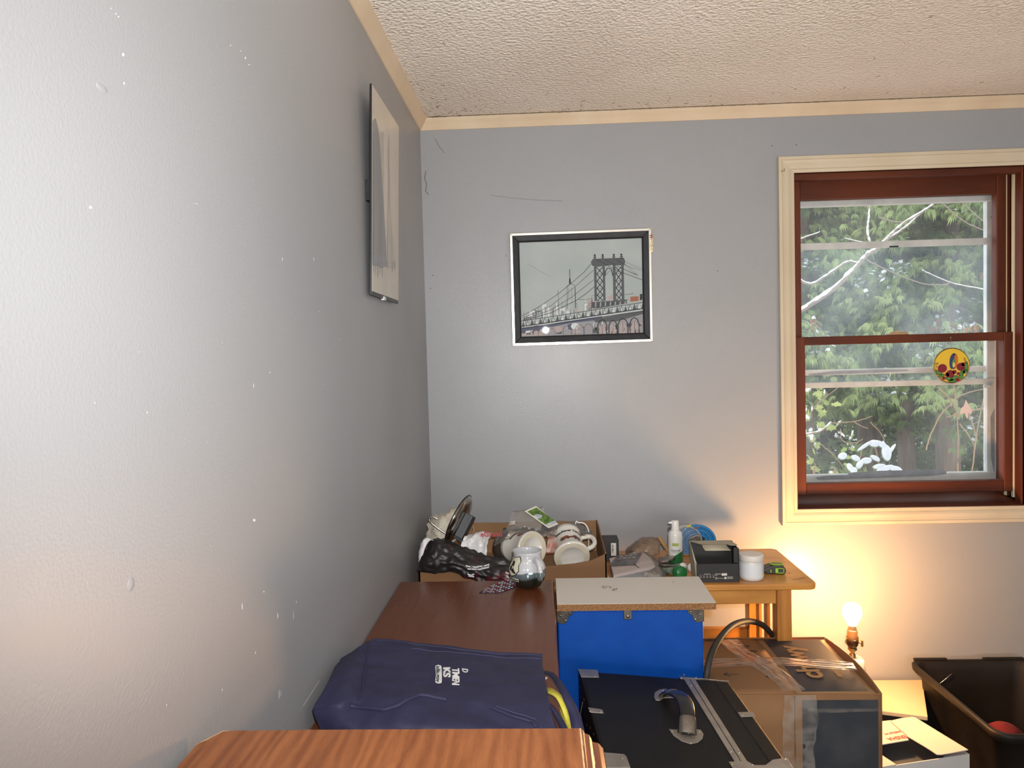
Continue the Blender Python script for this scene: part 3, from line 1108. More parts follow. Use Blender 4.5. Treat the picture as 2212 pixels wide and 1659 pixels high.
# city outlines
for k in range(52):
    x = rnd.uniform(245, 1190)
    base = 1265 - (x - 240) * .134
    h = rnd.uniform(30, 190) * (1 if x > 400 else .7)
    w = rnd.uniform(20, 70)
    m = rnd.choice((1, 1, 0, 2, 5))
    L([(x, base), (x, base - h)], 4, m)
    if rnd.random() < .5:
        L([(x, base - h), (x + w, base - h + rnd.uniform(-5, 5)), (x + w, base - rnd.uniform(0, h))], 3.5, m)
    if rnd.random() < .4:
        A([(x, base), (x, base - h), (x + w, base - h), (x + w, base)], 2 if rnd.random() < .7 else 5, .00015)
for pts, w in (([(850, 1110), (850, 820), (890, 790), (940, 800), (955, 830), (955, 1100)], 5), ([(890, 790), (888, 600)], 8), ([(885, 720), (880, 790), (900, 790), (893, 720)], 8),
               ([(955, 850), (957, 1110)], 9), ([(735, 1080), (730, 870)], 4), ([(870, 840), (872, 1080)], 3), ([(910, 840), (912, 1060)], 3), ([(1000, 1000), (1180, 990), (1182, 1090)], 5),
               ([(420, 1235), (440, 1140), (420, 1120)], 9), ([(515, 1230), (520, 1140), (455, 1150)], 8)):
    L(pts, w)
# cables left of the tower
for pts, w in (([(250, 1195), (480, 1080), (730, 920), (900, 790), (1080, 640), (1180, 525)], 6), ([(250, 1225), (620, 1080), (930, 850), (1200, 620)], 5),
               ([(250, 1245), (620, 1130), (900, 970), (1200, 745)], 5), ([(250, 1262), (640, 1160), (980, 1000), (1100, 920), (1205, 835)], 7),
               ([(1240, 480), (1500, 630), (1830, 760)], 6), ([(1345, 485), (1560, 600), (1770, 700)], 5), ([(1370, 500), (1600, 620), (1780, 700)], 4), ([(1500, 495), (1620, 560), (1750, 680)], 3),
               ([(1490, 490), (1640, 580), (1830, 640)], 3), ([(1600, 520), (1830, 620)], 3), ([(1350, 690), (1420, 630)], 4), ([(340, 520), (640, 700)], 2)):
    L(pts, w, 0, .0006)
# bridge tower
for x0, x1 in ((1205, 1240), (1318, 1350), (1450, 1488), (1560, 1595)):
    A([(x0, 1020), (x0 + 4, 520), (x1 - 4, 520), (x1, 1020)], 1, .0004)
    L([(x0 + 4, 1020), (x0 + 6, 560)], 8, 0)
    L([(x1 - 4, 1020), (x1 - 6, 560)], 8, 0)
    L([((x0 + x1) / 2, 1010), ((x0 + x1) / 2, 570)], 5, 2)
for x0, x1 in ((1240, 1318), (1488, 1560)):
    ys = [585, 670, 765, 855, 945, 1020]
    for a, b in zip(ys[:-1], ys[1:]):
        L([(x0, a), (x1, b)], 11, 0)
        L([(x1, a), (x0, b)], 11, 0)
        L([(x0, b), (x1, b)], 6, 1)
A([(1180, 560), (1175, 500), (1200, 480), (1600, 480), (1615, 515), (1600, 570), (1450, 560), (1240, 580)], 1, .00042)
L([(1170, 515), (1400, 500), (1612, 515)], 16, 0)
L([(1180, 545), (1600, 540)], 7, 0)
L([(1190, 480), (1600, 475)], 9, 0)
L([(1350, 700), (1355, 640), (1380, 600), (1405, 598), (1435, 620), (1450, 700)], 12, 0)
for x in (1220, 1323, 1467, 1565):
    L([(x, 500), (x, 440)], 20, 1)
    A([(x + 14 * math.cos(a), 428 + 14 * math.sin(a)) for a in [i * math.pi / 4 for i in range(8)]], 0, .0006)
    L([(x - 22, 455), (x + 22, 455)], 8, 0)
A([(1170, 1110), (1175, 1035), (1620, 1015), (1630, 1060), (1240, 1120)], 1, .00042)
for k in range(14):
    x = 1185 + k * 32
    L([(x, 1105 - k * 3), (x + 5, 1035)], 7, (0, 2)[k % 2], .0006)
L([(1165, 1040), (1640, 1015)], 10, 0)
A([(1672, 1040), (1672, 975), (1778, 970), (1780, 1030)], 6, .0005)
A([(1795, 1025), (1797, 945), (1828, 940), (1828, 1015)], 0, .0005)
L([(1600, 945), (1720, 935)], 6, 1)
A([(1360, 980), (1420, 950), (1450, 930), (1450, 1000), (1380, 1010)], 5, .0003)
g.build('bridge_print', [M['ink'], M['ink2'], M['inkw'], M['inkb'], M['inkp'], M['inkp'], M['inko'], mat('print_mauve_grey', (.30, .29, .31), .6)], pic)
G(bx).box(ix0, ix1, iy0, iy1, .0095, .011).build('glass', M['picglass'], pic)
# torn silver strip and rusty bit at the upper right corner
g = G(bx)
for k in range(9):
    y = PH - .030 - k * .007
    g.hexa([(PW - .006 + .002 * nz(k * 1.7), y, .012), (PW + .004 + .002 * nz(k * 2.1, 3), y + .002, .010), (PW + .005, y + .004, .013), (PW - .005, y + .003, .015),
            (PW - .006, y + .004, .015), (PW + .004, y + .006, .012), (PW + .005, y + .0065, .015), (PW - .005, y + .006, .018)], 1 if k in (0, 1) else 0)
g.build('torn_foil', [M['silver'], M['inko']], pic)

# ------------------------------------------------------------------ unframed canvas on the left wall
M['canvas'] = mat('off_white_print', (.60, .56, .49), .25, c2=(.52, .48, .42), ns=5)
M['wash'] = mat('blue_grey_brush', (.20, .215, .25), .35, c2=(.33, .34, .36), ns=40, stretch=(1, 1, .12), nlo=.3, nhi=.7)
M['wash2'] = mat('pale_blue_grey_brush', (.36, .36, .38), .35, c2=(.50, .47, .42), ns=25, stretch=(1, 1, .15))


def zc(x, y):
    return 740 + x * .3193, 150 + y * .3197


XC0, LEAN, TH = XL + .013, .034, .0055


def cvp(x, y):
    """pixel on the print's face, which leans out from the wall at its top"""
    X = XC0
    for _ in range(5):
        p = PX(x, y, X)
        X = XC0 + LEAN * (p.z - 1.735)
    return p


q0, q1 = cvp(*zc(197, 1522)), cvp(*zc(377, 1562))
ya, yb = q0.y, q1.y
zl, zh = q0.z, cvp(*zc(197, 93)).z


def CVX(z, lift=0.0):
    return XC0 + LEAN * (z - 1.735) + lift


def slab(l0, l1, y0, y1, z0, z1):
    return G().hexa([(CVX(z0, l0), y0, z0), (CVX(z0, l1), y0, z0), (CVX(z0, l1), y1, z0), (CVX(z0, l0), y1, z0),
                     (CVX(z1, l0), y0, z1), (CVX(z1, l1), y0, z1), (CVX(z1, l1), y1, z1), (CVX(z1, l0), y1, z1)])


cv = thing('mounted_print', 'tall unframed grey-blue tower print hanging on the left wall', 'picture', (XL, ya, zl))
slab(-TH, 0, ya, yb, zl, zh).build('board', M['dark'], cv, bev=.0008)
slab(0, .0006, ya + .003, yb - .001, zl + .009, zh - .002).build('print', M['canvas'], cv)
g = G()


def fa(pts, m, lift=.001):
    q = [cvp(*zc(x, y)) for x, y in pts]
    q = [(p.y, p.z) for p in q]
    q = [(min(max(y, ya + .004), yb - .003), min(max(z, zl + .01), zh - .002)) for y, z in q]
    g.add([(CVX(z, lift), y, z) for y, z in q], [tuple(range(len(q)))], m)


fa([(196, 340), (222, 330), (240, 400), (252, 520), (262, 700), (275, 900), (284, 1050), (292, 1200), (295, 1330), (262, 1345), (240, 1330), (198, 1320)], 0)
fa([(305, 520), (312, 440), (318, 700), (322, 950), (335, 1150), (350, 1340), (298, 1340), (300, 1200), (304, 1000), (308, 760)], 1, .0012)
for x, y in ((210, 1370), (222, 1395), (236, 1410), (250, 1380), (266, 1400), (300, 1350), (335, 1365), (352, 1350)):
    fa([(x - 2, 1300), (x + 2, 1300), (x + 1, y), (x - 1, y)], 0, .0014)
for k in range(16):
    x = 204 + k * 4.6
    fa([(x, 420 + 30 * nz(k)), (x + 1.2, 420), (x + 1.4 + k * .3, 1280 + 30 * nz(k, 2)), (x + k * .3, 1260)], 1, .0016)
g.build('brushwork', [M['wash'], M['wash2']], cv)
a = cvp(*zc(282, 1556))
slab(-TH, .003, a.y - .012, a.y + .012, zl - .004, zl + .006).build('clip', M['alum'], cv, bev=.001)
zm = (zl + zh) / 2
G().hexa([(XL, ya + .02, zm - .02), (CVX(zm - .02, -TH), ya + .02, zm - .02), (CVX(zm - .02, -TH), ya + .05, zm - .02), (XL, ya + .05, zm - .02),
          (XL, ya + .02, zm + .03), (CVX(zm + .03, -TH), ya + .02, zm + .03), (CVX(zm + .03, -TH), ya + .05, zm + .03), (XL, ya + .05, zm + .03)]).build('mounting_block', M['frameblack'], cv)
G().box(XL, CVX(zl, -TH), yb - .05, yb - .02, zl + .01, zl + .03).build('mounting_block', M['frameblack'], cv)

# ------------------------------------------------------------------ sun catcher hanging on the lower sash
YC = YL0 - .006
sc = PY(2055.5, 789.5, YC)
t = thing('sun_catcher', 'round yellow glass sun catcher with red roses hanging from the window sash', 'ornament', sc)
mp = axes(sc, (1, 0, 0), (0, 0, 1), (0, -1, 0))
rs = 36.3 / 1620 * YC


def disc(g, cx, cy, rx, ry, z, m, n=24, rot=0.0):
    vs = []
    for k in range(n):
        a = 2 * math.pi * k / n
        x, y = rx * math.cos(a), ry * math.sin(a)
        vs.append((cx + x * math.cos(rot) - y * math.sin(rot), cy + x * math.sin(rot) + y * math.cos(rot), z))
    g.add(vs, [tuple(range(n))], m)


def glassy(name, c):
    return mat(name, c, .2, emit=None, trans=.0, coat=.5)


SCM = [mat('stained_yellow', (.75, .52, .03), .15, coat=.6), mat('stained_red', (.20, .008, .012), .15, coat=.6), mat('stained_green', (.08, .25, .05), .15, coat=.6),
       mat('stained_blue', (.03, .05, .20), .2), mat('stained_orange', (.55, .16, .03), .2), M['ink'], mat('stained_gold_line', (.75, .5, .15), .3)]
g = G(mp)
g.lathe([(0, -.0015), (rs, -.0015), (rs, .0015), (0, .0015)], 48, 0, smooth=False)
g.build('glass_disc', SCM[0], t)
g = G(mp)
g.tube([(rs * math.cos(a), rs * math.sin(a), 0) for a in [2 * math.pi * k / 48 for k in range(48)]], .0022, 8, closed=True)
g.build('rim', M['bronze'], t)


def s5(x, y):   # zoom pixel -> disc coordinates
    return ((x - 693) / 330 * rs, -(y - 640) / 330 * rs)


g = G(mp)
x, y = s5(728, 558)
disc(g, x, y, rs * .24, rs * .46, .0018, 5, rot=-.08)
x, y = s5(700, 565)
disc(g, x, y, rs * .15, rs * .43, .0019, 3, rot=-.10)
x, y = s5(768, 545)
disc(g, x, y, rs * .11, rs * .37, .0020, 4, rot=-.06)
x, y = s5(728, 600)
disc(g, x, y, rs * .10, rs * .27, .0022, 2, rot=-.1)
x, y = s5(730, 630)
disc(g, x, y, rs * .07, rs * .16, .0023, 6)
for (px_, py_, r_) in ((515, 690, .27), (860, 670, .25), (665, 800, .24), (600, 815, .13), (745, 765, .12), (910, 620, .12), (540, 880, .11), (815, 800, .10), (800, 915, .13)):
    x, y = s5(px_, py_)
    disc(g, x, y, rs * r_, rs * r_ * .95, .0021, 1, 14)
    disc(g, x, y, rs * r_ * 1.12, rs * r_ * 1.07, .00195, 6, 14)
for (px_, py_, a_, l_) in ((450, 780, -.6, .20), (500, 830, .3, .15), (650, 900, -.3, .22), (740, 880, .6, .2), (890, 780, .7, .2), (965, 670, 1.6, .24), (940, 760, .5, .16), (700, 930, 0, .2), (860, 860, .6, .16)):
    x, y = s5(px_, py_)
    disc(g, x, y, rs * l_, rs * .085, .0022, 2, 12, rot=a_)
    disc(g, x, y, rs * l_ * 1.15, rs * .12, .00205, 5, 12, rot=a_)
for (px_, py_) in ((390, 600), (425, 595), (405, 655), (400, 715), (930, 515), (945, 560), (970, 590), (900, 700)):
    x, y = s5(px_, py_)
    g.strip([(x + rs * .05 * math.cos(a), y + rs * .05 * math.sin(a), .0023) for a in [k * math.pi / 4 for k in range(9)]], rs * .022, (0, 0, 1), 5)
g.build('painted_design', SCM, t)
nl = PY(2052, 729, YL0 - .003)
g = G()
g.tube([nl, PY(2044, 757, YC)], .0004, 4)
g.tube([nl, PY(2066, 757, YC)], .0004, 4)
g.build('hanging_thread', M['bronze'], t)
g = G()
g.tube([(nl.x, YL0 + .004, nl.z), (nl.x, YL0 - .008, nl.z)], .0022, 8)
g.build('nail', M['screw'], t)

# ------------------------------------------------------------------ dressers
M['dresser'] = woodmat('dark_cherry_laminate', (.120, .034, .013), (.148, .046, .019), (6, .6, 6), 5, .26, spec=.32, band=.12)
M['chest'] = woodmat('orange_brown_laminate', (.165, .046, .013), (.32, .112, .036), (9, 1.3, 9), 4.2, .42, band=.26, dist=12)
M['chestedge'] = woodmat('orange_brown_moulding', (.12, .03, .011), (.22, .065, .022), (7, .9, 7), 5, .25, coat=.3)
M['chip'] = mat('chipped_particle_board', (.62, .45, .25), .9, c2=(.5, .33, .18), ns=120)
M['knob'] = mat('dull_brass_knob', (.45, .32, .12), .35, .9)


def drawers(root, x, y0, y1, z0, z1, ny, nz_, m, knob=True, depth=.008):
    w = (y1 - y0) / ny
    h = (z1 - z0) / nz_
    for i in range(ny):
        for j in range(nz_):
            a, b, c, d = y0 + i * w + .006, y0 + (i + 1) * w - .006, z0 + j * h + .006, z0 + (j + 1) * h - .006
            o = G().box(x, x + depth, a, b, c, d).build('drawer', m, root, bev=.003)
            if knob:
                for q in ((.5,) if ny > 1 else (.25, .75)):
                    yy = a + (b - a) * q
                    zz = (c + d) / 2
                    g = G(place((x + depth, yy, zz), 0, R(90)))
                    g.lathe([(0, .018), (.008, .017), (.010, .012), (.005, .007), (.005, 0)], 12)
                    sub(g, 'knob', M['knob'], o)


ZD = .939
DX1 = PZ(1197, 1253, ZD).x
DY1 = PZ(1197, 1253, ZD).y
t = thing('dresser', 'long low dark reddish-brown dresser along the left wall', 'dresser', (XL + .2, 1.5, 0))
# top: slab with a rounded nose along the front (facing the room)
g = G()
nose = [(XL + .003, ZD), (DX1 - .008, ZD), (DX1 - .003, ZD - .0015), (DX1, ZD - .006), (DX1, ZD - .016), (DX1 - .003, ZD - .020), (XL + .003, ZD - .020)]
g.prism([(x, .905, z) for x, z in nose][::-1], (0, DY1 - .905, 0))
g.build('top', M['dresser'], t)
G().box(XL + .006, DX1 - .022, .92, DY1 - .012, .06, ZD - .020).build('body', M['dresser'], t)
G().box(XL + .02, DX1 - .04, .94, DY1 - .03, 0, .06).build('plinth', M['dresser'], t)
drawers(t, DX1 - .022, .93, DY1 - .02, .08, ZD - .03, 3, 3, M['dresser'], knob=False, depth=.010)

ZH = 1.14
c0 = PZ(430, 1573, ZH)
c1 = PZ(1252, 1578, ZH)
HY1 = (c0.y + c1.y) / 2
HX1 = c1.x
t = thing('chest_of_drawers', 'tall orange-brown chest of drawers with chipped top edge, nearest the camera', 'chest of drawers', (XL + .2, .5, 0))
HY0 = .10
g = G()
# worn top sheet with irregular, chipped back-left corner and edge
poly = [(HX1, HY0), (HX1, HY1)]
n = 46
x0 = XL + .012
for k in range(1, n):
    u = k / n
    x = HX1 + (x0 + .022 - HX1) * u
    bite = 0.0
    if u > .80:
        bite = .0022 * max(0, nz(u * 90)) + .0008
    elif u > .25:
        bite = .0006 * max(0, nz(u * 70))
    poly.append((x, HY1 - bite))
poly += [(x0 + .018, HY1 - .003), (x0 + .010, HY1 - .016), (x0 + .008, HY1 - .022), (x0 + .001, HY1 - .030)]
for k in range(20):
    poly.append((x0 + .0012 * max(0, nz(k * .9, 4)), HY1 - .035 - k * .038))
poly += [(x0, HY0)]
g.prism([(x, y, ZH - .0012) for x, y in poly][::-1], (0, 0, .0012))
g.build('top_sheet', M['chest'], t)
core = [(HX1 + .0012, HY0), (HX1 + .0012, HY1 + .0008), (x0 + .016, HY1 + .0008), (x0 - .001, HY1 - .028), (x0 - .0012, HY0)]
G().prism([(x, y, ZH - .020) for x, y in core][::-1], (0, 0, .0188)).build('board_core', M['chip'], t)
# stepped moulding along the front edge
mp_ = [(HX1 + .0012, ZH - .001), (HX1 + .004, ZH - .0016), (HX1 + .006, ZH - .006), (HX1 + .011, ZH - .0075), (HX1 + .014, ZH - .013), (HX1 + .0145, ZH - .016), (HX1 + .022, ZH - .018), (HX1 + .027, ZH - .024), (HX1 + .029, ZH - .032), (HX1 + .029, ZH - .040), (HX1 + .012, ZH - .050), (HX1 - .01, ZH - .050), (HX1 - .01, ZH - .02), (HX1 + .0012, ZH - .02)]
g = G()
g.prism([(x, HY0, z) for x, z in mp_][::-1], (0, HY1 - HY0, 0))
g.build('edge_moulding', M['chestedge'], t)
for k in range(60):
    y = HY1 - k * .0125
    if nz(k * .37, 9) > -.25:
        G().box(HX1 + .0002, HX1 + .0018 + .0008 * abs(nz(k * .8)), y - .0125, y, ZH - .0009, ZH + .0002).build('worn_edge', M['chip'], t)
for k in range(40):
    if nz(k * .5, 2) > .1:
        G().box(HX1 + .0126, HX1 + .0146, HY1 - k * .0125 - .0125, HY1 - k * .0125, ZH - .0150, ZH - .0125).build('worn_edge', M['chip'], t)
G().box(XL + .02, HX1 - .004, HY0 + .01, HY1 - .015, .05, ZH - .050).build('body', M['chest'], t)
G().box(XL + .03, HX1 - .03, HY0 + .02, HY1 - .03, 0, .05).build('plinth', M['chest'], t)
drawers(t, HX1 - .004, HY0 + .02, HY1 - .025, .07, ZH - .06, 1, 5, M['chest'])

# ------------------------------------------------------------------ blue trunk and white board
M['blue'] = mat('cobalt_blue_fibreboard', (.0012, .060, .33), .45, c2=(.0015, .053, .30), ns=30, spec=.2)
M['nickel'] = mat('dull_nickel', (.34, .32, .29), .16, .95, c2=(.22, .20, .18), ns=40, rough2=.32)
M['nickelw'] = mat('brushed_steel_plate', (.42, .38, .33), .42, .7, c2=(.34, .30, .26), ns=25)
M['lamin'] = mat('off_white_laminate', (.66, .62, .56), .45, c2=(.62, .58, .52), ns=3)
M['particle'] = mat('particle_board_edge', (.30, .15, .06), .9, c2=(.17, .075, .028), ns=330, nd=4, nlo=.42, nhi=.58)
ZB = .942
b0, b1, b2, b3 = [PZ(x, y, ZB) for x, y in ((1201.2, 1306), (1546.4, 1300.7), (1504, 1245), (1197.6, 1249.6))]
BX0, BX1 = max(DX1 + .004, b0.x), b1.x
BY0, BY1 = (b0.y + b1.y) / 2, (b2.y + b3.y) / 2
TY0 = BY0 + .008
TX0, TX1 = PY(1203, 1330, TY0).x, PY(1519, 1330, TY0).x
TX0 = max(TX0, DX1 + .005)
ZTT = ZB - .018
t = thing('trunk', 'tall cobalt blue trunk with metal corners standing beside the dresser', 'trunk', ((TX0 + TX1) / 2, TY0 + .15, 0))
TY1 = BY1 - .01
G().box(TX0, TX1, TY0, TY1, .0, ZTT).build('body', M['blue'], t, bev=.004)
G().box(TX0 - .0015, TX1 + .0015, TY0 - .0018, TY1 + .001, ZTT - .006, ZTT + .0002).build('top_binding', M['blue'], t, bev=.0015)


def plate(pts, y, g, th=.0016):
    g.prism([(x, y, z) for x, z in pts][::-1], (0, -th, 0))


g = G()
for sx, cx_ in ((1, TX0), (-1, TX1)):
    for zc0, sz in ((ZTT, -1), (.0, 1)):
        g = G()
        P0 = [(0, 0), (.042, 0), (.040, .012), (.030, .017), (.028, .028), (.020, .036), (.010, .036), (.0, .030)]
        pts = [(cx_ + sx * a - sx * .002, zc0 + sz * b - sz * .001) for a, b in P0]
        g.prism([(x, TY0 - .0022, z) for x, z in pts], (0, .003, 0))
        g.box(min(cx_ - sx * .0022, cx_ - sx * .0005), max(cx_ - sx * .0022, cx_ - sx * .0005), TY0 - .002, TY0 + .036, min(zc0, zc0 + sz * .034), max(zc0, zc0 + sz * .034))
        o = g.build('corner_plate', M['nickel'], t, bev=.0015)
        g = G()
        for a, b in ((.020, .027), (.032, .007), (.008, .014)):
            q = place((cx_ + sx * a, TY0 - .0022, zc0 + sz * b), R(90))
            G_ = G(q).lathe([(0, .0022), (.0022, .0014), (.0032, 0)], 10)
            g.add(G_.v, G_.f, 0, True)
        sub(g, 'rivet', M['screw'], o)
cxm = PY(1356, 1330, TY0).x
o = G().box(cxm - .011, cxm + .011, TY0 - .0022, TY0 + .001, ZTT - .026, ZTT + .0005).build('edge_clamp', M['nickel'], t, bev=.002)
G_ = G(place((cxm, TY0 - .0022, ZTT - .017), R(90))).lathe([(0, .0026), (.003, .0016), (.0042, 0)], 12)
sub(G_, 'rivet', M['screw'], o)

t = thing('shelf_board', 'off-white laminated board with raw brown edge lying on the blue trunk', 'board', (BX0, BY0, ZTT))
g = G()
g.prism([(BX0, BY0, ZB - .0008), (BX1, BY0 - .001, ZB - .0008), (BX1 + .002, BY1, ZB - .0008), (BX0, BY1, ZB - .0008)], (0, 0, .0008))
g.build('laminate', M['lamin'], t)
g = G()
g.prism([(BX0, BY0, ZB - .0178), (BX1, BY0 - .001, ZB - .0178), (BX1 + .002, BY1, ZB - .0178), (BX0, BY1, ZB - .0178)], (0, 0, .017))
g.build('particle_core', M['particle'], t)
g = G()
sc_ = mat('brown_scribble_smudge', (.20, .15, .11), .8)
for a in ([(1299, 1268), (1303, 1265), (1307, 1267), (1312, 1268)], [(1300, 1270), (1306, 1271), (1311, 1266), (1319, 1269)], [(1303, 1266), (1304, 1271)], [(1315, 1266), (1321, 1268), (1318, 1271)],
          [(1321, 1276), (1326, 1272), (1334, 1271)], [(1323, 1275), (1330, 1275), (1333, 1270)], [(1328, 1271), (1325, 1277)], [(1453, 1258), (1457, 1256)]):
    G().strip([PZ(x, y, ZB + .0003) for x, y in a], .0018, (0, 0, 1)).build('smudge', sc_, t)

# ------------------------------------------------------------------ black hard case with carrying handle
M['blackfib'] = mat('black_fibre_case', (.005, .005, .005), .55, c2=(.008, .0075, .007), spec=.25, ns=20, bump=.1, bs=200, bd=.001)


def z3(x, y):
    return 1180 + x * .26458, 1220 + y * .26458


ZK = .80
XK0 = PZ(*z3(262, 862), ZK).x
SL = .10                                   # the top leans down a little to the right


def K(x, y, dz=0.0):
    d = ray(*z3(x, y))
    # plane z = ZK + dz - SL * (x - XK0), seen from the lens at height H
    tt_ = (ZK + dz + SL * XK0 - H) / (d[2] + SL * d[0])
    return Vector(d * tt_) + Vector((0, 0, H))


kc = [K(485, 1652), K(2068, 1745), K(1490, 952), K(262, 862)]       # front left, front right, back right, back left
t = thing('equipment_case', 'black hard-sided case with steel corners and a strap handle on top', 'case', ((kc[0].x + kc[2].x) / 2, (kc[0].y + kc[2].y) / 2, 0))


def KQ(u, v, dz=0.0):
    a, b, c, d = kc
    p = (a * (1 - u) + b * u) * (1 - v) + (d * (1 - u) + c * u) * v
    return p + Vector((0, 0, dz))


G().hexa([Vector((p.x, p.y, 0)) for p in kc] + kc).build('body', M['blackfib'], t, bev=.006, seg=3)
for a, b in ((.02, .065), (.90, .915)):
    G().hexa([KQ(a, .01, -.001), KQ(b, .01, -.001), KQ(b, .99, -.001), KQ(a, .99, -.001), KQ(a, .01, .0008), KQ(b, .01, .0008), KQ(b, .99, .0008), KQ(a, .99, .0008)]).build('edge_band', M['blackfib'], t)


def kplate(name, pts, m=None, h=.0014, dz=.0004):
    q = [K(x, y, dz) for x, y in pts]
    ymax = max(kc[2].y, kc[3].y)
    ctr = sum(kc, Vector()) / 4
    q = [p if p.y < ymax else Vector((p.x, ymax, p.z)) for p in q]
    return G().prism(q[::-1], (0, 0, h)).build(name, m or M['nickelw'], t, bev=.0005)


kplate('corner_plate', [(258, 855), (418, 862), (432, 922), (285, 920)])
kplate('corner_plate', [(1070, 885), (1440, 880), (1498, 955), (1400, 948), (1300, 930), (1210, 935), (1100, 935)])
kplate('edge_clamp', [(340, 1168), (445, 1183), (462, 1190), (468, 1215), (360, 1207)])
kplate('edge_clamp', [(1563, 1208), (1680, 1203), (1710, 1242), (1590, 1246)])
kplate('corner_plate', [(455, 1535), (635, 1550), (655, 1570), (688, 1660), (480, 1660)])
kplate('corner_plate', [(1490, 1612), (1640, 1608), (1700, 1640), (1790, 1640), (1850, 1595), (1960, 1580), (2030, 1680), (1530, 1680)])
o = kplate('seam_strip', [(1125, 937), (1168, 937), (1588, 1612), (1538, 1612)])
o = kplate('seam_strip', [(1174, 937), (1214, 937), (1640, 1610), (1594, 1612)])
kplate('handle_plate', [(880, 1082), (888, 1045), (925, 1022), (975, 1016), (1050, 1040), (1102, 1080), (1050, 1090), (960, 1090), (925, 1112), (892, 1108)])
kplate('handle_plate', [(1000, 1345), (1060, 1350), (1085, 1345), (1210, 1345), (1262, 1352), (1284, 1385), (1275, 1425), (1240, 1455), (1180, 1467), (1100, 1442), (1040, 1400)])
g = G()
for x, y in ((398, 908), (1100, 925), (1125, 898), (1222, 922), (1182, 988), (1230, 988), (445, 1200), (355, 1195), (1603, 1228), (1505, 1530), (1572, 1537), (620, 1580), (1515, 1632), (1680, 1635), (1950, 1590), (1025, 1360), (1245, 1362), (1180, 1455), (905, 1103), (955, 1025)):
    g2 = G(place(K(x, y, .0018))).lathe([(0, .0014), (.0018, .001), (.0026, 0)], 8)
    g.add(g2.v, g2.f, 0, True)
tag(g.build('rivet', M['screw'], t), kind='stuff')
# strap handle: arched leatherette strap with steel end cap
A0, B0 = K(965, 1080), K(1150, 1400)
hd = (B0 - A0)
hl = hd.length
hd.normalize()
sdv = Vector((-hd.y, hd.x, 0))
pts = []
for k in range(13):
    u = k / 12
    pts.append(A0 + hd * hl * u + sdv * (.020 * math.sin(u * math.pi)) + Vector((0, 0, .004 + .030 * (math.sin(u * math.pi) ** .6))))
g = G()
for k in range(1):
    g.tube(pts, [.012, .014, .0155] + [.0165] * 7 + [.0155, .014, .012], 12, up=(0, 0, 1), flat=.32)
g.build('handle', mat('black_leatherette', (.012, .012, .013), .28, coat=.2), t)
g = G()
cap = pts[10:]
g.tube([p + Vector((0, 0, .001)) for p in cap], [.0175, .019, .020], 14, up=(0, 0, 1), flat=.42)
g.build('handle_cap', M['nickel'], t)
g = G()
g.tube([p + Vector((0, 0, .001)) for p in pts[:3]], [.016, .016, .0155], 14, up=(0, 0, 1), flat=.4)
g.build('handle_cap', M['nickel'], t)
# small bright studs and latch bits down the left side
for v, zz in ((.93, .03), (.88, .045), (.75, .02), (.64, .06), (.5, .035), (.37, .02), (.22, .05)):
    p = KQ(0, v, -zz)
    G(place(p, 0, R(-90))).lathe([(0, .003), (.0025, .002), (.0035, 0)], 10).build('side_stud', M['screw'], t)
g = G()
p = KQ(0, .76, 0)
g.tube([(p.x - .003, p.y, p.z - .03), (p.x - .010, p.y - .02, p.z - .05), (p.x - .006, p.y - .05, p.z - .06)], .0015, 6)
g.build('latch_wire', M['nickel'], t)

# ------------------------------------------------------------------ big taped cardboard carton
M['card'] = mat('brown_cardboard', (.25, .125, .052), .8, c2=(.20, .098, .042), ns=4, bump=.15, bs=9, bst=(1, 14, 14), bd=.002)
M['cardl'] = mat('light_cardboard', (.33, .19, .09), .85, c2=(.27, .15, .07), ns=5, bump=.1, bs=120)
M['navyp'] = mat('navy_printed_cardboard', (.022, .027, .036), .6, c2=(.055, .058, .065), ns=9, nlo=.5, nhi=.8)
M['tape'] = clearmat('clear_packing_tape', gloss=.07, haze=.20, rough=.24, nscale=34, hcol=(.55, .51, .46), bump=.55, transl=False, hlo=.35, hhi=.62)
M['printblk'] = mat('faded_black_print', (.05, .045, .04), .8)
ZX = .70
fr, br = PZ(1899, 1496, ZX), PZ(1786, 1377, ZX)
fl = PZ(1536, 1492, ZX)
CX1 = (fr.x + br.x) / 2
CX0 = max(TX1 + .012, .415)
CY0, CY1 = 1.895, (br.y)
t = thing('cardboard_carton', 'large brown carton crossed with clear packing tape and a navy printed top', 'box', ((CX0 + CX1) / 2, (CY0 + CY1) / 2, 0))
WT = .004


def bulge(x, y):
    u = (x - CX0) / (CX1 - CX0)
    v = (y - CY0) / (CY1 - CY0)
    return .006 * math.sin(min(max(u, 0), 1) * math.pi) * math.sin(min(max(v, 0), 1) * math.pi)


g = G()
rows = [[(CX0 + (CX1 - CX0) * i / 16, CY0 - .0003 * math.sin(j / 8 * math.pi) * math.sin(i / 16 * math.pi) + .0004 * nz(i * 1.3, j * 3.1), ZX * j / 8) for i in range(17)] for j in range(9)]
g.grid(rows)
g.build('front_panel', M['card'], t, solid=WT, off=1)
G().box(CX0, CX0 + WT, CY0 + WT, CY1, 0, ZX).build('side_panel', M['card'], t)
G().box(CX0 + WT, CX1 - WT, CY1 - WT, CY1, 0, ZX + .002).build('back_panel', M['card'], t)
g = G()
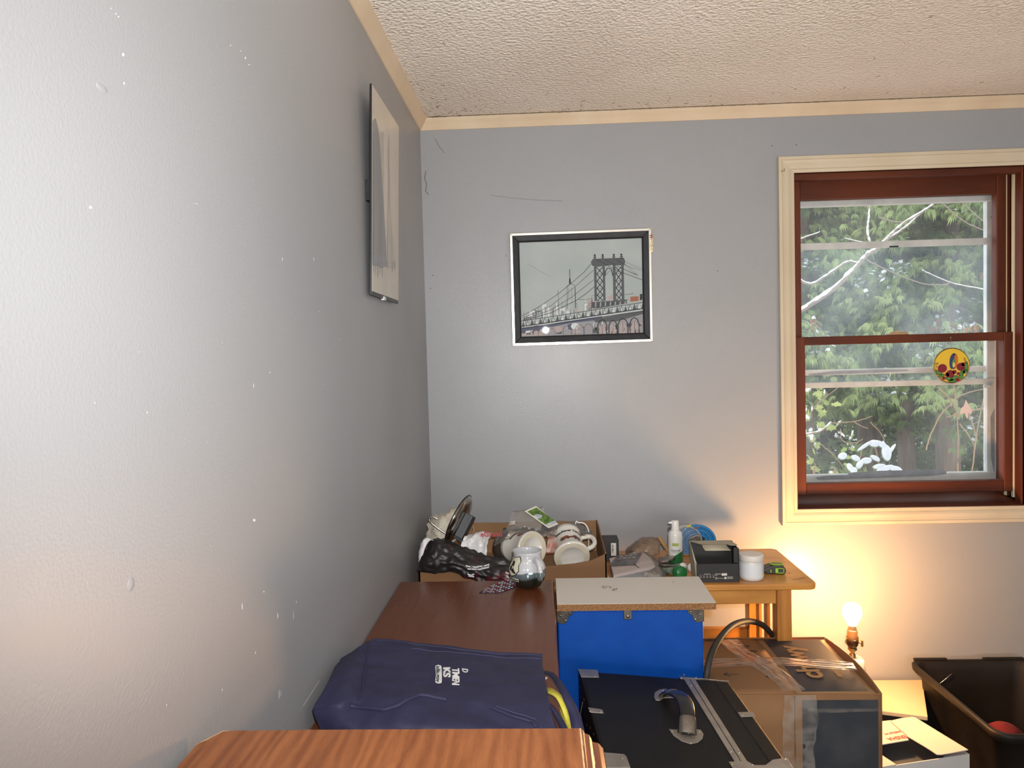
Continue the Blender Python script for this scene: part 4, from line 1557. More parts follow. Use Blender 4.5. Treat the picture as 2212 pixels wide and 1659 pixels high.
# right panel stands a little proud of the flap, bowed
rows = []
for j in range(9):
    v = j / 8
    y = CY0 + (CY1 - CY0) * v
    bow = .010 * math.sin(v * math.pi)
    rows.append([(CX1 + bow * q, y, ZX * q + (.007 * math.sin(v * math.pi) if q == 1 else 0)) for q in (0, .25, .5, .75, 1)])
g.grid([list(r) for r in zip(*rows)][::-1])
g.build('side_panel', M['card'], t, solid=WT, off=0)
G().box(CX0 + WT, CX1 - WT, CY0 + WT, CY1 - WT, 0, .004).build('bottom_panel', M['card'], t)
XM = PZ(1719, 1494, ZX).x          # crease between plain and printed flaps
XM2 = XM + .012


def top_grid(xa, xb, nx, z=0.0):
    return [[(x, CY0 + (CY1 - CY0) * j / 12, ZX + z + bulge(x, CY0 + (CY1 - CY0) * j / 12)) for x in [xa + (xb - xa) * i / nx for i in range(nx + 1)]] for j in range(13)]


G().grid(top_grid(CX0 + .003, XM - .0008, 8)).build('top_flap', M['card'], t, solid=.003)
G().grid(top_grid(XM + .0008, CX1 - .012, 10, -.0006)).build('top_flap', M['cardl'], t, solid=.003)
G().grid([[(p[0], min(max(p[1], CY0 + .012), CY1 - .016), p[2] + .0006) for p in r] for r in top_grid(XM2 + .004, CX1 - .026, 10)]).build('navy_print', M['navyp'], t)
G().box(PY(1732, 1560, CY0).x, CX1 - .010, CY0 - .0056, CY0 - .0050, .02, ZX - .014).build('navy_print', M['navyp'], t)
G().box(XM - .010, XM - .008, CY0 - .0058, CY0 - .0050, .05, ZX - .004).build('panel_score', M['printblk'], t)
chw = mat('orange_print', (.40, .22, .09), .8)
tc_ = PZ(1765, 1468, ZX + .006)
text('printed_word', 'chewy', .082, axes((tc_.x + .022, CY0 + .075, ZX + .0078), (0, 1, 0), (-1, 0, 0), (0, 0, 1)), chw, t, bold=.0022, sx=1.02)
pa = PZ(1800, 1450, ZX + .006)
G().box(pa.x, pa.x + .012, CY0 + .085, CY0 + .125, ZX + .0066, ZX + .0072).build('printed_tick', chw, t)


def flat_arrow(x, y):
    p = PZ(x, y, ZX)
    z = ZX + .0012 + bulge(p.x, p.y)
    g = G()
    g.strip([(p.x, p.y, z), (p.x + .040, p.y, z)], .0035, (0, 0, 1))
    g.strip([(p.x + .012, p.y + .012, z), (p.x, p.y, z), (p.x + .014, p.y - .012, z)], .004, (0, 0, 1))
    return g.build('printed_arrow', M['printblk'], t)


flat_arrow(1564, 1459)
flat_arrow(1527, 1384)
for (x, y, s_) in ((1613, 1396, 'e'), (1628, 1408, 'o'), (1650, 1446, 'o'), (1662, 1462, 'o'), (1596, 1436, 'o')):
    p = PZ(x, y, ZX + .004)
    z = ZX + .0014 + bulge(p.x, p.y)
    g = G()
    g.strip([(p.x + .008 * math.cos(a), p.y + .006 * math.sin(a), z) for a in [k * math.pi / 5 for k in range(11)]], .003, (0, 0, 1))
    g.strip([(p.x - .006, p.y, z), (p.x + .008, p.y, z)], .0025, (0, 0, 1))
    g.build('printed_symbol', M['printblk'], t)
# crossing tape on the top and down the front
def tape_strip(name, ctr, wid, sd=0.0, folds=1.0):
    """ctr: list of (x, y, z, widthwise vector)"""
    rows = []
    P_ = dense([Vector(c) for c in ctr], 6)
    n = len(P_)
    for i, p in enumerate(P_):
        tt = (P_[min(i + 1, n - 1)] - P_[max(i - 1, 0)]).normalized()
        wv = Vector((1, 0, 0)) if abs(tt.x) < .7 else Vector((0, 1, 0))
        wv = (wv - tt * wv.dot(tt)).normalized()
        nn = tt.cross(wv)
        if nn.z < -0.01 or (abs(nn.z) <= .01 and nn.y > 0):
            nn = -nn
        r = []
        m_ = 14
        for j in range(m_ + 1):
            w = (j / m_ - .5) * wid * (1 + .15 * nz(i * .4 + sd, 1.5))
            edge = .004 * nz(i * .9 + sd, j * .2) if j in (0, m_) else 0
            h = .0012 + folds * .0016 * abs(nz(j * .9 + sd * 3, i * .13)) + folds * .0018 * max(0, nz(i * .5 + sd, j * .5, 2))
            r.append(p + wv * (w + edge) + nn * h)
        rows.append(r)
    return G().grid(rows).build(name, M['tape'], t)


zz = ZX + .003
tape_strip('tape', [(CX0 + .01, CY0 + .175, zz), (CX0 + .12, CY0 + .182, zz + .003), (CX0 + .22, CY0 + .178, zz + .005), (CX0 + .32, CY0 + .165, zz + .003), (CX1 - .004, CY0 + .15, zz + .001)], .056, 1.0, 1.3)
tape_strip('tape', [(CX0 + .125, CY1 - .02, zz), (CX0 + .135, CY0 + .25, zz + .002), (CX0 + .165, CY0 + .17, zz + .004), (CX0 + .195, CY0 + .08, zz + .003), (CX0 + .205, CY0 + .006, zz + .0005)], .060, 3.0, 1.3)
tape_strip('tape', [(CX0 + .215, CY0 - .006, ZX), (CX0 + .215, CY0 - .0085, ZX - .04), (CX0 + .212, CY0 - .0085, ZX - .1), (CX0 + .208, CY0 - .0075, ZX - .2), (CX0 + .208, CY0 - .007, ZX - .55)], .085, 5.0, 1.5)
tape_strip('tape', [(XM + .02, CY0 - .0075, ZX - .036), (XM + .07, CY0 - .0075, ZX - .038), (CX1 - .01, CY0 - .0072, ZX - .036)], .036, 7.0, .8)

# ------------------------------------------------------------------ black hose loop
M['rubber'] = mat('scuffed_black_rubber', (.020, .017, .015), .62, c2=(.032, .024, .018), ns=14)
px = [(1526, 1640, 1.862), (1525, 1500, 1.862), (1527, 1455, 1.865), (1538, 1410, 1.90), (1558, 1375, 1.96), (1583, 1351, 2.04), (1612, 1342, 2.12), (1641, 1347, 2.20), (1662, 1364, 2.27), (1676, 1390, 2.295), (1682, 1440, 2.295)]
P_ = [PY(*a) for a in px]
P_ = [Vector((P_[0].x, P_[0].y, .012))] + P_ + [Vector((P_[-1].x, P_[-1].y, .012))]
g = G()
g.tube(dense(P_, 8), .0085, 14)
t = g.build('rubber_hose', M['rubber'])
tag(t, 'thick black rubber hose arching up between the blue trunk and the taped carton', 'hose')

# ------------------------------------------------------------------ pine table
M['pine'] = woodmat('honey_pine', (.40, .15, .024), (.60, .27, .055), (.5, 6, 6), 3.2, .33, coat=.15, band=.3)
M['pinev'] = woodmat('honey_pine_upright', (.36, .13, .02), (.54, .225, .045), (6, 6, .5), 3.2, .36, coat=.1, band=.3)
ZT = .88
tf = PZ(1757, 1252, ZT)
tb = PZ(1676, 1184, ZT)
TXR = (tf.x + tb.x) / 2
TYF = PZ(1640, 1262, ZT).y
TYB = tb.y
TXL = XL + .02
t = thing('pine_table', 'long honey pine table against the window wall with slatted ends', 'table', ((TXL + TXR) / 2, (TYF + TYB) / 2, 0))
r = .022
pl = []
for cx_, cy_, a0 in ((TXR - r, TYF + r, -90), (TXR - r, TYB - r, 0), (TXL + r, TYB - r, 90), (TXL + r, TYF + r, 180)):
    for k in range(5):
        a = R(a0 + k * 22.5)
        pl.append((cx_ + r * math.cos(a), cy_ + r * math.sin(a), ZT - .020))
G().prism(pl, (0, 0, .020)).build('tabletop', M['pine'], t, bev=.005, seg=3)
LX = PY(1711, 1330, TYF + .02).x
LW = .044
ly = [TYF + .018, TYB - .018 - LW]
for x0 in (LX - LW, TXL + .03):
    for y0 in ly:
        G().box(x0, x0 + LW, y0, y0 + LW, 0, ZT - .020).build('leg', M['pinev'], t, bev=.004)
xa, xb = TXL + .03 + LW, LX - LW
for y0 in (ly[0] + .008, ly[1] + LW - .026):
    G().box(xa, xb, y0, y0 + .018, ZT - .068, ZT - .020).build('apron', M['pine'], t, bev=.002)
for x0 in (LX - .030, TXL + .044):
    G().box(x0, x0 + .018, ly[0] + LW, ly[1], ZT - .068, ZT - .020).build('end_apron', M['pine'], t, bev=.002)
    G().box(x0, x0 + .018, ly[0] + LW, ly[1], .16, .20).build('end_rail', M['pine'], t, bev=.002)
    sp = (ly[1] - ly[0] - LW)
    for k in range(3):
        yy = ly[0] + LW + sp * (k + .5) / 3 - .017
        G().box(x0 + .003, x0 + .015, yy, yy + .034, .20, ZT - .068).build('slat', M['pinev'], t, bev=.002)
G().box(xa, xb, ly[1] + .014, ly[1] + .032, ZT - .305, ZT - .262).build('back_rail', M['pine'], t, bev=.002)
# a couple of dark dents in the top edge
g = G()
p = PZ(1735, 1250, ZT)
g.strip([PZ(x, y, ZT + .0003) for x, y in ((1710, 1252), (1722, 1251), (1738, 1248))], .0025, (0, 0, 1))
p = PZ(1705, 1238, ZT + .0004)
g.box(p.x - .002, p.x + .002, p.y - .002, p.y + .002, ZT, ZT + .0005)
g.build('dent', M['grime'], t)

# ------------------------------------------------------------------ low cream stand, table lamp
M['creamtop'] = mat('cream_painted_board', (.62, .54, .38), .5, c2=(.57, .48, .33), ns=4)
M['stand'] = mat('dark_stand', (.02, .017, .015), .6)
ZS = .375
q = [PZ(x, y, ZS) for x, y in ((1800, 1448), (1991, 1467), (2004, 1548), (1800, 1522))]
t = thing('low_stand', 'low stand with a cream board top under the lamp, beside the black tote', 'stand', ((q[0].x + q[2].x) / 2, (q[0].y + q[2].y) / 2, 0))
G().prism([Vector((p.x, min(p.y, YW - .02), ZS - .014)) for p in q][::-1], (0, 0, .014)).build('board_top', M['creamtop'], t, bev=.002)
x0, x1 = max(q[0].x, q[3].x) + .02, min(q[1].x, q[2].x) - .03
y0, y1 = max(q[2].y, q[3].y) + .02, min(q[0].y, q[1].y, YW - .02) - .02
G().box(x0, x1, y0, y1, .02, ZS - .014).build('body', M['stand'], t, bev=.003)
G().box(x0 + .02, x1 - .02, y0 + .02, y1 - .02, 0, .02).build('plinth', M['stand'], t)

M['ceram'] = mat('white_glazed_ceramic', (.74, .68, .58), .25, coat=.4)
bulb_p = PY(1838, 1326, 2.44)
lx_, ly_ = bulb_p.x + .004, bulb_p.y
t = thing('table_lamp', 'lit table lamp without a shade, white body and bare bulb', 'lamp', (lx_, ly_, ZS))
zb_ = bulb_p.z
ztop = PY(1850, 1421, 2.44).z
G(place((lx_, ly_, ZS))).lathe([(0, 0), (.066, 0), (.070, .006), (.074, .03), (.070, .07), (.060, .12), (.048, ztop - ZS - .06), (.038, ztop - ZS - .03), (.036, ztop - ZS - .008), (.031, ztop - ZS), (0, ztop - ZS + .003)], 40).build('body', M['ceram'], t)
g = G(place((lx_, ly_, ztop)))
g.lathe([(.010, 0), (.010, .012), (.006, .016), (.008, .022), (.014, .028), (.014, .032), (.006, .036)], 20)
g.build('neck', M['bronze'], t)
zs0 = ztop + .034
zs1 = zb_ - .052
M['socket'] = mat('brown_lamp_socket', (.06, .035, .018), .35, .5)
g = G(place((lx_, ly_, zs0)))
hs = zs1 - zs0
g.lathe([(0, 0), (.012, 0), (.017, .010), (.019, .020), (.019, hs * .62), (.0165, hs * .64), (.0165, hs * .98), (.014, hs)], 24)
g.build('socket', M['socket'], t)
g = G(place((lx_, ly_, zs0)))
g.tube([(.019, -.004, .018), (.030, -.006, .018)], .0035, 8)
g.tube([(.028, -.006, .026), (.029, -.006, .006)], .004, 8)
g.build('switch_key', M['bronze'], t)
g = G(place((lx_, ly_, zs0)))
g.tube([(-.024, -.002, hs * .58), (-.018, -.004, hs * .52), (0, -.021, hs * .5), (.018, -.004, hs * .52), (.028, -.002, hs * .54)], .0012, 6)
g.tube([(-.019, 0, .012), (-.024, -.002, .020), (-.021, 0, .026)], .0016, 6)
g.build('wire_clip', M['bronze'], t)
G(place((lx_, ly_, zs1 - .003))).lathe([(.0125, 0), (.0125, .016), (.013, .018)], 20).build('bulb_base', mat('bulb_screw_base', (.6, .55, .45), .3, .9), t)
bm = mat('lit_bulb_glass', (1, 1, 1), .3, emit=(1.0, .50, .18), es=610)
zq = zb_ - (zs1 + .012)
G(place((lx_, ly_, zs1 + .012))).lathe([(.012, 0), (.014, .008), (.021, .020), (.028, .034), (.030, .046), (.028, .058), (.021, .069), (.010, .075), (0, .0765)], 28).build('bulb', bm, t)

# ------------------------------------------------------------------ black storage tote
M['tote'] = mat('black_polypropylene', (.009, .007, .006), .45, c2=(.014, .010, .008), ns=10, bump=.1, bs=40, rough2=.6, spec=.3)
ZR = .456
ta = PZ(1972, 1424, ZR)
tb_ = PZ(2140, 1590, ZR)
tx0 = (ta.x + tb_.x) / 2
ty1, ty0 = min(ta.y, YW - .03), tb_.y
tx1 = tx0 + .42
t = thing('storage_tote', 'large open black plastic tote below the window, under its right side', 'tote', ((tx0 + tx1) / 2, (ty0 + ty1) / 2, 0))


def rr(x0, x1, y0, y1, r, z, n=5):
    o = []
    for cx_, cy_, a0 in ((x1 - r, y0 + r, -90), (x1 - r, y1 - r, 0), (x0 + r, y1 - r, 90), (x0 + r, y0 + r, 180)):
        for k in range(n + 1):
            a = R(a0 + k * 90 / n)
            o.append((cx_ + r * math.cos(a), cy_ + r * math.sin(a), z))
    return o + [o[0]]


rows = []
for ins, z in ((.075, .0), (.055, .012), (.030, .28), (.022, ZR - .035), (.010, ZR - .032), (.002, ZR - .022), (0, ZR - .004), (.003, ZR), (.012, ZR), (.016, ZR - .004), (.022, ZR - .03), (.036, .28), (.060, .02)):
    rows.append(rr(tx0 + ins, tx1 - ins, ty0 + ins, ty1 - ins, .045, z))
g = G()
g.grid(rows)
n_ = len(rows[0]) - 1
g.add([p for p in rows[-1][:-1]], [tuple(range(n_))])
g.add([p for p in rows[0][:-1]], [tuple(range(n_))[::-1]])
g.build('tub', M['tote'], t)
g = G()
for xa_, xb_ in ((tx0 + .02, tx0 + .135), (tx0 + .26, tx1 - .02)):
    g.box(xa_, xb_, ty1 - .014, ty1 - .001, ZR - .002, ZR + .007)
g.build('rim_lug', M['tote'], t, bev=.003)
g = G()
g.tube([(tx0 + .020, ty0 + .15, ZR - .012), (tx0 + .009, ty0 + .16, ZR - .012), (tx0 + .009, ty0 + .26, ZR - .012), (tx0 + .020, ty0 + .27, ZR - .012)], .005, 8)
g.build('handle_rib', M['tote'], t)
g = G(place((tx0 + .13, ty1 - .030, ZR - .045)))
g.tube([(-.03, 0, -.03), (-.012, -.004, -.012), (0, -.004, 0), (.01, 0, .004)], .002, 6)
g.build('wire_clip', M['nickel'], t)
# festive plush bits in the tote
M['redfelt'] = mat('red_felt', (.13, .006, .009), .95, bump=.3, bs=150)
M['beigef'] = mat('beige_fleece', (.50, .38, .28), .95, bump=.5, bs=90)
rc = PZ(2170, 1578, .385)
rc.z = 0
t = thing('red_felt_hat', 'red felt hat with a beige fleece brim inside the black tote', 'hat', rc + Vector((0, 0, .03)))
g = G(place(rc + Vector((0, 0, .022))))
g.lathe([(0, 0), (.055, 0), (.062, .10), (.060, .26), (.058, .33), (.050, .362), (.030, .378), (0, .384)], 28)
g.build('crown', M['redfelt'], t)
g = G(place(rc + Vector((-.046, -.022, .345)), R(18), R(35)))
g.lathe([(0, -.018), (.034, -.016), (.044, 0), (.034, .016), (0, .020)], 24)
g.build('brim', M['beigef'], t)
G(place(rc + Vector((.050, -.03, .345)), 0, R(30))).lathe([(0, -.02), (.010, -.016), (.012, 0), (.010, .016), (0, .02)], 16).build('white_trim', M['lamin'], t)
rc2 = PZ(2206, 1588, .37)
rc2.z = 0
rc2.x = max(rc2.x, rc.x + .105)
t = thing('gold_ornament', 'small gold beaded ornament on a red cloth inside the black tote', 'ornament', rc2 + Vector((0, 0, .03)))
G(place(rc2 + Vector((0, 0, .022)))).lathe([(0, 0), (.038, 0), (.036, .15), (.034, .33), (.020, .355), (0, .36)], 20).build('cloth', M['redfelt'], t)
gold = mat('gold_glitter', (.75, .5, .14), .22, 1.0)
g = G()
rnd = random.Random(2)
for k in range(46):
    a, b = rnd.uniform(0, 6.28), rnd.uniform(0, 1)
    c = rc2 + Vector((.016 * math.cos(a) * b + .004, .016 * math.sin(a) * b - .012, .336 + .018 * rnd.random()))
    g2 = G(place(c)).lathe([(0, -.005), (.0042, -.0025), (.005, 0), (.0042, .0025), (0, .005)], 8)
    g.add(g2.v, g2.f, 0, True)
tag(g.build('bead', gold, t), kind='stuff')
G(place(rc2 + Vector((.006, .010, .392)))).lathe([(0, -.018), (.014, -.012), (.018, 0), (.014, .012), (0, .018)], 16).build('pompom', M['beigef'], t)

# ------------------------------------------------------------------ white open carton with red warning print
M['whitebox'] = mat('white_coated_cardboard', (.62, .62, .62), .6, c2=(.56, .56, .57), ns=6)
M['flapin'] = mat('white_flap', (.58, .52, .48), .7)
M['redprint'] = mat('red_print', (.42, .03, .045), .6)
M['greenline'] = mat('dark_green_line', (.02, .07, .05), .6)
ZWB = .40


def z2(x, y):
    return 1880 + x * .10398, 1520 + y * .10396


def W(x, y, z=ZWB):
    return PZ(*z2(x, y), z)


w_fr = W(2062, 1050)
w_br = W(900, 295)
ay_ = (w_br - w_fr)
ay_.z = 0
wl = ay_.length
ay_.normalize()
ax_ = Vector((ay_.y, -ay_.x, 0))
ww = .34
o_ = w_fr - ax_ * ww
wx = axes((o_.x, o_.y, 0), ax_, ay_, (0, 0, 1))
t = thing('white_carton', 'white open carton with red warning words between the taped carton and the tote', 'box', wx @ Vector((ww / 2, wl / 2, 0)))
G(wx).box(0, ww, 0, .003, 0, ZWB).build('front_panel', M['whitebox'], t)
G(wx).box(0, ww, wl - .003, wl, 0, ZWB).build('back_panel', M['whitebox'], t)
G(wx).box(0, .003, .003, wl - .003, 0, ZWB).build('side_panel', M['whitebox'], t)
G(wx).box(ww - .003, ww, .003, wl - .003, 0, ZWB).build('side_panel', M['whitebox'], t)
G(wx).box(.003, ww - .003, .003, wl - .003, 0, .003).build('bottom_panel', M['whitebox'], t)
g = G()
g.prism([W(x, y, ZWB + .006) for x, y in ((415, 372), (640, 318), (870, 290), (935, 302), (2035, 975), (1700, 1040), (1480, 1075), (1380, 1072), (1290, 1010), (1150, 920), (780, 700), (740, 655), (560, 500))][::-1], (0, 0, .003))
g.build('side_flap', M['flapin'], t, bev=.0008)
g = G()
g.prism([W(x, y, ZWB + .0015) for x, y in ((-500, 480), (180, 388), (420, 360), (560, 500), (740, 655), (800, 770), (205, 872), (-500, 1010))][::-1], (0, 0, .003))
g.build('back_flap', M['flapin'], t, bev=.0008)
g = G()
g.prism([W(x, y, ZWB + .0015) for x, y in ((-500, 640), (195, 1052), (540, 1282), (205, 1345), (-300, 1440))][::-1], (0, 0, .003))
g.build('side_flap', M['flapin'], t, bev=.0008)
# upside-down warning print on the back flap
e0 = W(705, 700, ZWB + .0052)
e1 = W(200, 790, ZWB + .0052)
dx_ = (e1 - e0)
dx_.z = 0
dx_.normalize()
uy = Vector((dx_.y, -dx_.x, 0))
uy = -uy if uy.y > 0 else uy
nrm = dx_.cross(uy)
base = W(705, 650, ZWB + .0052)
text('printed_words', 'ERISHA', .0245, axes(base, dx_, uy, nrm if nrm.z > 0 else -nrm), M['redprint'], t, sx=.82, bold=.0003)
base2 = W(612, 560, ZWB + .0052)
text('printed_words', 'ANDLE WI', .0135, axes(base2, dx_, uy, nrm if nrm.z > 0 else -nrm), M['redprint'], t, sx=.92, bold=.0001)
# printed panel on the front
g = G(wx)
pp = [(.02 + .012 * (1 - math.cos(a)), -.0006, ZWB - .030 - .012 * (1 - math.sin(a))) for a in [k * math.pi / 8 for k in range(5)]]
pth = [(.075, -.0006, ZWB - .10), (.075, -.0006, ZWB - .045), (.078, -.0006, ZWB - .036), (.086, -.0006, ZWB - .031), (.20, -.0006, ZWB - .026), (.212, -.0006, ZWB - .030), (.220, -.0006, ZWB - .040), (.222, -.0006, ZWB - .10)]
g.strip(pth, .0022, (0, -1, 0))
g.build('printed_border', M['greenline'], t)
g = G(wx)
g.prism([(.10, -.0004, ZWB - .09), (.205, -.0004, ZWB - .09), (.205, -.0004, ZWB - .040), (.19, -.0004, ZWB - .037), (.10, -.0004, ZWB - .043)], (0, -.0004, 0))
g.build('printed_patch', M['redprint'], t)
# grey thing packed inside
t = thing('grey_packet', 'dark grey packet lying inside the open white carton', 'packet', wx @ Vector((ww / 2, wl / 2, 0)))
G(wx).box(.012, ww - .03, .012, wl - .03, .004, ZWB - .035).build('packet', mat('slate_grey_card', (.05, .06, .07), .5), t, bev=.004)
G(wx).box(.14, .146, .014, wl - .04, ZWB - .035, ZWB - .033).build('packet_edge', M['dark'], t)

# ------------------------------------------------------------------ shallow cardboard box on the table
ZQ = ZT
fl_ = PZ(905, 1256, ZQ)
BX_0 = PY(905, 1250, TYF + .01).x
BX_1 = PY(1311, 1250, TYF + .01).x
BY_0, BY_1 = TYF + .012, TYB - .012
t = thing('shallow_cardboard_box', 'open shallow brown cardboard box full of mugs at the left end of the table', 'box', ((BX_0 + BX_1) / 2, (BY_0 + BY_1) / 2, ZT))


def wall_panel(a, b, hs, th, name, m):
    """upright sheet from a to b (xy) with heights hs along it"""
    a, b = Vector(a), Vector(b)
    d = (b - a).normalized()
    nn = Vector((d.y, -d.x, 0)) * th
    g = G()
    n = len(hs)
    rows = []
    for q in (0, 1):
        rows.append([a + (b - a) * (i / (n - 1)) + Vector((0, 0, hs[i] * q)) for i in range(n)])
    f_ = [r_ for r_ in rows]
    b_ = [[p + nn for p in r_] for r_ in rows]
    g.grid([f_[0], f_[1], b_[1], b_[0], f_[0]], smooth=False)
    g.add([f_[0][0], f_[1][0], b_[1][0], b_[0][0]], [(0, 1, 2, 3)])
    g.add([f_[0][-1], f_[1][-1], b_[1][-1], b_[0][-1]], [(3, 2, 1, 0)])
    return g.build(name, m, t)


zb0 = PY(1050, 1129, BY_1).z - ZT
zf = PY(1306, 1193, BY_0).z - ZT
# front wall: sags from the right corner towards the left
hs = [.050, .048, .046, .045, .045, .046, .050, .054, .058, .062, .066, .074, zf - .004]
wall_panel((BX_0, BY_0, ZT), (BX_1, BY_0, ZT), hs, -.004, 'front_wall', M['card'])
wall_panel((BX_0, BY_1, ZT), (BX_1, BY_1, ZT), [zb0 - .012, zb0 - .002, zb0, zb0 + .001, zb0, zb0 - .001, zb0, zb0 + .001, zb0 + .002, zb0 + .002, zb0, zb0 + .001, zb0 + .002], .004, 'back_wall', M['cardl'])
wall_panel((BX_0, BY_0, ZT), (BX_0, BY_1, ZT), [.055, .075, .09, .095, zb0 - .012], .004, 'side_wall', M['card'])
wall_panel((BX_1, BY_0, ZT), (BX_1, BY_1, ZT), [zf, zf + .004, zf + .006, zb0 + .006, zb0 + .004], -.004, 'side_wall', M['card'])
G().box(BX_0 + .004, BX_1 - .004, BY_0 + .004, BY_1 - .004, ZT, ZT + .004).build('bottom', M['cardl'], t)
g = G()
p = [PY(x, y, BY_0 + .17) for x, y in ((948, 1150), (972, 1122), (990, 1128), (985, 1176), (944, 1178))]
g.prism(p, (0, .003, 0))
g.build('inner_flap', M['cardl'], t)
g = G()
c = Vector((PY(946, 1160, BY_0 + .06).x, BY_0 + .06, ZT + .085))
g.prism([(c.x - .006, c.y, ZT + .01), (c.x + .008, c.y, ZT + .01), (c.x + .012, c.y, c.z), (c.x, c.y, c.z + .004)], (0, .07, 0))
g.build('inner_flap', M['card'], t)

# ---- printed stein lying with its base towards the camera (right)
M['stein'] = mat('ivory_stoneware', (.70, .68, .63), .22, coat=.5, c2=(.64, .60, .52), ns=9, nlo=.55, nhi=.8)
M['steinbase'] = mat('unglazed_ivory', (.62, .57, .46), .6, c2=(.55, .48, .36), ns=14)
M['brownp'] = mat('brown_figure_print', (.10, .045, .03), .5)
M['redp'] = mat('red_figure_print', (.26, .05, .03), .5)


def stein(name, label, base, axis, upv, Rb, Rm, Lh, print_, hang):
    axis = Vector(axis).normalized()
    up_ = Vector(upv)
    up_ = (up_ - axis * up_.dot(axis)).normalized()
    side = axis.cross(up_)
    mx = axes(base, side, up_, axis)      # local z runs from base to mouth
    t = thing(name, label, 'mug', base, group='printed steins')
    g = G(mx)
    g.lathe([(0, .006), (Rb * .60, .006), (Rb * .66, .001), (Rb * .78, 0), (Rb * .97, 0), (Rb, .004), (Rb, .010), (Rb * .93, .016), (Rm * 1.04, .026), (Rm * 1.04, .032), (Rm, .036),
             (Rm, Lh - .020), (Rm * 1.04, Lh - .017), (Rm * 1.04, Lh - .013), (Rm, Lh - .009), (Rm, Lh - .002), (Rm * .97, Lh), (Rm * .92, Lh - .004), (Rm * .90, .02), (0, .016)], 48)
    g.build('body', M['stein'], t)
    g = G(mx)
    g.lathe([(Rb * .66, .0008), (Rb * .78, -.0004), (Rb * .96, -.0004)], 48)
    g.build('foot_ring', M['steinbase'], t)
    # handle in the plane of angle hang (degrees from local x)
    a = R(hang)
    hx = Vector((math.cos(a), math.sin(a), 0))
    pts = [hx * (Rm - .002) + Vector((0, 0, Lh - .030)), hx * (Rm + .020) + Vector((0, 0, Lh - .028)), hx * (Rm + .034) + Vector((0, 0, Lh - .040)), hx * (Rm + .036) + Vector((0, 0, Lh - .066)), hx * (Rm + .026) + Vector((0, 0, .040)), hx * (Rm + .004) + Vector((0, 0, .030))]
    g = G(mx)
    g.tube(dense(pts, 5), .0075, 12)
    g.build('handle', M['stein'], t)
    if print_:
        def wrap(cv_):
            # text x runs around the body, text y along local z from base to mouth
            th = R(print_) - cv_.x / Rm
            rr_ = Rm + .0006 + cv_.z
            return Vector((rr_ * math.cos(th), rr_ * math.sin(th), cv_.y))
        text('printed_name', 'Medieval Times', .0150, mx @ Matrix.Translation((0, 0, Lh - .046)), M['ink'], t, align='CENTER', warp=wrap, bold=.0004)
        g = G(mx)
        rnd = random.Random(int(hang) + 3)
        for (ox, oy, sc__, m_) in ((-.016, .050, 1, 0), (.018, .050, 1, 1), (-.006, .046, .6, 1), (.004, .048, .5, 0), (-.024, .044, .6, 1), (.028, .044, .7, 1)):
            pts2 = []
            for k in range(14):
                aa = 2 * math.pi * k / 14
                q_ = 1 + .45 * nz(k * 1.7, ox * 200, oy * 90)
                pts2.append((ox + .012 * sc__ * q_ * math.cos(aa), oy + .0075 * sc__ * q_ * math.sin(aa)))
            vs = []
            for (u_, v_) in pts2 + [(ox, oy)]:
                th = R(print_) - u_ / Rm
                vs.append(((Rm + .0007) * math.cos(th), (Rm + .0007) * math.sin(th), v_))
            g.add(vs, [(k, (k + 1) % 14, 14) for k in range(14)], m_)
        for k in range(10):
            th = R(print_) - rnd.uniform(-.03, .03) / Rm
            z_ = rnd.uniform(.040, .058)
            g.tube([((Rm + .0008) * math.cos(th), (Rm + .0008) * math.sin(th), z_), ((Rm + .0008) * math.cos(th + .15), (Rm + .0008) * math.sin(th + .15), z_ - rnd.uniform(.003, .010))], .0008, 5, 1)
        g.build('printed_figures', [M['redp'], M['brownp']], t)
    return t


yb1 = BY_0 + .055
sb = PY(1236, 1205, yb1)
stein('stein', 'cream stein printed with dark lettering lying base forward at the right of the box', (sb.x, sb.y, max(sb.z, ZT + .060)), (-.10, .93, .34), (0, 0, 1), .0560, .0445, .125, 90, 8)
yb2 = BY_0 + .050
sb = PY(1151, 1186, yb2)
stein('stein', 'stein lying on its side behind the shiny mug, pale base disc facing the room', (sb.x, sb.y, sb.z), (-.62, .77, -.12), (0, 0, 1), .0540, .0440, .112, 75, 250)
# dark fuzzy lid beyond its mouth
mo = Vector((sb.x, sb.y, sb.z)) + Vector((-.62, .77, -.12)).normalized() * .137 + Vector((-.006, 0, 0))
t = thing('brown_brush_head', 'dark brown bristly round cap at the mouth of the lying stein', 'brush', mo)
am = Vector((-.74, .66, -.12)).normalized()
mx = axes(mo, am.cross(Vector((0, 0, 1))).normalized(), Vector((0, 0, 1)), am)
g = G(mx)
rows = []
for (r_, z_) in ((0, -.022), (.030, -.022), (.042, -.016), (.047, -.004), (.046, .010), (.036, .018), (0, .021)):
    rows.append([(r_ * (1 + .05 * nz(k * 2.3, z_ * 300)) * math.cos(k * math.pi / 24), r_ * (1 + .05 * nz(k * 2.3, z_ * 300)) * math.sin(k * math.pi / 24), z_ + .002 * nz(k * 1.9, r_ * 200)) for k in range(49)])
g.grid(rows)
g.build('cap', mat('dark_brown_bristle', (.045, .03, .022), .95, bump=1, bs=300), t)

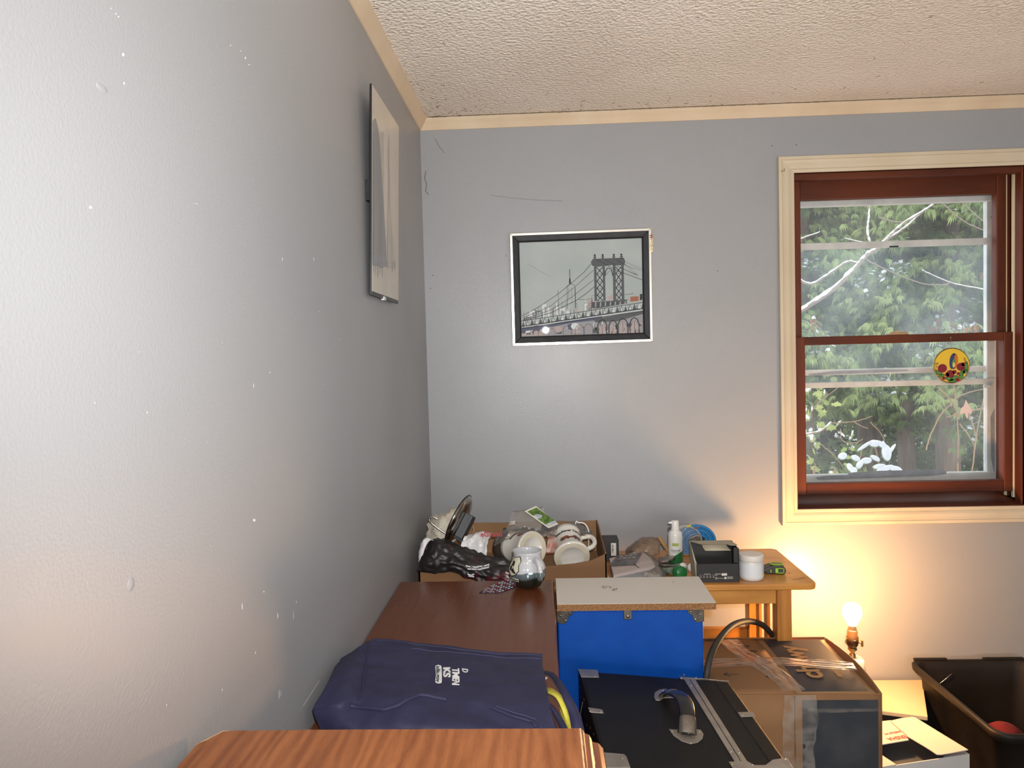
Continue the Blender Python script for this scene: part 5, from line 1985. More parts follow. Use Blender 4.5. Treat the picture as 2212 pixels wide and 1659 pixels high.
# ---- shiny barrel mug on the dresser edge
def mugmat():
    m, nt, b = newmat('pearl_and_mirror_glaze')
    tc = nt.nodes.new('ShaderNodeTexCoord')
    sp = nt.nodes.new('ShaderNodeSeparateXYZ')
    link(nt, tc.outputs['Object'], sp.inputs[0])
    n = nt.nodes.new('ShaderNodeTexNoise')
    n.inputs['Scale'].default_value = 16
    n.inputs['Detail'].default_value = 1
    link(nt, tc.outputs['Object'], n.inputs['Vector'])
    ma = nt.nodes.new('ShaderNodeMath')
    ma.operation = 'MULTIPLY_ADD'
    link(nt, n.outputs['Fac'], ma.inputs[0])
    ma.inputs[1].default_value = -.035
    link(nt, sp.outputs['Z'], ma.inputs[2])
    mr = nt.nodes.new('ShaderNodeMapRange')
    mr.inputs['From Min'].default_value = .033
    mr.inputs['From Max'].default_value = .036
    link(nt, ma.outputs[0], mr.inputs['Value'])
    mr2 = nt.nodes.new('ShaderNodeMapRange')
    mr2.inputs['From Min'].default_value = .012
    mr2.inputs['From Max'].default_value = .021
    link(nt, ma.outputs[0], mr2.inputs['Value'])
    m0 = nt.nodes.new('ShaderNodeMix')
    m0.data_type = 'RGBA'
    m0.inputs['A'].default_value = (.03, .034, .026, 1)
    m0.inputs['B'].default_value = (.20, .26, .29, 1)
    link(nt, mr2.outputs['Result'], m0.inputs['Factor'])
    m1 = nt.nodes.new('ShaderNodeMix')
    m1.data_type = 'RGBA'
    link(nt, m0.outputs['Result'], m1.inputs['A'])
    m1.inputs['B'].default_value = (.52, .53, .56, 1)
    link(nt, mr.outputs['Result'], m1.inputs['Factor'])
    link(nt, m1.outputs['Result'], b.inputs['Base Color'])
    m2 = nt.nodes.new('ShaderNodeMapRange')
    m2.inputs['To Min'].default_value = .55
    m2.inputs['To Max'].default_value = .0
    link(nt, mr.outputs['Result'], m2.inputs['Value'])
    link(nt, m2.outputs['Result'], b.inputs['Metallic'])
    b.inputs['Roughness'].default_value = .12
    b.inputs['Coat Weight'].default_value = .8
    b.inputs['Coat Roughness'].default_value = .03
    return m


mb = PZ(1141, 1262, ZD)
mb = Vector((mb.x, DY1 - .058, ZD))
t = thing('lustre_mug', 'shiny round-bellied mug, pearly above and dark mirror glaze below, on the dresser edge', 'mug', mb)
zr = PY(1138, 1188, mb.y).z - ZD
g = G(place(mb))
k_ = zr / .108
g.lathe([(0, .002), (.024, 0), (.028, .003), (.036, .008 * k_), (.046, .024 * k_), (.0505, .042 * k_), (.0500, .056 * k_), (.0455, .070 * k_), (.0405, .080 * k_), (.0390, .088 * k_), (.0395, .104 * k_), (.0405, zr - .001), (.0395, zr), (.0375, zr - .003), (.036, .088 * k_), (.038, .078 * k_), (.046, .05 * k_), (.03, .010), (0, .008)], 56)
mug_m = mugmat()
g.build('body', mug_m, t)
ha = R(-62)
hx = Vector((math.cos(ha), math.sin(ha), 0))
pts = [hx * .040 + Vector((0, 0, zr - .024)), hx * .046 + Vector((0, 0, zr - .016)), hx * .062 + Vector((0, 0, zr - .018)), hx * .073 + Vector((0, 0, zr - .034)), hx * .074 + Vector((0, 0, zr - .056)), hx * .064 + Vector((0, 0, zr - .076)), hx * .046 + Vector((0, 0, zr - .084))]
g = G(place(mb))
g.tube(dense(pts, 5), [.006 + .0015 * math.sin(k * .1) for k in range(31)], 12)
g.build('handle', mug_m, t)
# crest decal: shield with a dark figure, ribbon with lettering
M['decal'] = mat('cream_decal', (.66, .64, .48), .3, coat=.4)


def mrad(z):
    P0 = [(0, .024), (.008 * k_, .036), (.024 * k_, .046), (.042 * k_, .0505), (.056 * k_, .0500), (.070 * k_, .0455), (.080 * k_, .0405), (.088 * k_, .0390), (.104 * k_, .0395)]
    for (a, ra), (b, rb) in zip(P0[:-1], P0[1:]):
        if a <= z <= b:
            return ra + (rb - ra) * (z - a) / (b - a)
    return .04


dang = R(212)


def mdec(u, z, lift=.0006):
    r_ = mrad(z) + lift
    th = dang + u / .046
    return (r_ * math.cos(th), r_ * math.sin(th), z)


def mpoly(g, pts, m, lift):
    ring = []
    n = len(pts)
    for i in range(n):
        a, b = pts[i], pts[(i + 1) % n]
        for k in range(4):
            ring.append((a[0] + (b[0] - a[0]) * k / 4, a[1] + (b[1] - a[1]) * k / 4))
    cx_ = sum(p[0] for p in pts) / n
    cz_ = sum(p[1] for p in pts) / n
    rings = [[mdec(cx_ + (u - cx_) * q, cz_ + (z - cz_) * q, lift) for u, z in ring + ring[:1]] for q in (.001, .35, .7, 1)]
    g.grid(rings, m)


g = G(place(mb))
sh = [(u * 1.15, .066 + (z - .0625) * 1.12) for u, z in ((-.020, .086), (0, .081), (.020, .086), (.023, .076), (.018, .066), (.020, .054), (.012, .044), (0, .039), (-.012, .044), (-.020, .054), (-.018, .066), (-.023, .076))]
mpoly(g, [(u * 1.10, .066 + (z - .066) * 1.09) for u, z in sh], 1, .0005)
mpoly(g, sh, 0, .0009)
mpoly(g, [(-.006, .078), (.004, .079), (.006, .070), (.003, .064), (.010, .056), (.017, .050), (.012, .047), (.004, .050), (-.004, .055), (-.010, .052), (-.012, .060), (-.006, .066)], 1, .0013)
mpoly(g, [(-.002, .066), (.002, .066), (.004, .060), (0, .058)], 0, .0016)
mpoly(g, [(-.024, .036), (.024, .036), (.024, .025), (-.024, .025)], 1, .0006)
mpoly(g, [(-.023, .035), (.023, .035), (.023, .026), (-.023, .026)], 0, .0010)
g.build('crest_decal', [M['decal'], M['ink']], t)


def mw(c):
    p = mdec(c.x, .0278 + c.y, .0014 + c.z)
    return Vector(p)


text('ribbon_lettering', 'New Orleans', .0080, place(mb), M['ink'], t, align='CENTER', warp=mw, bold=.0002)

# ---- round metal dish with a grey block and a curved hook arm
M['chromed'] = mat('tarnished_chrome', (.45, .42, .38), .18, 1.0)
M['greyp'] = mat('slate_grey_plastic', (.05, .055, .062), .42)
yd = BY_0 + .10
top_, bot_ = PY(1018, 1072, yd + .02), PY(967, 1172, yd - .02)
ctr_ = (top_ + bot_) / 2
upd = (top_ - bot_).normalized()
Rd = (top_ - bot_).length / 2
nd = Vector((.93, -.18, -.30))
nd = (nd - upd * nd.dot(upd)).normalized()
mx = axes(ctr_, nd.cross(upd).normalized() * -1, upd, nd)
t = thing('metal_dish_fitting', 'round tarnished metal dish with a grey back box and hooked metal arm', 'fitting', (ctr_.x, ctr_.y, ZT + .005))
g = G(mx)
g.lathe([(0, -.004), (Rd * .90, -.004), (Rd, -.006), (Rd * 1.0, -.003), (Rd * .93, .004), (Rd * .80, .010), (Rd * .5, .013), (0, .013)], 48)
g.build('dish', M['chromed'], t)
g = G(mx)
g.tube([(Rd * math.cos(a), Rd * math.sin(a), -.004) for a in [k * math.pi / 24 for k in range(48)]], .0022, 8, closed=True)
g.build('dish_rim', M['dark'], t)
G(mx).box(-.026, .026, -.052, .028, .013, .040).build('grey_box', M['greyp'], t, bev=.003)
ha_ = [PY(x, y, yd - .02) for x, y in ((966, 1155), (950, 1144), (932, 1130), (927, 1122), (929, 1118), (936, 1117), (945, 1121))]
g = G()
g.tube(dense(ha_, 5), .0030, 10)
g.build('hook_arm', M['chromed'], t)
g = G()
g.tube([bot_ + Vector((.002, 0, 0)), (bot_.x + .006, bot_.y, ZT + .004)], .006, 10)
g.build('stem', M['greyp'], t)
g = G()
g.tube(dense([PY(x, y, yd - .005) for x, y in ((1022, 1136), (1024, 1144), (1021, 1152), (1022, 1160), (1026, 1168))], 4), .0009, 6)
g.build('string', M['beigef'], t)
g = G()
a = PY(985, 1163, yd - .03)
g.hexa([PY(980, 1160, yd - .03), PY(1000, 1174, yd - .03), PY(1000, 1174, yd + .02), PY(980, 1160, yd + .02), PY(984, 1153, yd - .03), PY(1003, 1166, yd - .03), PY(1003, 1166, yd + .02), PY(984, 1153, yd + .02)])
g.build('grey_bracket', M['greyp'], t)


# ---- crumpled bags
def crumple(name, label, rows, m, k=6, amp=.004, freq=30, seed=1.0, thick=.0012, cat='bag', Yd=None, fold=0.0, ffreq=20, fdir=(1, 0, 0), group=None):
    r_ = net(rows, k, amp, freq, seed, fold, ffreq, fdir)
    o = G().grid(r_).build(name, m, None, solid=thick, off=0)
    # put the origin at the sheet's lowest point
    vs = [v.co for v in o.data.vertices]
    c = sum(vs, Vector()) / len(vs)
    c.z = min(v.z for v in vs)
    o.data.transform(Matrix.Translation(-c))
    o.location = c
    tag(o, label, cat, group)
    return o


M['whitebag'] = mat('white_plastic_bag', (.72, .72, .74), .35, coat=.1)
M['creamcloth'] = mat('cream_tissue', (.66, .61, .50), .8)
M['blackbag'] = mat('black_plastic_bag', (.014, .012, .013), .42, c2=(.10, .008, .016), ns=9, nlo=.56, nhi=.62)
Y0 = BY_0
crumple('tissue_bundle', 'cream crumpled tissue behind the metal dish at the back left corner of the box',
        [[PY(916, 1172, Y0 + .16), PY(940, 1182, Y0 + .10), PY(965, 1176, Y0 + .10), PY(985, 1170, Y0 + .14)],
         [PY(922, 1150, Y0 + .17), PY(945, 1158, Y0 + .11), PY(965, 1150, Y0 + .11), PY(985, 1140, Y0 + .15)],
         [PY(930, 1122, Y0 + .19), PY(948, 1122, Y0 + .13), PY(970, 1118, Y0 + .13), PY(990, 1108, Y0 + .17)],
         [PY(942, 1114, Y0 + .22), PY(960, 1110, Y0 + .20), PY(980, 1098, Y0 + .20), PY(998, 1092, Y0 + .22)],
         [PY(950, 1122, Y0 + .25), PY(965, 1116, Y0 + .25), PY(984, 1110, Y0 + .25), PY(1002, 1104, Y0 + .25)]], M['creamcloth'], 8, .0075, 62, 3, cat='tissue')
crumple('white_bag', 'white plastic bag hanging over the left rim of the cardboard box',
        [[PY(904, 1214, Y0 - .006), PY(908, 1206, Y0 - .010), PY(913, 1200, Y0 - .006)],
         [PY(905, 1190, Y0 + .005), PY(911, 1180, Y0 - .002), PY(922, 1175, Y0 - .002)],
         [PY(913, 1169, Y0 + .02), PY(922, 1163, Y0 + .01), PY(934, 1166, Y0 + .02)],
         [PY(935, 1172, Y0 + .06), PY(940, 1172, Y0 + .05), PY(946, 1178, Y0 + .05)]], M['whitebag'], 6, .003, 50, 8)
wb = crumple('white_bag', 'white plastic bag with red lettering stuffed in the middle of the cardboard box',
             [[PY(992, 1215, Y0 + .03), PY(1015, 1225, Y0 + .03), PY(1038, 1225, Y0 + .04), PY(1054, 1220, Y0 + .06)],
              [PY(996, 1178, Y0 + .04), PY(1015, 1192, Y0 + .035), PY(1034, 1196, Y0 + .045), PY(1052, 1198, Y0 + .06)],
              [PY(1004, 1160, Y0 + .06), PY(1022, 1164, Y0 + .045), PY(1038, 1168, Y0 + .06), PY(1054, 1172, Y0 + .08)],
              [PY(1018, 1157, Y0 + .09), PY(1032, 1149, Y0 + .08), PY(1046, 1152, Y0 + .09), PY(1064, 1152, Y0 + .14)],
              [PY(1024, 1160, Y0 + .14), PY(1038, 1154, Y0 + .14), PY(1052, 1154, Y0 + .14), PY(1072, 1156, Y0 + .18)]], M['whitebag'], 8, .0065, 48, 5)
ro = PY(1038, 1159, Y0 + .060)
tt = text('bag_lettering', 'eGrand', .022, axes((0, 0, 0), (.99, .12, -.04), (-.05, .35, .93), (.15, -.93, .35)), M['redprint'], None, bold=.0006)
tt.data.transform(Matrix.Translation(ro - wb.location))
tt.parent = wb
crumple('black_bag', 'black plastic bag with red and white print draped over the cardboard box front',
        [[PY(906, 1236, Y0 - .008), PY(935, 1238, Y0 - .016), PY(975, 1236, Y0 - .02), PY(1015, 1252, Y0 - .02), PY(1055, 1259, Y0 - .02), PY(1108, 1264, Y0 - .012)],
         [PY(903, 1228, Y0 - .006), PY(935, 1215, Y0 - .022), PY(975, 1218, Y0 - .026), PY(1015, 1232, Y0 - .024), PY(1055, 1242, Y0 - .022), PY(1108, 1252, Y0 - .014)],
         [PY(912, 1200, Y0 + .006), PY(935, 1193, Y0 - .008), PY(970, 1200, Y0 - .008), PY(1010, 1215, Y0 - .010), PY(1055, 1226, Y0 - .010), PY(1110, 1236, Y0 - .004)],
         [PY(925, 1176, Y0 + .03), PY(945, 1170, Y0 + .015), PY(972, 1180, Y0 + .010), PY(1008, 1196, Y0 + .010), PY(1050, 1208, Y0 + .010), PY(1110, 1220, Y0 + .012)],
         [PY(932, 1168, Y0 + .06), PY(955, 1163, Y0 + .05), PY(978, 1170, Y0 + .04), PY(1005, 1182, Y0 + .03), PY(1050, 1198, Y0 + .028), PY(1108, 1212, Y0 + .028)],
         [PY(936, 1176, Y0 + .08), PY(958, 1170, Y0 + .08), PY(982, 1176, Y0 + .06), PY(1008, 1188, Y0 + .045), PY(1050, 1204, Y0 + .04), PY(1106, 1222, Y0 + .04)]],
        M['blackbag'], 9, .0062, 38, 2, fold=.0035, ffreq=75, fdir=(.5, 0, 1))
bb = bpy.data.objects['black_bag']
g = G()
for st in ([(1006, 1222), (1022, 1226), (1018, 1229)], [(1016, 1224), (1034, 1226), (1030, 1230)], [(1030, 1224), (1045, 1223), (1040, 1228)], [(1042, 1224), (1057, 1219), (1055, 1225)], [(1010, 1229), (1036, 1230), (1056, 1225)],
           [(1010, 1240), (1018, 1243), (1024, 1240)], [(1012, 1244), (1024, 1246)], [(1092, 1236), (1100, 1240)], [(1094, 1244), (1102, 1250)]):
    lt = G().strip([PY(x, y, Y0 - .034) for x, y in st], .0042, (0, -1, 0)).build('bag_lettering', M['whitebag'])
    lt.data.transform(Matrix.Translation(-bb.location))
    lt.parent = bb
# patterned strap trailing on to the dresser
M['strapm'] = mat('navy_dashed_webbing', (.012, .014, .035), .7)
t = thing('patterned_strap', 'narrow navy strap with red and white dashes lying on the dresser beside the shiny mug', 'strap', PZ(1075, 1268, ZD))


def sq(u, v, lift=0.0):
    lo = [PZ(1035, 1281, ZD + .001), PZ(1082, 1280, ZD + .001), PZ(1126, 1264, ZD + .001)]
    hi = [PZ(1038, 1278, ZD + .002), PZ(1070, 1261, ZD + .006), PZ(1112, 1248, ZD + .012)]
    w_ = u * 2
    i = min(int(w_), 1)
    f = w_ - i
    a_, b_ = lo[i].lerp(lo[i + 1], f), hi[i].lerp(hi[i + 1], f)
    return a_.lerp(b_, v) + Vector((0, -lift * .4, lift))


G().grid([[sq(i / 12, j / 4) for i in range(13)] for j in range(5)]).build('webbing', M['strapm'], t, solid=.0012, off=-1)
g = G()
for r_ in range(6):
    for c_ in range(12):
        u, v = .08 + .9 * (c_ + .5 * (r_ % 2)) / 12, (r_ + .5) / 6
        if u < .95:
            g.add([sq(u, v - .045, .001), sq(u + .052, v - .045, .001), sq(u + .052, v + .045, .001), sq(u, v + .045, .001)], [(0, 1, 2, 3)], (r_ + c_) % 3 == 1)
g.build('dash_pattern', [M['whitebag'], M['redprint']], t)

# ---- clear plastic case, photo card, clear bag, white cord loop
M['clearp'] = clearmat('clear_plastic', tint=(.93, .92, .90), gloss=.30, haze=.10, rough=.10, hcol=(.8, .78, .75), transl=False, bump=.3)
M['clearbag'] = clearmat('clear_bag_film', tint=(.92, .90, .88), gloss=.35, haze=.13, rough=.12, hcol=(.75, .7, .66), transl=False, bump=.9)
t = thing('clear_plastic_case', 'clear folded plastic case with a small white sticker standing at the back of the box', 'case', PY(1140, 1160, Y0 + .16))
g = G()
a, b, c, d = [PY(x, y, Y0 + .15) for x, y in ((1092, 1150), (1168, 1150), (1176, 1096), (1106, 1106))]
g.prism([a, b, c, d], (0, .002, 0))
e, f_ = PY(1184, 1150, Y0 + .24), PY(1172, 1094, Y0 + .24)
h_ = PY(1118, 1108, Y0 + .24)
i_ = PY(1108, 1150, Y0 + .24)
g.prism([i_, e, f_, h_], (0, .002, 0))
g.prism([d, c, f_, h_], (0, 0, .001))
g.build('case', M['clearp'], t)
g = G()
g.prism([PY(x, y, Y0 + .148) for x, y in ((1101, 1134), (1113, 1132), (1114, 1125), (1103, 1127))], (0, .001, 0))
st_ = g.build('sticker', M['lamin'], t)
text('sticker_print', '$2.50', .009, axes(PY(1103, 1132.5, Y0 + .1472), (.98, 0, .17), (-.17, 0, .98), (0, -1, 0)), M['ink'], t)
t = thing('photo_card', 'small white-bordered landscape photo card lying aslant over the clear case', 'card', PY(1170, 1140, Y0 + .15))
cc = [PY(1133, 1104, Y0 + .120), PY(1158, 1093, Y0 + .142), PY(1206, 1132, Y0 + .142), PY(1185, 1141, Y0 + .120)]
cn = (cc[1] - cc[0]).cross(cc[3] - cc[0]).normalized()
cn = -cn if cn.y > 0 else cn
G().prism(cc, -cn * .0008).build('card', M['lamin'], t)


def cq(u, v):
    return cc[0] + (cc[1] - cc[0]) * v + (cc[3] - cc[0]) * u + cn * .0006


pm = mat('photo_foliage', (.03, .06, .015), .3, c2=(.12, .22, .04), ns=60)
pm2 = mat('photo_water', (.30, .33, .38), .3, c2=(.5, .52, .55), ns=70)
g = G()
g.add([cq(.06, .1), cq(.06, .9), cq(.82, .9), cq(.82, .1)], [(0, 1, 2, 3)], 0)
g.add([cq(.82, .1), cq(.82, .9), cq(.94, .9), cq(.94, .1)], [(0, 1, 2, 3)], 1)
g.add([cq(.32, .1) + cn * .0003, cq(.30, .45) + cn * .0003, cq(.45, .62) + cn * .0003, cq(.52, .35) + cn * .0003, cq(.5, .1) + cn * .0003], [(0, 1, 2, 3, 4)], 1)
g.build('photo', [pm, pm2], t)
crumple('clear_bag', 'clear crumpled plastic bag draped over the two steins',
        [[PY(1066, 1180, Y0 + .10), PY(1090, 1166, Y0 + .09), PY(1130, 1156, Y0 + .10), PY(1170, 1160, Y0 + .10), PY(1200, 1158, Y0 + .12), PY(1245, 1150, Y0 + .14), PY(1282, 1172, Y0 + .14)],
         [PY(1072, 1160, Y0 + .14), PY(1098, 1148, Y0 + .12), PY(1135, 1143, Y0 + .13), PY(1172, 1146, Y0 + .13), PY(1205, 1142, Y0 + .15), PY(1245, 1134, Y0 + .19), PY(1280, 1158, Y0 + .18)],
         [PY(1085, 1148, Y0 + .18), PY(1105, 1142, Y0 + .18), PY(1140, 1138, Y0 + .19), PY(1175, 1138, Y0 + .19), PY(1210, 1134, Y0 + .20), PY(1245, 1130, Y0 + .23), PY(1275, 1146, Y0 + .22)],
         [PY(1095, 1150, Y0 + .24), PY(1115, 1146, Y0 + .24), PY(1145, 1144, Y0 + .25), PY(1180, 1142, Y0 + .25), PY(1212, 1140, Y0 + .25), PY(1245, 1136, Y0 + .27), PY(1270, 1150, Y0 + .26)]],
        M['clearbag'], 6, .009, 34, 12, thick=.0006)
crumple('grey_pouch', 'dark grey folded pouch under the clear plastic case in the box',
        [[PY(1088, 1180, Y0 + .16), PY(1110, 1178, Y0 + .15), PY(1135, 1172, Y0 + .15)],
         [PY(1085, 1160, Y0 + .17), PY(1110, 1160, Y0 + .165), PY(1138, 1156, Y0 + .17)],
         [PY(1088, 1140, Y0 + .20), PY(1112, 1142, Y0 + .20), PY(1136, 1144, Y0 + .21)]], mat('dark_grey_film', (.035, .035, .04), .25, coat=.3), 6, .004, 40, 4, cat='pouch')
crumple('red_packet', 'small red printed packet between the two steins',
        [[PY(1178, 1195, Y0 + .10), PY(1192, 1195, Y0 + .10), PY(1204, 1192, Y0 + .11)],
         [PY(1182, 1172, Y0 + .11), PY(1192, 1170, Y0 + .11), PY(1202, 1168, Y0 + .12)],
         [PY(1184, 1154, Y0 + .14), PY(1192, 1152, Y0 + .14), PY(1200, 1152, Y0 + .15)]], mat('salmon_print', (.42, .12, .08), .4, c2=(.5, .4, .35), ns=60), 5, .003, 40, 4, cat='packet')
g = G()
g.tube(dense([PY(x, y, Y0 + .20) for x, y in ((1236, 1200), (1243, 1132), (1250, 1129), (1262, 1131), (1270, 1142), (1272, 1158), (1270, 1190))], 5), .0022, 8)
o = g.build('cable_loop', M['whitebag'])
tag(o, 'white cable loop rising behind the right-hand stein in the box', 'cable')

# ------------------------------------------------------------------ things on the table to the right
def tcard(x, y):
    return PZ(x, y, ZT)


# black retail box with barcode sticker
p0 = PY(1340, 1200, TYB - .14)
x1_ = PY(1337, 1190, TYB - .14).x
x0_ = PY(1303, 1190, TYB - .14).x
zt_ = PY(1320, 1166, TYB - .14).z
t = thing('small_black_box', 'small black product box with a white barcode sticker beside the cardboard box', 'box', ((x0_ + x1_) / 2, TYB - .11, ZT))
x0_ = BX_1 + .006 if x0_ < BX_1 + .006 else x0_
G().box(x0_, x1_, TYB - .14, TYB - .075, ZT, zt_).build('carton', mat('matt_black_card', (.016, .016, .018), .5), t, bev=.001)
G().box(x1_ - .026, x1_ - .009, TYB - .1406, TYB - .14, ZT + .02, zt_ - .011).build('sticker', M['lamin'], t)
g = G()
rnd = random.Random(8)
z = ZT + .03
while z < zt_ - .016:
    h = rnd.uniform(.0006, .0022)
    g.box(x1_ - .023, x1_ - .018, TYB - .1412, TYB - .1406, z, z + h)
    z += h + rnd.uniform(.0006, .0018)
g.build('barcode', M['ink'], t)

# stack of booklets in plastic
M['page'] = mat('pinkish_paper', (.55, .47, .45), .6)
M['pageb'] = mat('grey_photo_print', (.07, .06, .065), .4, c2=(.16, .15, .15), ns=40)
zk = ZT


def booklet(name, label, pts, z, h, m, extra=None):
    q_ = [PZ(x, y, z + h) for x, y in pts]
    c = sum(q_, Vector()) / len(q_)
    t = thing(name, label, 'booklet', (c.x, c.y, z), group='papers on the pine table')
    G().prism([Vector((p.x, p.y, z)) for p in q_][::-1], (0, 0, h)).build('pages', m, t, bev=.0008)
    return t, q_


Cq = [(1316, 1206), (1392, 1188), (1426, 1221), (1325, 1243)]
tA, qA = booklet('booklet', 'thick grey-edged pad at the bottom of the paper stack', [(1318, 1224), (1392, 1204), (1424, 1236), (1330, 1262)], ZT, .014, mat('grey_paper_edge', (.36, .38, .41), .5, c2=(.26, .27, .3), ns=90, stretch=(.3, .3, 4)))
tB, qB = booklet('booklet', 'pink-white booklet with lines of print, upper of the paper stack', Cq, ZT + .014, .008, M['page'])


def onq(q_, u, v, dz):
    p = q_[0] + (q_[1] - q_[0]) * u + (q_[3] - q_[0]) * v + (q_[2] - q_[1] - (q_[3] - q_[0])) * u * v
    return Vector((p.x, p.y, p.z + dz))


g = G()
for k in range(7):
    g.strip([onq(qB, .62 + .02 * (k % 2), .12 + .08 * k, .0006), onq(qB, .90, .12 + .08 * k, .0006)], .0010, (0, 0, 1))
for k in range(12):
    g.strip([onq(qB, .12 + .07 * k, .78 + .01 * (k % 2), .0006), onq(qB, .15 + .07 * k, .92, .0006)], .0008, (0, 0, 1))
g.strip([onq(qB, .50, .62, .0008), onq(qB, .56, .90, .0008)], .004, (0, 0, 1))
g.build('printed_lines', M['ink2'], tB)
tC = thing('leaflet', 'dark grey photo leaflet with rows of tiny labels on top of the paper stack', 'leaflet', onq(qB, .4, .4, 0), group='papers on the pine table')
qc = [PZ(x, y, ZT + .026) for x, y in ((1333, 1200), (1387, 1194), (1372, 1219), (1316, 1222))]
G().prism(qc[::-1], (0, 0, .0008)).build('sheet', M['pageb'], tC)
g = G()
for i in range(2):
    for j in range(4):
        a = onq(qc, .22 + j * .19, .18 + i * .22, .0013)
        g.box(a.x - .005, a.x + .005, a.y - .003, a.y + .003, a.z, a.z + .0002, (i + j) % 2)
g.build('printed_labels', [M['lamin'], M['inkp']], tC)
crumple('paper_sleeve', 'crumpled clear sleeve around the right end of the paper stack',
        [[PZ(1418, 1256, ZT + .002), PZ(1440, 1246, ZT + .002), PZ(1438, 1228, ZT + .004), PZ(1402, 1195, ZT + .006)],
         [PZ(1400, 1248, ZT + .012), PZ(1428, 1238, ZT + .018), PZ(1428, 1222, ZT + .020), PZ(1396, 1190, ZT + .018)],
         [PZ(1385, 1238, ZT + .026), PZ(1412, 1228, ZT + .029), PZ(1414, 1214, ZT + .028), PZ(1388, 1188, ZT + .026)]], M['clearbag'], 5, .003, 60, 3, thick=.0005, cat='sleeve')
t = thing('white_paper', 'sliver of white paper sticking out under the paper stack', 'paper', PZ(1320, 1252, ZT))
G().prism([PZ(x, y, ZT + .001) for x, y in ((1313, 1242), (1330, 1262), (1312, 1268))][::-1], (0, 0, .0008)).build('sheet', M['lamin'], t)

# tan plastic bags
M['tanbag'] = clearmat('tan_zip_bag', tint=(.80, .70, .60), gloss=.25, haze=.45, rough=.2, hcol=(.50, .38, .29), transl=False, bump=.9, nscale=25)
crumple('zip_bag', 'tan translucent plastic bag slumped against the wall left of the white bottle',
        [[PY(1352, 1197, TYB - .08), PY(1375, 1200, TYB - .12), PY(1400, 1202, TYB - .12), PY(1424, 1198, TYB - .10)],
         [PY(1352, 1186, TYB - .06), PY(1375, 1184, TYB - .10), PY(1402, 1182, TYB - .11), PY(1426, 1180, TYB - .09)],
         [PY(1372, 1170, TYB - .04), PY(1384, 1165, TYB - .06), PY(1404, 1164, TYB - .07), PY(1424, 1166, TYB - .06)],
         [PY(1382, 1162, TYB - .02), PY(1394, 1160, TYB - .02), PY(1408, 1160, TYB - .02), PY(1422, 1161, TYB - .02)]], M['tanbag'], 6, .0028, 46, 5, thick=.0006)

# foam pump bottle
by_ = PZ(1459, 1222, ZT).y + .025
bc = Vector((PY(1459, 1180, by_).x, by_, ZT))
ht = PY(1456, 1124, by_).z - ZT
M['whitep'] = mat('white_plastic', (.74, .73, .70), .35, coat=.2)
M['greenp'] = mat('deep_green_plastic', (.012, .13, .035), .3, coat=.2)
M['limep'] = mat('lime_green_print', (.28, .38, .02), .4)
t = thing('foam_pump_bottle', 'white foam pump bottle with a green base and small lime label on the pine table', 'bottle', bc)
rb = 15.2 / 1620 * by_
zs_ = PY(1459, 1146, by_).z - ZT
G(place(bc)).lathe([(0, 0), (rb * .95, 0), (rb, .003), (rb, zs_ - .014), (rb * .93, zs_ - .006), (rb * .72, zs_), (rb * .70, zs_ + .002)], 36).build('bottle', M['whitep'], t)
g = G(place(bc))
zg = .030
rows = []
for q_ in (0, 1):
    rows.append([((rb + .0006) * math.cos(a), (rb + .0006) * math.sin(a), .001 + q_ * (zg - .0 + .014 * math.cos(a + .35))) for a in [k * math.pi / 24 for k in range(49)]])
g.grid(rows)
g.build('green_base_print', M['greenp'], t)


def bw(z0_, ang=-90, lift=.0008):
    def f(c):
        th = R(ang) + c.x / rb
        r_ = rb + lift + c.z
        return Vector((r_ * math.cos(th), r_ * math.sin(th), z0_ + c.y))
    return f


g = G(place(bc))
g.grid([[Vector(bw(PY(1459, 1176, by_).z - ZT)(Vector((u, v * .009, 0)))) for u in (-.014, -.008, 0, .006)] for v in (0, 1)])
g.build('lime_label', M['limep'], t)
text('label_print', 'FOAMING', .0052, place(bc), M['decal'], t, align='CENTER', warp=lambda c: bw(PY(1459, 1174.5, by_).z - ZT, lift=.0012)(Vector((c.x - .004, c.y, c.z))))
text('label_print', 'CLEANSE', .0075, place(bc), M['ink2'], t, align='CENTER', warp=lambda c: bw(PY(1459, 1187.5, by_).z - ZT)(Vector((c.x - .003, c.y, c.z))), bold=.0001)
g = G(place(bc))
zz_ = PY(1459, 1190, by_).z - ZT
g.grid([[Vector(bw(zz_ - .001 + v * .0012)(Vector((u, 0, 0)))) for u in (-.014, -.006, 0, .006, .013)] for v in (0, 1)])
g.build('label_rule', M['ink2'], t)
rn = rb * .52
hn = ht - zs_
g = G(place(bc + Vector((0, 0, zs_))))
g.lathe([(0, 0), (rn * 1.15, 0), (rn * 1.15, .004), (rn, .005), (rn * .98, hn - .003), (rn * .85, hn), (0, hn)], 28)
g.build('pump_collar', M['whitep'], t)
g = G(place(bc + Vector((0, 0, zs_ + hn - .006)), rz=R(185)))
g.hexa([(0, -.005, -.003), (.022, -.004, -.004), (.022, .004, -.004), (0, .005, -.003), (0, -.005, .005), (.022, -.0035, .001), (.022, .0035, .001), (0, .005, .005)])
g.build('nozzle', M['whitep'], t, bev=.001)

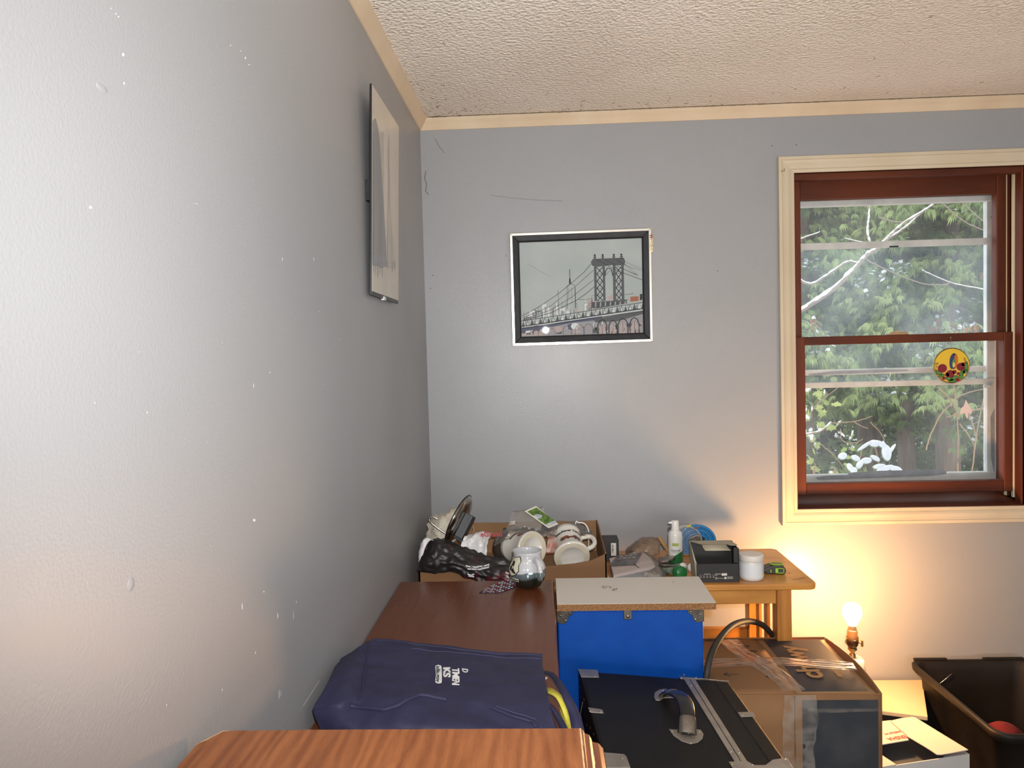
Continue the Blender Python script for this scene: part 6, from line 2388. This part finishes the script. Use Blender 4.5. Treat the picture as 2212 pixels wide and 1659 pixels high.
# blue coiled hose in a clear round pack
cy_ = TYB - .065
cc_ = PY(1482, 1172, cy_)
Rc = (PY(1482, 1133, cy_).z - ZT) / 2
M['bluep'] = mat('sky_blue_tubing', (.02, .20, .48), .3, coat=.3)
t = thing('coiled_blue_tubing', 'coil of sky blue tubing in a round clear pack leaning by the wall', 'tubing', (cc_.x, cy_, ZT))
bxx = PY(1503, 1175, cy_)
g = G()
for k in range(5):
    r0_ = .030 + .0075 * k
    zc_ = ZT + .046
    yk = cy_ - .010 + .006 * (k % 2)
    pts = [(bxx.x + r0_ * 1.04 * math.cos(a), yk, zc_ + min(r0_ * .92, .055) * math.sin(a)) for a in [j * math.pi / 20 for j in range(40)]]
    pts = [(x, y, max(z, ZT + .006)) for x, y, z in pts]
    g.tube(pts, .0052, 8, closed=True)
g.build('coil', M['bluep'], t)
g = G()
g.box(bxx.x - .012, bxx.x + .010, cy_ - .020, cy_ - .004, ZT + .012, ZT + .05)
g.tube([(bxx.x - .024, cy_ - .012, ZT + .045), (bxx.x + .0, cy_ - .014, ZT + .058), (bxx.x + .026, cy_ - .012, ZT + .055)], .008, 10)
g.build('black_connector', M['dark'], t, bev=.002)
mxx = axes((cc_.x, cy_, ZT + Rc), (1, 0, 0), (0, 0, 1), (0, -1, 0))
g = G(mxx)
g.lathe([(0, .034), (Rc * .8, .034), (Rc * .96, .028), (Rc, .02), (Rc, -.02), (Rc * .9, -.024), (0, -.024)], 40)
g.build('clear_shell', M['clearp'], t)
g = G()
for (x, y, w, h, m_) in ((1488, 1137, .014, .007, 1), (1446, 1143, .010, .010, 0), (1505, 1141, .014, .006, 2)):
    p = PY(x, y, cy_ - .036)
    g.hexa([(p.x - w / 2, p.y, p.z - h / 2), (p.x + w / 2, p.y, p.z - h / 2 + .003), (p.x + w / 2, p.y + .001, p.z - h / 2 + .003), (p.x - w / 2, p.y + .001, p.z - h / 2),
            (p.x - w / 2, p.y, p.z + h / 2), (p.x + w / 2, p.y, p.z + h / 2 + .003), (p.x + w / 2, p.y + .001, p.z + h / 2 + .003), (p.x - w / 2, p.y + .001, p.z + h / 2)], m_)
g.build('pack_label', [M['ink2'], mat('yellow_label', (.62, .55, .02), .5), mat('brown_label', (.22, .13, .09), .5)], t)
g = G()
g.tube(dense([PY(x, y, TYB - .13) for x, y in ((1424, 1160), (1430, 1170), (1438, 1182), (1446, 1194))], 5), [.006] * 16, 8, up=(0, 1, 0), flat=.25)
o = g.build('amber_strip', mat('amber_film', (.40, .23, .08), .35, coat=.3))
tag(o, 'curled amber plastic strip left of the white pump bottle', 'strip')

# green tube lying towards the camera
gc = PZ(1469, 1246, ZT)
rg = .0205
g0 = Vector((gc.x, TYF + .050, ZT + rg))
gd = Vector((-.42, .90, 0)).normalized()
t = thing('green_tube', 'clear tube with a green flip cap lying in front of the pump bottle', 'tube', (g0.x, g0.y, ZT))
mxg = axes(g0, Vector((gd.y, -gd.x, 0)), (0, 0, 1), gd)
G(mxg).lathe([(0, -.002), (rg * .86, -.002), (rg, .001), (rg, .020), (rg * .97, .022), (0, .022)], 32).build('cap', M['greenp'], t)
g = G(mxg)
rows = []
for k in range(8):
    u = k / 7
    rows.append([(rg * .95 * (1 + .25 * u) * math.cos(a), rg * .95 * (1 - .88 * u) * math.sin(a) - rg * .45 * u, .022 + .085 * u) for a in [j * math.pi / 14 for j in range(29)]])
g.grid(rows)
g.build('tube', mat('clear_green_tube', (.10, .16, .10), .15, c2=(.30, .34, .28), ns=40, coat=.5), t)
g = G(mxg)
g.prism([(-.016, .0185, .030), (.014, .0185, .030), (.016, .0070, .085), (-.018, .0070, .085)], (0, .0012, 0))
for k in range(4):
    g.box(-.012, .010, .0178 - k * .002, .0198 - k * .002, .036 + k * .012, .038 + k * .012, 1)
g.build('printed_band', [mat('pale_green_band', (.30, .36, .28), .4), M['ink']], t)
crumple('clear_wrap', 'crumpled clear wrapper lying over the green tube',
        [[PZ(1432, 1222, ZT + .004), PZ(1450, 1212, ZT + .004), PZ(1462, 1206, ZT + .004)],
         [PZ(1426, 1215, ZT + .035), PZ(1446, 1210, ZT + .040), PZ(1458, 1202, ZT + .035)],
         [PZ(1420, 1208, ZT + .010), PZ(1440, 1198, ZT + .030), PZ(1454, 1194, ZT + .012)]], M['clearbag'], 6, .006, 40, 9, thick=.0005, cat='wrapper')

# little white bottle lying down
wb0 = PZ(1496, 1240, ZT)
t = thing('small_white_bottle', 'small white bottle lying on its side with its round base showing', 'bottle', (wb0.x, wb0.y, ZT))
rw = .0135
c_ = Vector((wb0.x, wb0.y + .02, ZT + rw))
dd_ = Vector((.55, .83, 0)).normalized()
mw_ = axes(c_, Vector((dd_.y, -dd_.x, 0)), (0, 0, 1), dd_)
G(mw_).lathe([(0, .001), (rw * .85, 0), (rw, .002), (rw, .040), (rw * .5, .046), (rw * .5, .056), (0, .056)], 26).build('bottle', M['whitep'], t)
t = thing('loose_lid', 'loose white round lid beside the small white bottle', 'cap', (wb0.x - .025, wb0.y + .035, ZT))
G(place((wb0.x - .022, wb0.y + .040, ZT + .012), R(90), 0, R(25))).lathe([(0, -.006), (.0115, -.006), (.012, -.004), (.012, .006), (0, .006)], 24).build('cap', M['whitep'], t)

# opened black carton with a buff inside
M['matt'] = mat('black_card_and_inner_shade', (.014, .013, .013), .5)
M['buff'] = mat('buff_card_inside', (.42, .38, .29), .7, c2=(.36, .32, .22), ns=8)
bxo = PZ(1504, 1256, ZT)
yo = TYF + .022
xo0, xo1 = PY(1505, 1250, yo).x, PY(1597, 1250, yo).x
zf_ = PY(1550, 1218, yo).z - ZT
yo1 = yo + .085
zr_ = PY(1550, 1168, yo1).z - ZT
t = thing('open_black_carton', 'opened black printed carton with buff inner flaps on the pine table', 'box', ((xo0 + xo1) / 2, yo + .04, ZT))
G().box(xo0, xo1, yo, yo + .0012, ZT, ZT + zf_).build('front_panel', M['matt'], t)
g = G()
g.prism([(xo1, yo, ZT), (xo1, yo1, ZT), (xo1, yo1, ZT + zr_), (xo1, yo, ZT + zr_ - .004)], (-.0012, 0, 0))
g.build('right_panel', M['matt'], t)
g = G()
g.prism([(xo0, yo + .0012, ZT), (xo0, yo1, ZT), (xo0 - .004, yo1, ZT + zr_), (xo0 - .008, yo + .035, ZT + zr_ - .006), (xo0 - .006, yo + .010, ZT + zf_ + .012), (xo0, yo + .0012, ZT + zf_)], (.0012, 0, 0))
g.build('left_panel', M['buff'], t)
G().box(xo0, xo1 - .0012, yo1 - .0012, yo1, ZT, ZT + zr_).build('back_panel', M['matt'], t)  # buff side made black: the shade inside the carton is put into its colour
G().box(xo0 + .0012, xo1 - .0012, yo + .0012, yo1 - .0012, ZT, ZT + .0012).build('bottom_panel', M['buff'], t)
g = G()
zt2 = ZT + zr_
g.prism([(xo0 - .003, yo1, zt2), (xo1 - .006, yo1, zt2), (xo1 + .002, yo + .020, zt2 + .001), (xo1 - .018, yo + .020, zt2 + .001), (xo1 - .030, yo + .042, zt2), (xo0 + .022, yo + .044, zt2)][::-1], (0, 0, .0012))
g.build('top_flap', M['buff'], t)
g = G()
g.grid([[Vector((xo0 + .024, yo + .044, zt2)), Vector((xo1 - .030, yo + .042, zt2))], [Vector((xo0 + .025, yo + .034, zt2 - .001)), Vector((xo1 - .029, yo + .032, zt2 - .001))],
        [Vector((xo0 + .026, yo + .026, zt2 - .007)), Vector((xo1 - .026, yo + .024, zt2 - .007))], [Vector((xo0 + .030, yo + .016, zt2 - .013)), Vector((xo1 - .020, yo + .014, zt2 - .013))]])
g.build('tuck_flap', M['buff'], t, solid=.001)
g = G()
g.prism([(xo1 - .014, yo + .006, zt2 - .001), (xo1, yo + .004, zt2 - .001), (xo1, yo + .0045, ZT + zf_), (xo1 - .014, yo + .0065, ZT + zf_ + .002)], (0, .001, 0))
g.build('inner_tab', M['matt'], t)
g = G()
yq = yo - .0003
for k in range(5):
    x = xo0 + .012 + k * .0095
    zc_ = ZT + .017
    g.strip([(x + .0028 * math.cos(a), yq, zc_ + .0028 * math.sin(a)) for a in [math.pi / 2 + j * 2 * math.pi / 3 for j in range(4)]], .0008, (0, -1, 0))
    g.box(x - .003, x + .003, yq, yo, ZT + .0225, ZT + .0230)
g.box(xo0 + .022, xo0 + .040, yq, yo, ZT + .0255, ZT + .0264)
for (a, b, c, d) in ((.062, .072, .025, .0262), (.074, .090, .0205, .0275), (.062, .080, .012, .0128), (.082, .088, .010, .0165), (.090, .108, .016, .0168), (.090, .108, .011, .0118), (.090, .106, .0135, .0142)):
    if xo0 + b < xo1:
        g.box(xo0 + a, xo0 + b, yq, yo, ZT + c, ZT + d)
for z_ in (.024, .013):
    g.strip([(xo0 + .058 + .0028 * math.cos(a), yq, ZT + z_ + .0028 * math.sin(a)) for a in [j * math.pi / 5 for j in range(11)]], .0010, (0, -1, 0))
g.build('printed_marks', M['lamin'], t)

# white jar
jy = TYF + .060
jc = Vector((PY(1623, 1240, jy).x, jy, ZT))
rj = 25.5 / 1620 * jy
zj = PY(1623, 1189, jy + rj).z - ZT
t = thing('white_jar', 'white screw-top jar on the pine table next to the open black carton', 'jar', jc)
G(place(jc)).lathe([(0, 0), (rj * .90, 0), (rj * .97, .003), (rj, .009), (rj, zj - .024), (rj * .96, zj - .020), (rj * .94, zj - .016)], 44).build('jar', mat('frosted_white_jar', (.66, .64, .62), .35, coat=.2), t)
G(place(jc)).lathe([(rj + .0004, .010), (rj + .0005, .011), (rj + .0005, zj - .027), (rj + .0004, zj - .026)], 44).build('paper_label', mat('white_jar_label', (.70, .72, .75), .55), t)
g = G(place(jc + Vector((0, 0, zj - .018))))
g.lathe([(rj * .90, 0), (rj * 1.0, 0), (rj * 1.01, .002), (rj * 1.01, .014), (rj * .98, .0175), (rj * .93, .018), (0, .0175)], 44)
g.build('lid', mat('white_jar_lid', (.72, .67, .62), .4), t)
g = G(place(jc))
for k in range(12):
    a = R(-38)
    zz_ = .018 + k * .0028
    g.strip([((rj + .0009) * math.cos(a + u), (rj + .0009) * math.sin(a + u), zz_) for u in (-.18, -.06, .06, .2)], .0009, (.7, -.7, 0))
g.build('label_print', mat('light_grey_print', (.45, .46, .48), .6), t)

# tape measure
mc = PZ(1678, 1240, ZT)
my = mc.y + .018
mc = Vector((mc.x, my, ZT))
t = thing('tape_measure', 'black and lime green tape measure near the right end of the pine table', 'tape measure', mc, R(-8))
xm = t.matrix_basis @ Matrix.Scale(1.14, 4)
M['lime'] = mat('bright_lime_plastic', (.28, .60, .02), .35, coat=.2)
prof_ = [(-.022, 0), (.020, 0), (.025, .004), (.026, .012), (.022, .020), (.012, .024), (-.006, .0235), (-.022, .018), (-.032, .013), (-.034, .009), (-.030, .005)]
G(xm).prism([(x, -.020, z) for x, z in prof_], (0, .038, 0)).build('case', mat('charcoal_rubber', (.030, .026, .022), .45), t, bev=.003, seg=3)
g = G(xm)
g.tube([(.004 + .0165 * math.cos(a), -.001 + .0130 * math.sin(a), .0243) for a in [k * math.pi / 12 for k in range(24)]], .0016, 8, closed=True)
g.build('lime_ring', M['lime'], t)
G(xm @ Matrix.Translation((.004, -.001, .0236)) @ Matrix.Scale(.85, 4, (0, 1, 0))).lathe([(0, .002), (.014, .0015), (.0165, 0)], 28).build('top_badge', mat('bronze_badge', (.22, .13, .06), .4), t)
g = G(xm)
for (a, b, c, d) in ((-.002, .018, .016, .0178), (-.002, .018, .0035, .0055), (-.002, .005, .0035, .0178), (.0185, .0205, .0045, .0168)):
    g.box(a, b, -.0212, -.0200, c, d)
g.build('lime_face', M['lime'], t, bev=.0004)
G(xm).box(-.0145, -.0125, -.0206, -.0200, .005, .013).build('lime_mark', M['lime'], t)

# ------------------------------------------------------------------ navy tote bag lying on the dresser
M['navy'] = mat('navy_nonwoven_fabric', (.028, .028, .072), .62, c2=(.022, .022, .055), ns=14, bump=.35, bs=420, bd=.0008, spec=.35)
M['stitch'] = mat('navy_stitching', (.045, .045, .12), .7)
Z0 = ZD


def Bz(x, y, h):
    return PZ(x, y, Z0 + h)


rows = [
    [Bz(742, 1440, .003), Bz(775, 1418, .003), Bz(803, 1400, .003), Bz(890, 1410, .003), Bz(980, 1418, .003), Bz(1080, 1424, .003), Bz(1172, 1432, .003)],
    [Bz(737, 1425, .045), Bz(768, 1405, .052), Bz(802, 1386, .056), Bz(890, 1390, .050), Bz(980, 1398, .042), Bz(1080, 1412, .032), Bz(1172, 1418, .026)],
    [Bz(722, 1447, .058), Bz(758, 1425, .066), Bz(797, 1405, .064), Bz(890, 1411, .056), Bz(980, 1417, .048), Bz(1080, 1430, .038), Bz(1172, 1434, .030)],
    [Bz(705, 1480, .062), Bz(745, 1462, .070), Bz(790, 1450, .064), Bz(890, 1454, .056), Bz(985, 1455, .052), Bz(1085, 1466, .044), Bz(1178, 1470, .034)],
    [Bz(682, 1522, .050), Bz(735, 1512, .062), Bz(780, 1498, .060), Bz(885, 1492, .060), Bz(985, 1500, .054), Bz(1090, 1515, .046), Bz(1186, 1515, .034)],
    [Bz(677, 1536, .040), Bz(730, 1534, .052), Bz(775, 1530, .050), Bz(880, 1519, .062), Bz(985, 1530, .048), Bz(1098, 1545, .040), Bz(1194, 1548, .028)],
    [Bz(688, 1568, .020), Bz(745, 1572, .034), Bz(800, 1575, .038), Bz(890, 1570, .046), Bz(1000, 1578, .040), Bz(1108, 1582, .028), Bz(1205, 1580, .014)],
    [Bz(700, 1600, .003), Bz(760, 1612, .003), Bz(820, 1620, .003), Bz(900, 1620, .003), Bz(1010, 1620, .003), Bz(1115, 1615, .003), Bz(1212, 1602, .003)]]
rr_ = net(rows, 12, .0026, 20, 6, fold=.0022, ffreq=26, fdir=(.55, .8, 0))
for r_ in rr_:
    for p in r_:
        if p.x < XL + .006:
            p.x = XL + .006
        if p.z < ZD + .001:
            p.z = ZD + .001
        if p.y < HY1 + .012:
            p.y = HY1 + .012
t = thing('navy_tote_bag', 'navy blue fabric tote bag with white lettering lying flat on the dresser', 'bag', Bz(940, 1500, 0))
body = G().grid(rr_).build('bag_body', M['navy'], t, solid=.0016, off=0)
NR, NC = len(rr_), len(rr_[0])


def surf(u, v):
    """point and normal on the bag; u across 0..1, v back to front 0..1"""
    a, b = min(max(u, 0), 1) * (NC - 1), min(max(v, 0), 1) * (NR - 1)
    i, j = min(int(b), NR - 2), min(int(a), NC - 2)
    fb, fa_ = b - i, a - j
    p = (rr_[i][j] * (1 - fa_) + rr_[i][j + 1] * fa_) * (1 - fb) + (rr_[i + 1][j] * (1 - fa_) + rr_[i + 1][j + 1] * fa_) * fb
    n = (rr_[i][j + 1] - rr_[i][j]).cross(rr_[i][j] - rr_[i + 1][j])
    n.normalize()
    return p, (n if n.z > 0 else -n)


def pix2uv(x, y):
    """nearest surface parameter seen at a pixel"""
    best = None
    M_ = Matrix([list(r) for r in CM])
    for i in range(NR):
        for j in range(NC):
            c = M_ @ (rr_[i][j] - Vector((0, 0, H)))
            e = (c.x / c.z * F + CX - x) ** 2 + (c.y / c.z * F + CY - y) ** 2
            if i < NR * .12:
                e += 1e5
            if best is None or e < best[0]:
                best = (e, j / (NC - 1), i / (NR - 1))
    bu, bv = best[1], best[2]
    for st in (.012, .003, .0008):
        cand = []
        for i in range(-4, 5):
            for j in range(-4, 5):
                u, v = bu + i * st * .5, bv + j * st * .5
                c = M_ @ (surf(u, v)[0] - Vector((0, 0, H)))
                cand.append(((c.x / c.z * F + CX - x) ** 2 + (c.y / c.z * F + CY - y) ** 2, u, v))
        _, bu, bv = min(cand)
    return bu, bv


# hems and folds: raised piping ridges following the cloth
def ridge(name, pxs, r_, m, flat=.5, lift=.0015):
    uv = [pix2uv(*p) for p in pxs]
    pts = []
    for (a, b), (c, d) in zip(uv[:-1], uv[1:]):
        for k in range(6):
            u, v = a + (c - a) * k / 6, b + (d - b) * k / 6
            p, n = surf(u, v)
            pts.append(p + n * lift)
    p, n = surf(*uv[-1])
    pts.append(p + n * lift)
    g = G()
    g.tube(pts, r_, 8, up=(0, 0, 1), flat=flat)
    return g.build(name, m, t)


ridge('hem', [(803, 1384), (840, 1384), (890, 1392), (980, 1402), (1080, 1414), (1172, 1417)], .0040, M['navy'], .6)
ridge('hem', [(890, 1402), (980, 1410), (1080, 1421), (1168, 1424)], .0012, M['stitch'], .6, .001)
ridge('hem', [(798, 1388), (794, 1410), (788, 1450), (782, 1490), (773, 1512)], .0022, M['navy'], .6)
ridge('fold', [(755, 1524), (790, 1530), (830, 1534), (862, 1524), (882, 1512), (905, 1502), (930, 1505), (965, 1512)], .0048, M['navy'], .75, .001)
ridge('hem', [(1060, 1528), (1100, 1545), (1150, 1560), (1160, 1572)], .0040, M['navy'], .55)
ridge('hem', [(1072, 1530), (1110, 1544), (1155, 1558)], .0010, M['stitch'], .6, .0045)
# printed lettering, wrapped on the cloth, reading downwards in the picture
def bagtext(body_, size, pa, pb, m, bold=.0006, sx=1.0, lift=.0016, back=None):
    """baseline runs from pixel pa to pb"""
    ua, ub = pix2uv(*pa), pix2uv(*pb)
    A_, nA = surf(*ua)
    B_, nB = surf(*ub)
    d = (B_ - A_).normalized()
    up_ = nA.cross(d).normalized()

    def f(c):
        p = A_ + d * c.x + up_ * c.y
        # drop on to the cloth
        uu = ua[0] + (ub[0] - ua[0]) * (c.x / max((B_ - A_).length, 1e-6))
        vv = ua[1] + (ub[1] - ua[1]) * (c.x / max((B_ - A_).length, 1e-6))
        e = .03
        q1, _ = surf(uu + e, vv)
        q0, n0 = surf(uu, vv)
        su = (q1 - q0).length / e
        q, n = surf(uu + c.y / su, vv)
        return q + n * (lift + c.z)
    return f


def put_text(body_, size, pa, pb, m, bold, lift=.0016):
    """letters stretched to span exactly from pa to pb"""
    want = (surf(*pix2uv(*pa))[0] - surf(*pix2uv(*pb))[0]).length
    tmp = text('tmp', body_, size, Matrix.Identity(4), m, None, bold=bold)
    wid = max(v.co.x for v in tmp.data.vertices)
    bpy.data.objects.remove(tmp)
    text('printed_letters', body_, size, Matrix.Identity(4), m, t, warp=bagtext(body_, size, pa, pb, m, lift=lift), bold=bold, sx=want / wid)


M['wprint'] = mat('white_screen_print', (.75, .75, .75), .5)
put_text('TMEN', .0178, (977, 1445), (977, 1481), M['wprint'], .0007)
put_text('KS', .0178, (958, 1443), (958, 1464), M['wprint'], .0007)
put_text('D', .0165, (998, 1445), (998, 1453), M['wprint'], .0003)
f_ = bagtext('', 1, (940, 1439), (940, 1479), None, lift=.0014)
plen = (surf(*pix2uv(940, 1439))[0] - surf(*pix2uv(940, 1479))[0]).length
g = G()
Lp, Hp = plen, .0115
ring = []
for k in range(25):
    s_ = k / 24
    x = -.002 + s_ * Lp
    ed = min(s_, 1 - s_) * Lp
    hw = Hp / 2 if ed > .006 else Hp / 2 * math.sqrt(max(0.02, 1 - ((.006 - ed) / .006) ** 2))
    ring.append([f_(Vector((x, Hp / 2 + hw * q_, 0))) for q_ in (-1, -.5, 0, .5, 1)])
g.grid(ring)
g.build('printed_pill', M['wprint'], t)
put_text('idia.gov', .0105, (942, 1441), (942, 1476), M['ink2'], .0002, lift=.0024)
# straps
M['yellow'] = mat('yellow_webbing', (.50, .44, .05), .65, bump=.9, bs=160, bst=(1, 1, 1), bd=.002)


def strap(name, pts, w, m, up, th=.0016):
    P2 = dense([Vector(p) for p in pts], 6)
    g = G()
    n = len(P2)
    rws = []
    for i, p in enumerate(P2):
        tt_ = (P2[min(i + 1, n - 1)] - P2[max(i - 1, 0)]).normalized()
        a = Vector(up[0]).lerp(Vector(up[1]), i / (n - 1))
        a = (a - tt_ * a.dot(tt_)).normalized()
        wi = w if not isinstance(w, tuple) else w[0] + (w[1] - w[0]) * i / (n - 1)
        rws.append([p - a * wi / 2, p + a * wi / 2])
    g.grid(rws)
    return g.build(name, m, t, solid=th, off=0)


strap('strap', [Bz(1172, 1452, .030), Bz(1190, 1456, .036), Bz(1206, 1474, .040), Bz(1222, 1502, .036), Bz(1238, 1535, .022), Bz(1248, 1575, .006), Bz(1254, 1620, -.02)], (.006, .024), M['navy'], ((.3, 1, .2), (1, .35, .3)))
strap('strap', [Bz(1180, 1515, .028), Bz(1196, 1532, .022), Bz(1210, 1556, .012), Bz(1222, 1585, .006), Bz(1228, 1610, .004)], (.006, .016), M['navy'], ((.3, 1, .2), (1, .5, .2)))
strap('yellow_strap', [Bz(1176, 1492, .020), Bz(1190, 1494, .034), Bz(1206, 1504, .036), Bz(1218, 1526, .026), Bz(1228, 1556, .010), Bz(1234, 1585, .003)], (.017, .010), M['yellow'], ((0, 1, -.2), (.9, .3, .3)))
strap('yellow_strap', [Bz(1234, 1585, .003), Bz(1224, 1566, .004), Bz(1216, 1545, .006), Bz(1211, 1522, .014)], .006, M['yellow'], ((1, .2, .6), (1, .2, .6)))
g = G()
g.prism([Bz(1172, 1463, .004), Bz(1183, 1464, .004), Bz(1177, 1471, .004)], (0, 0, .001))
g.build('paper_tag', M['lamin'], t)
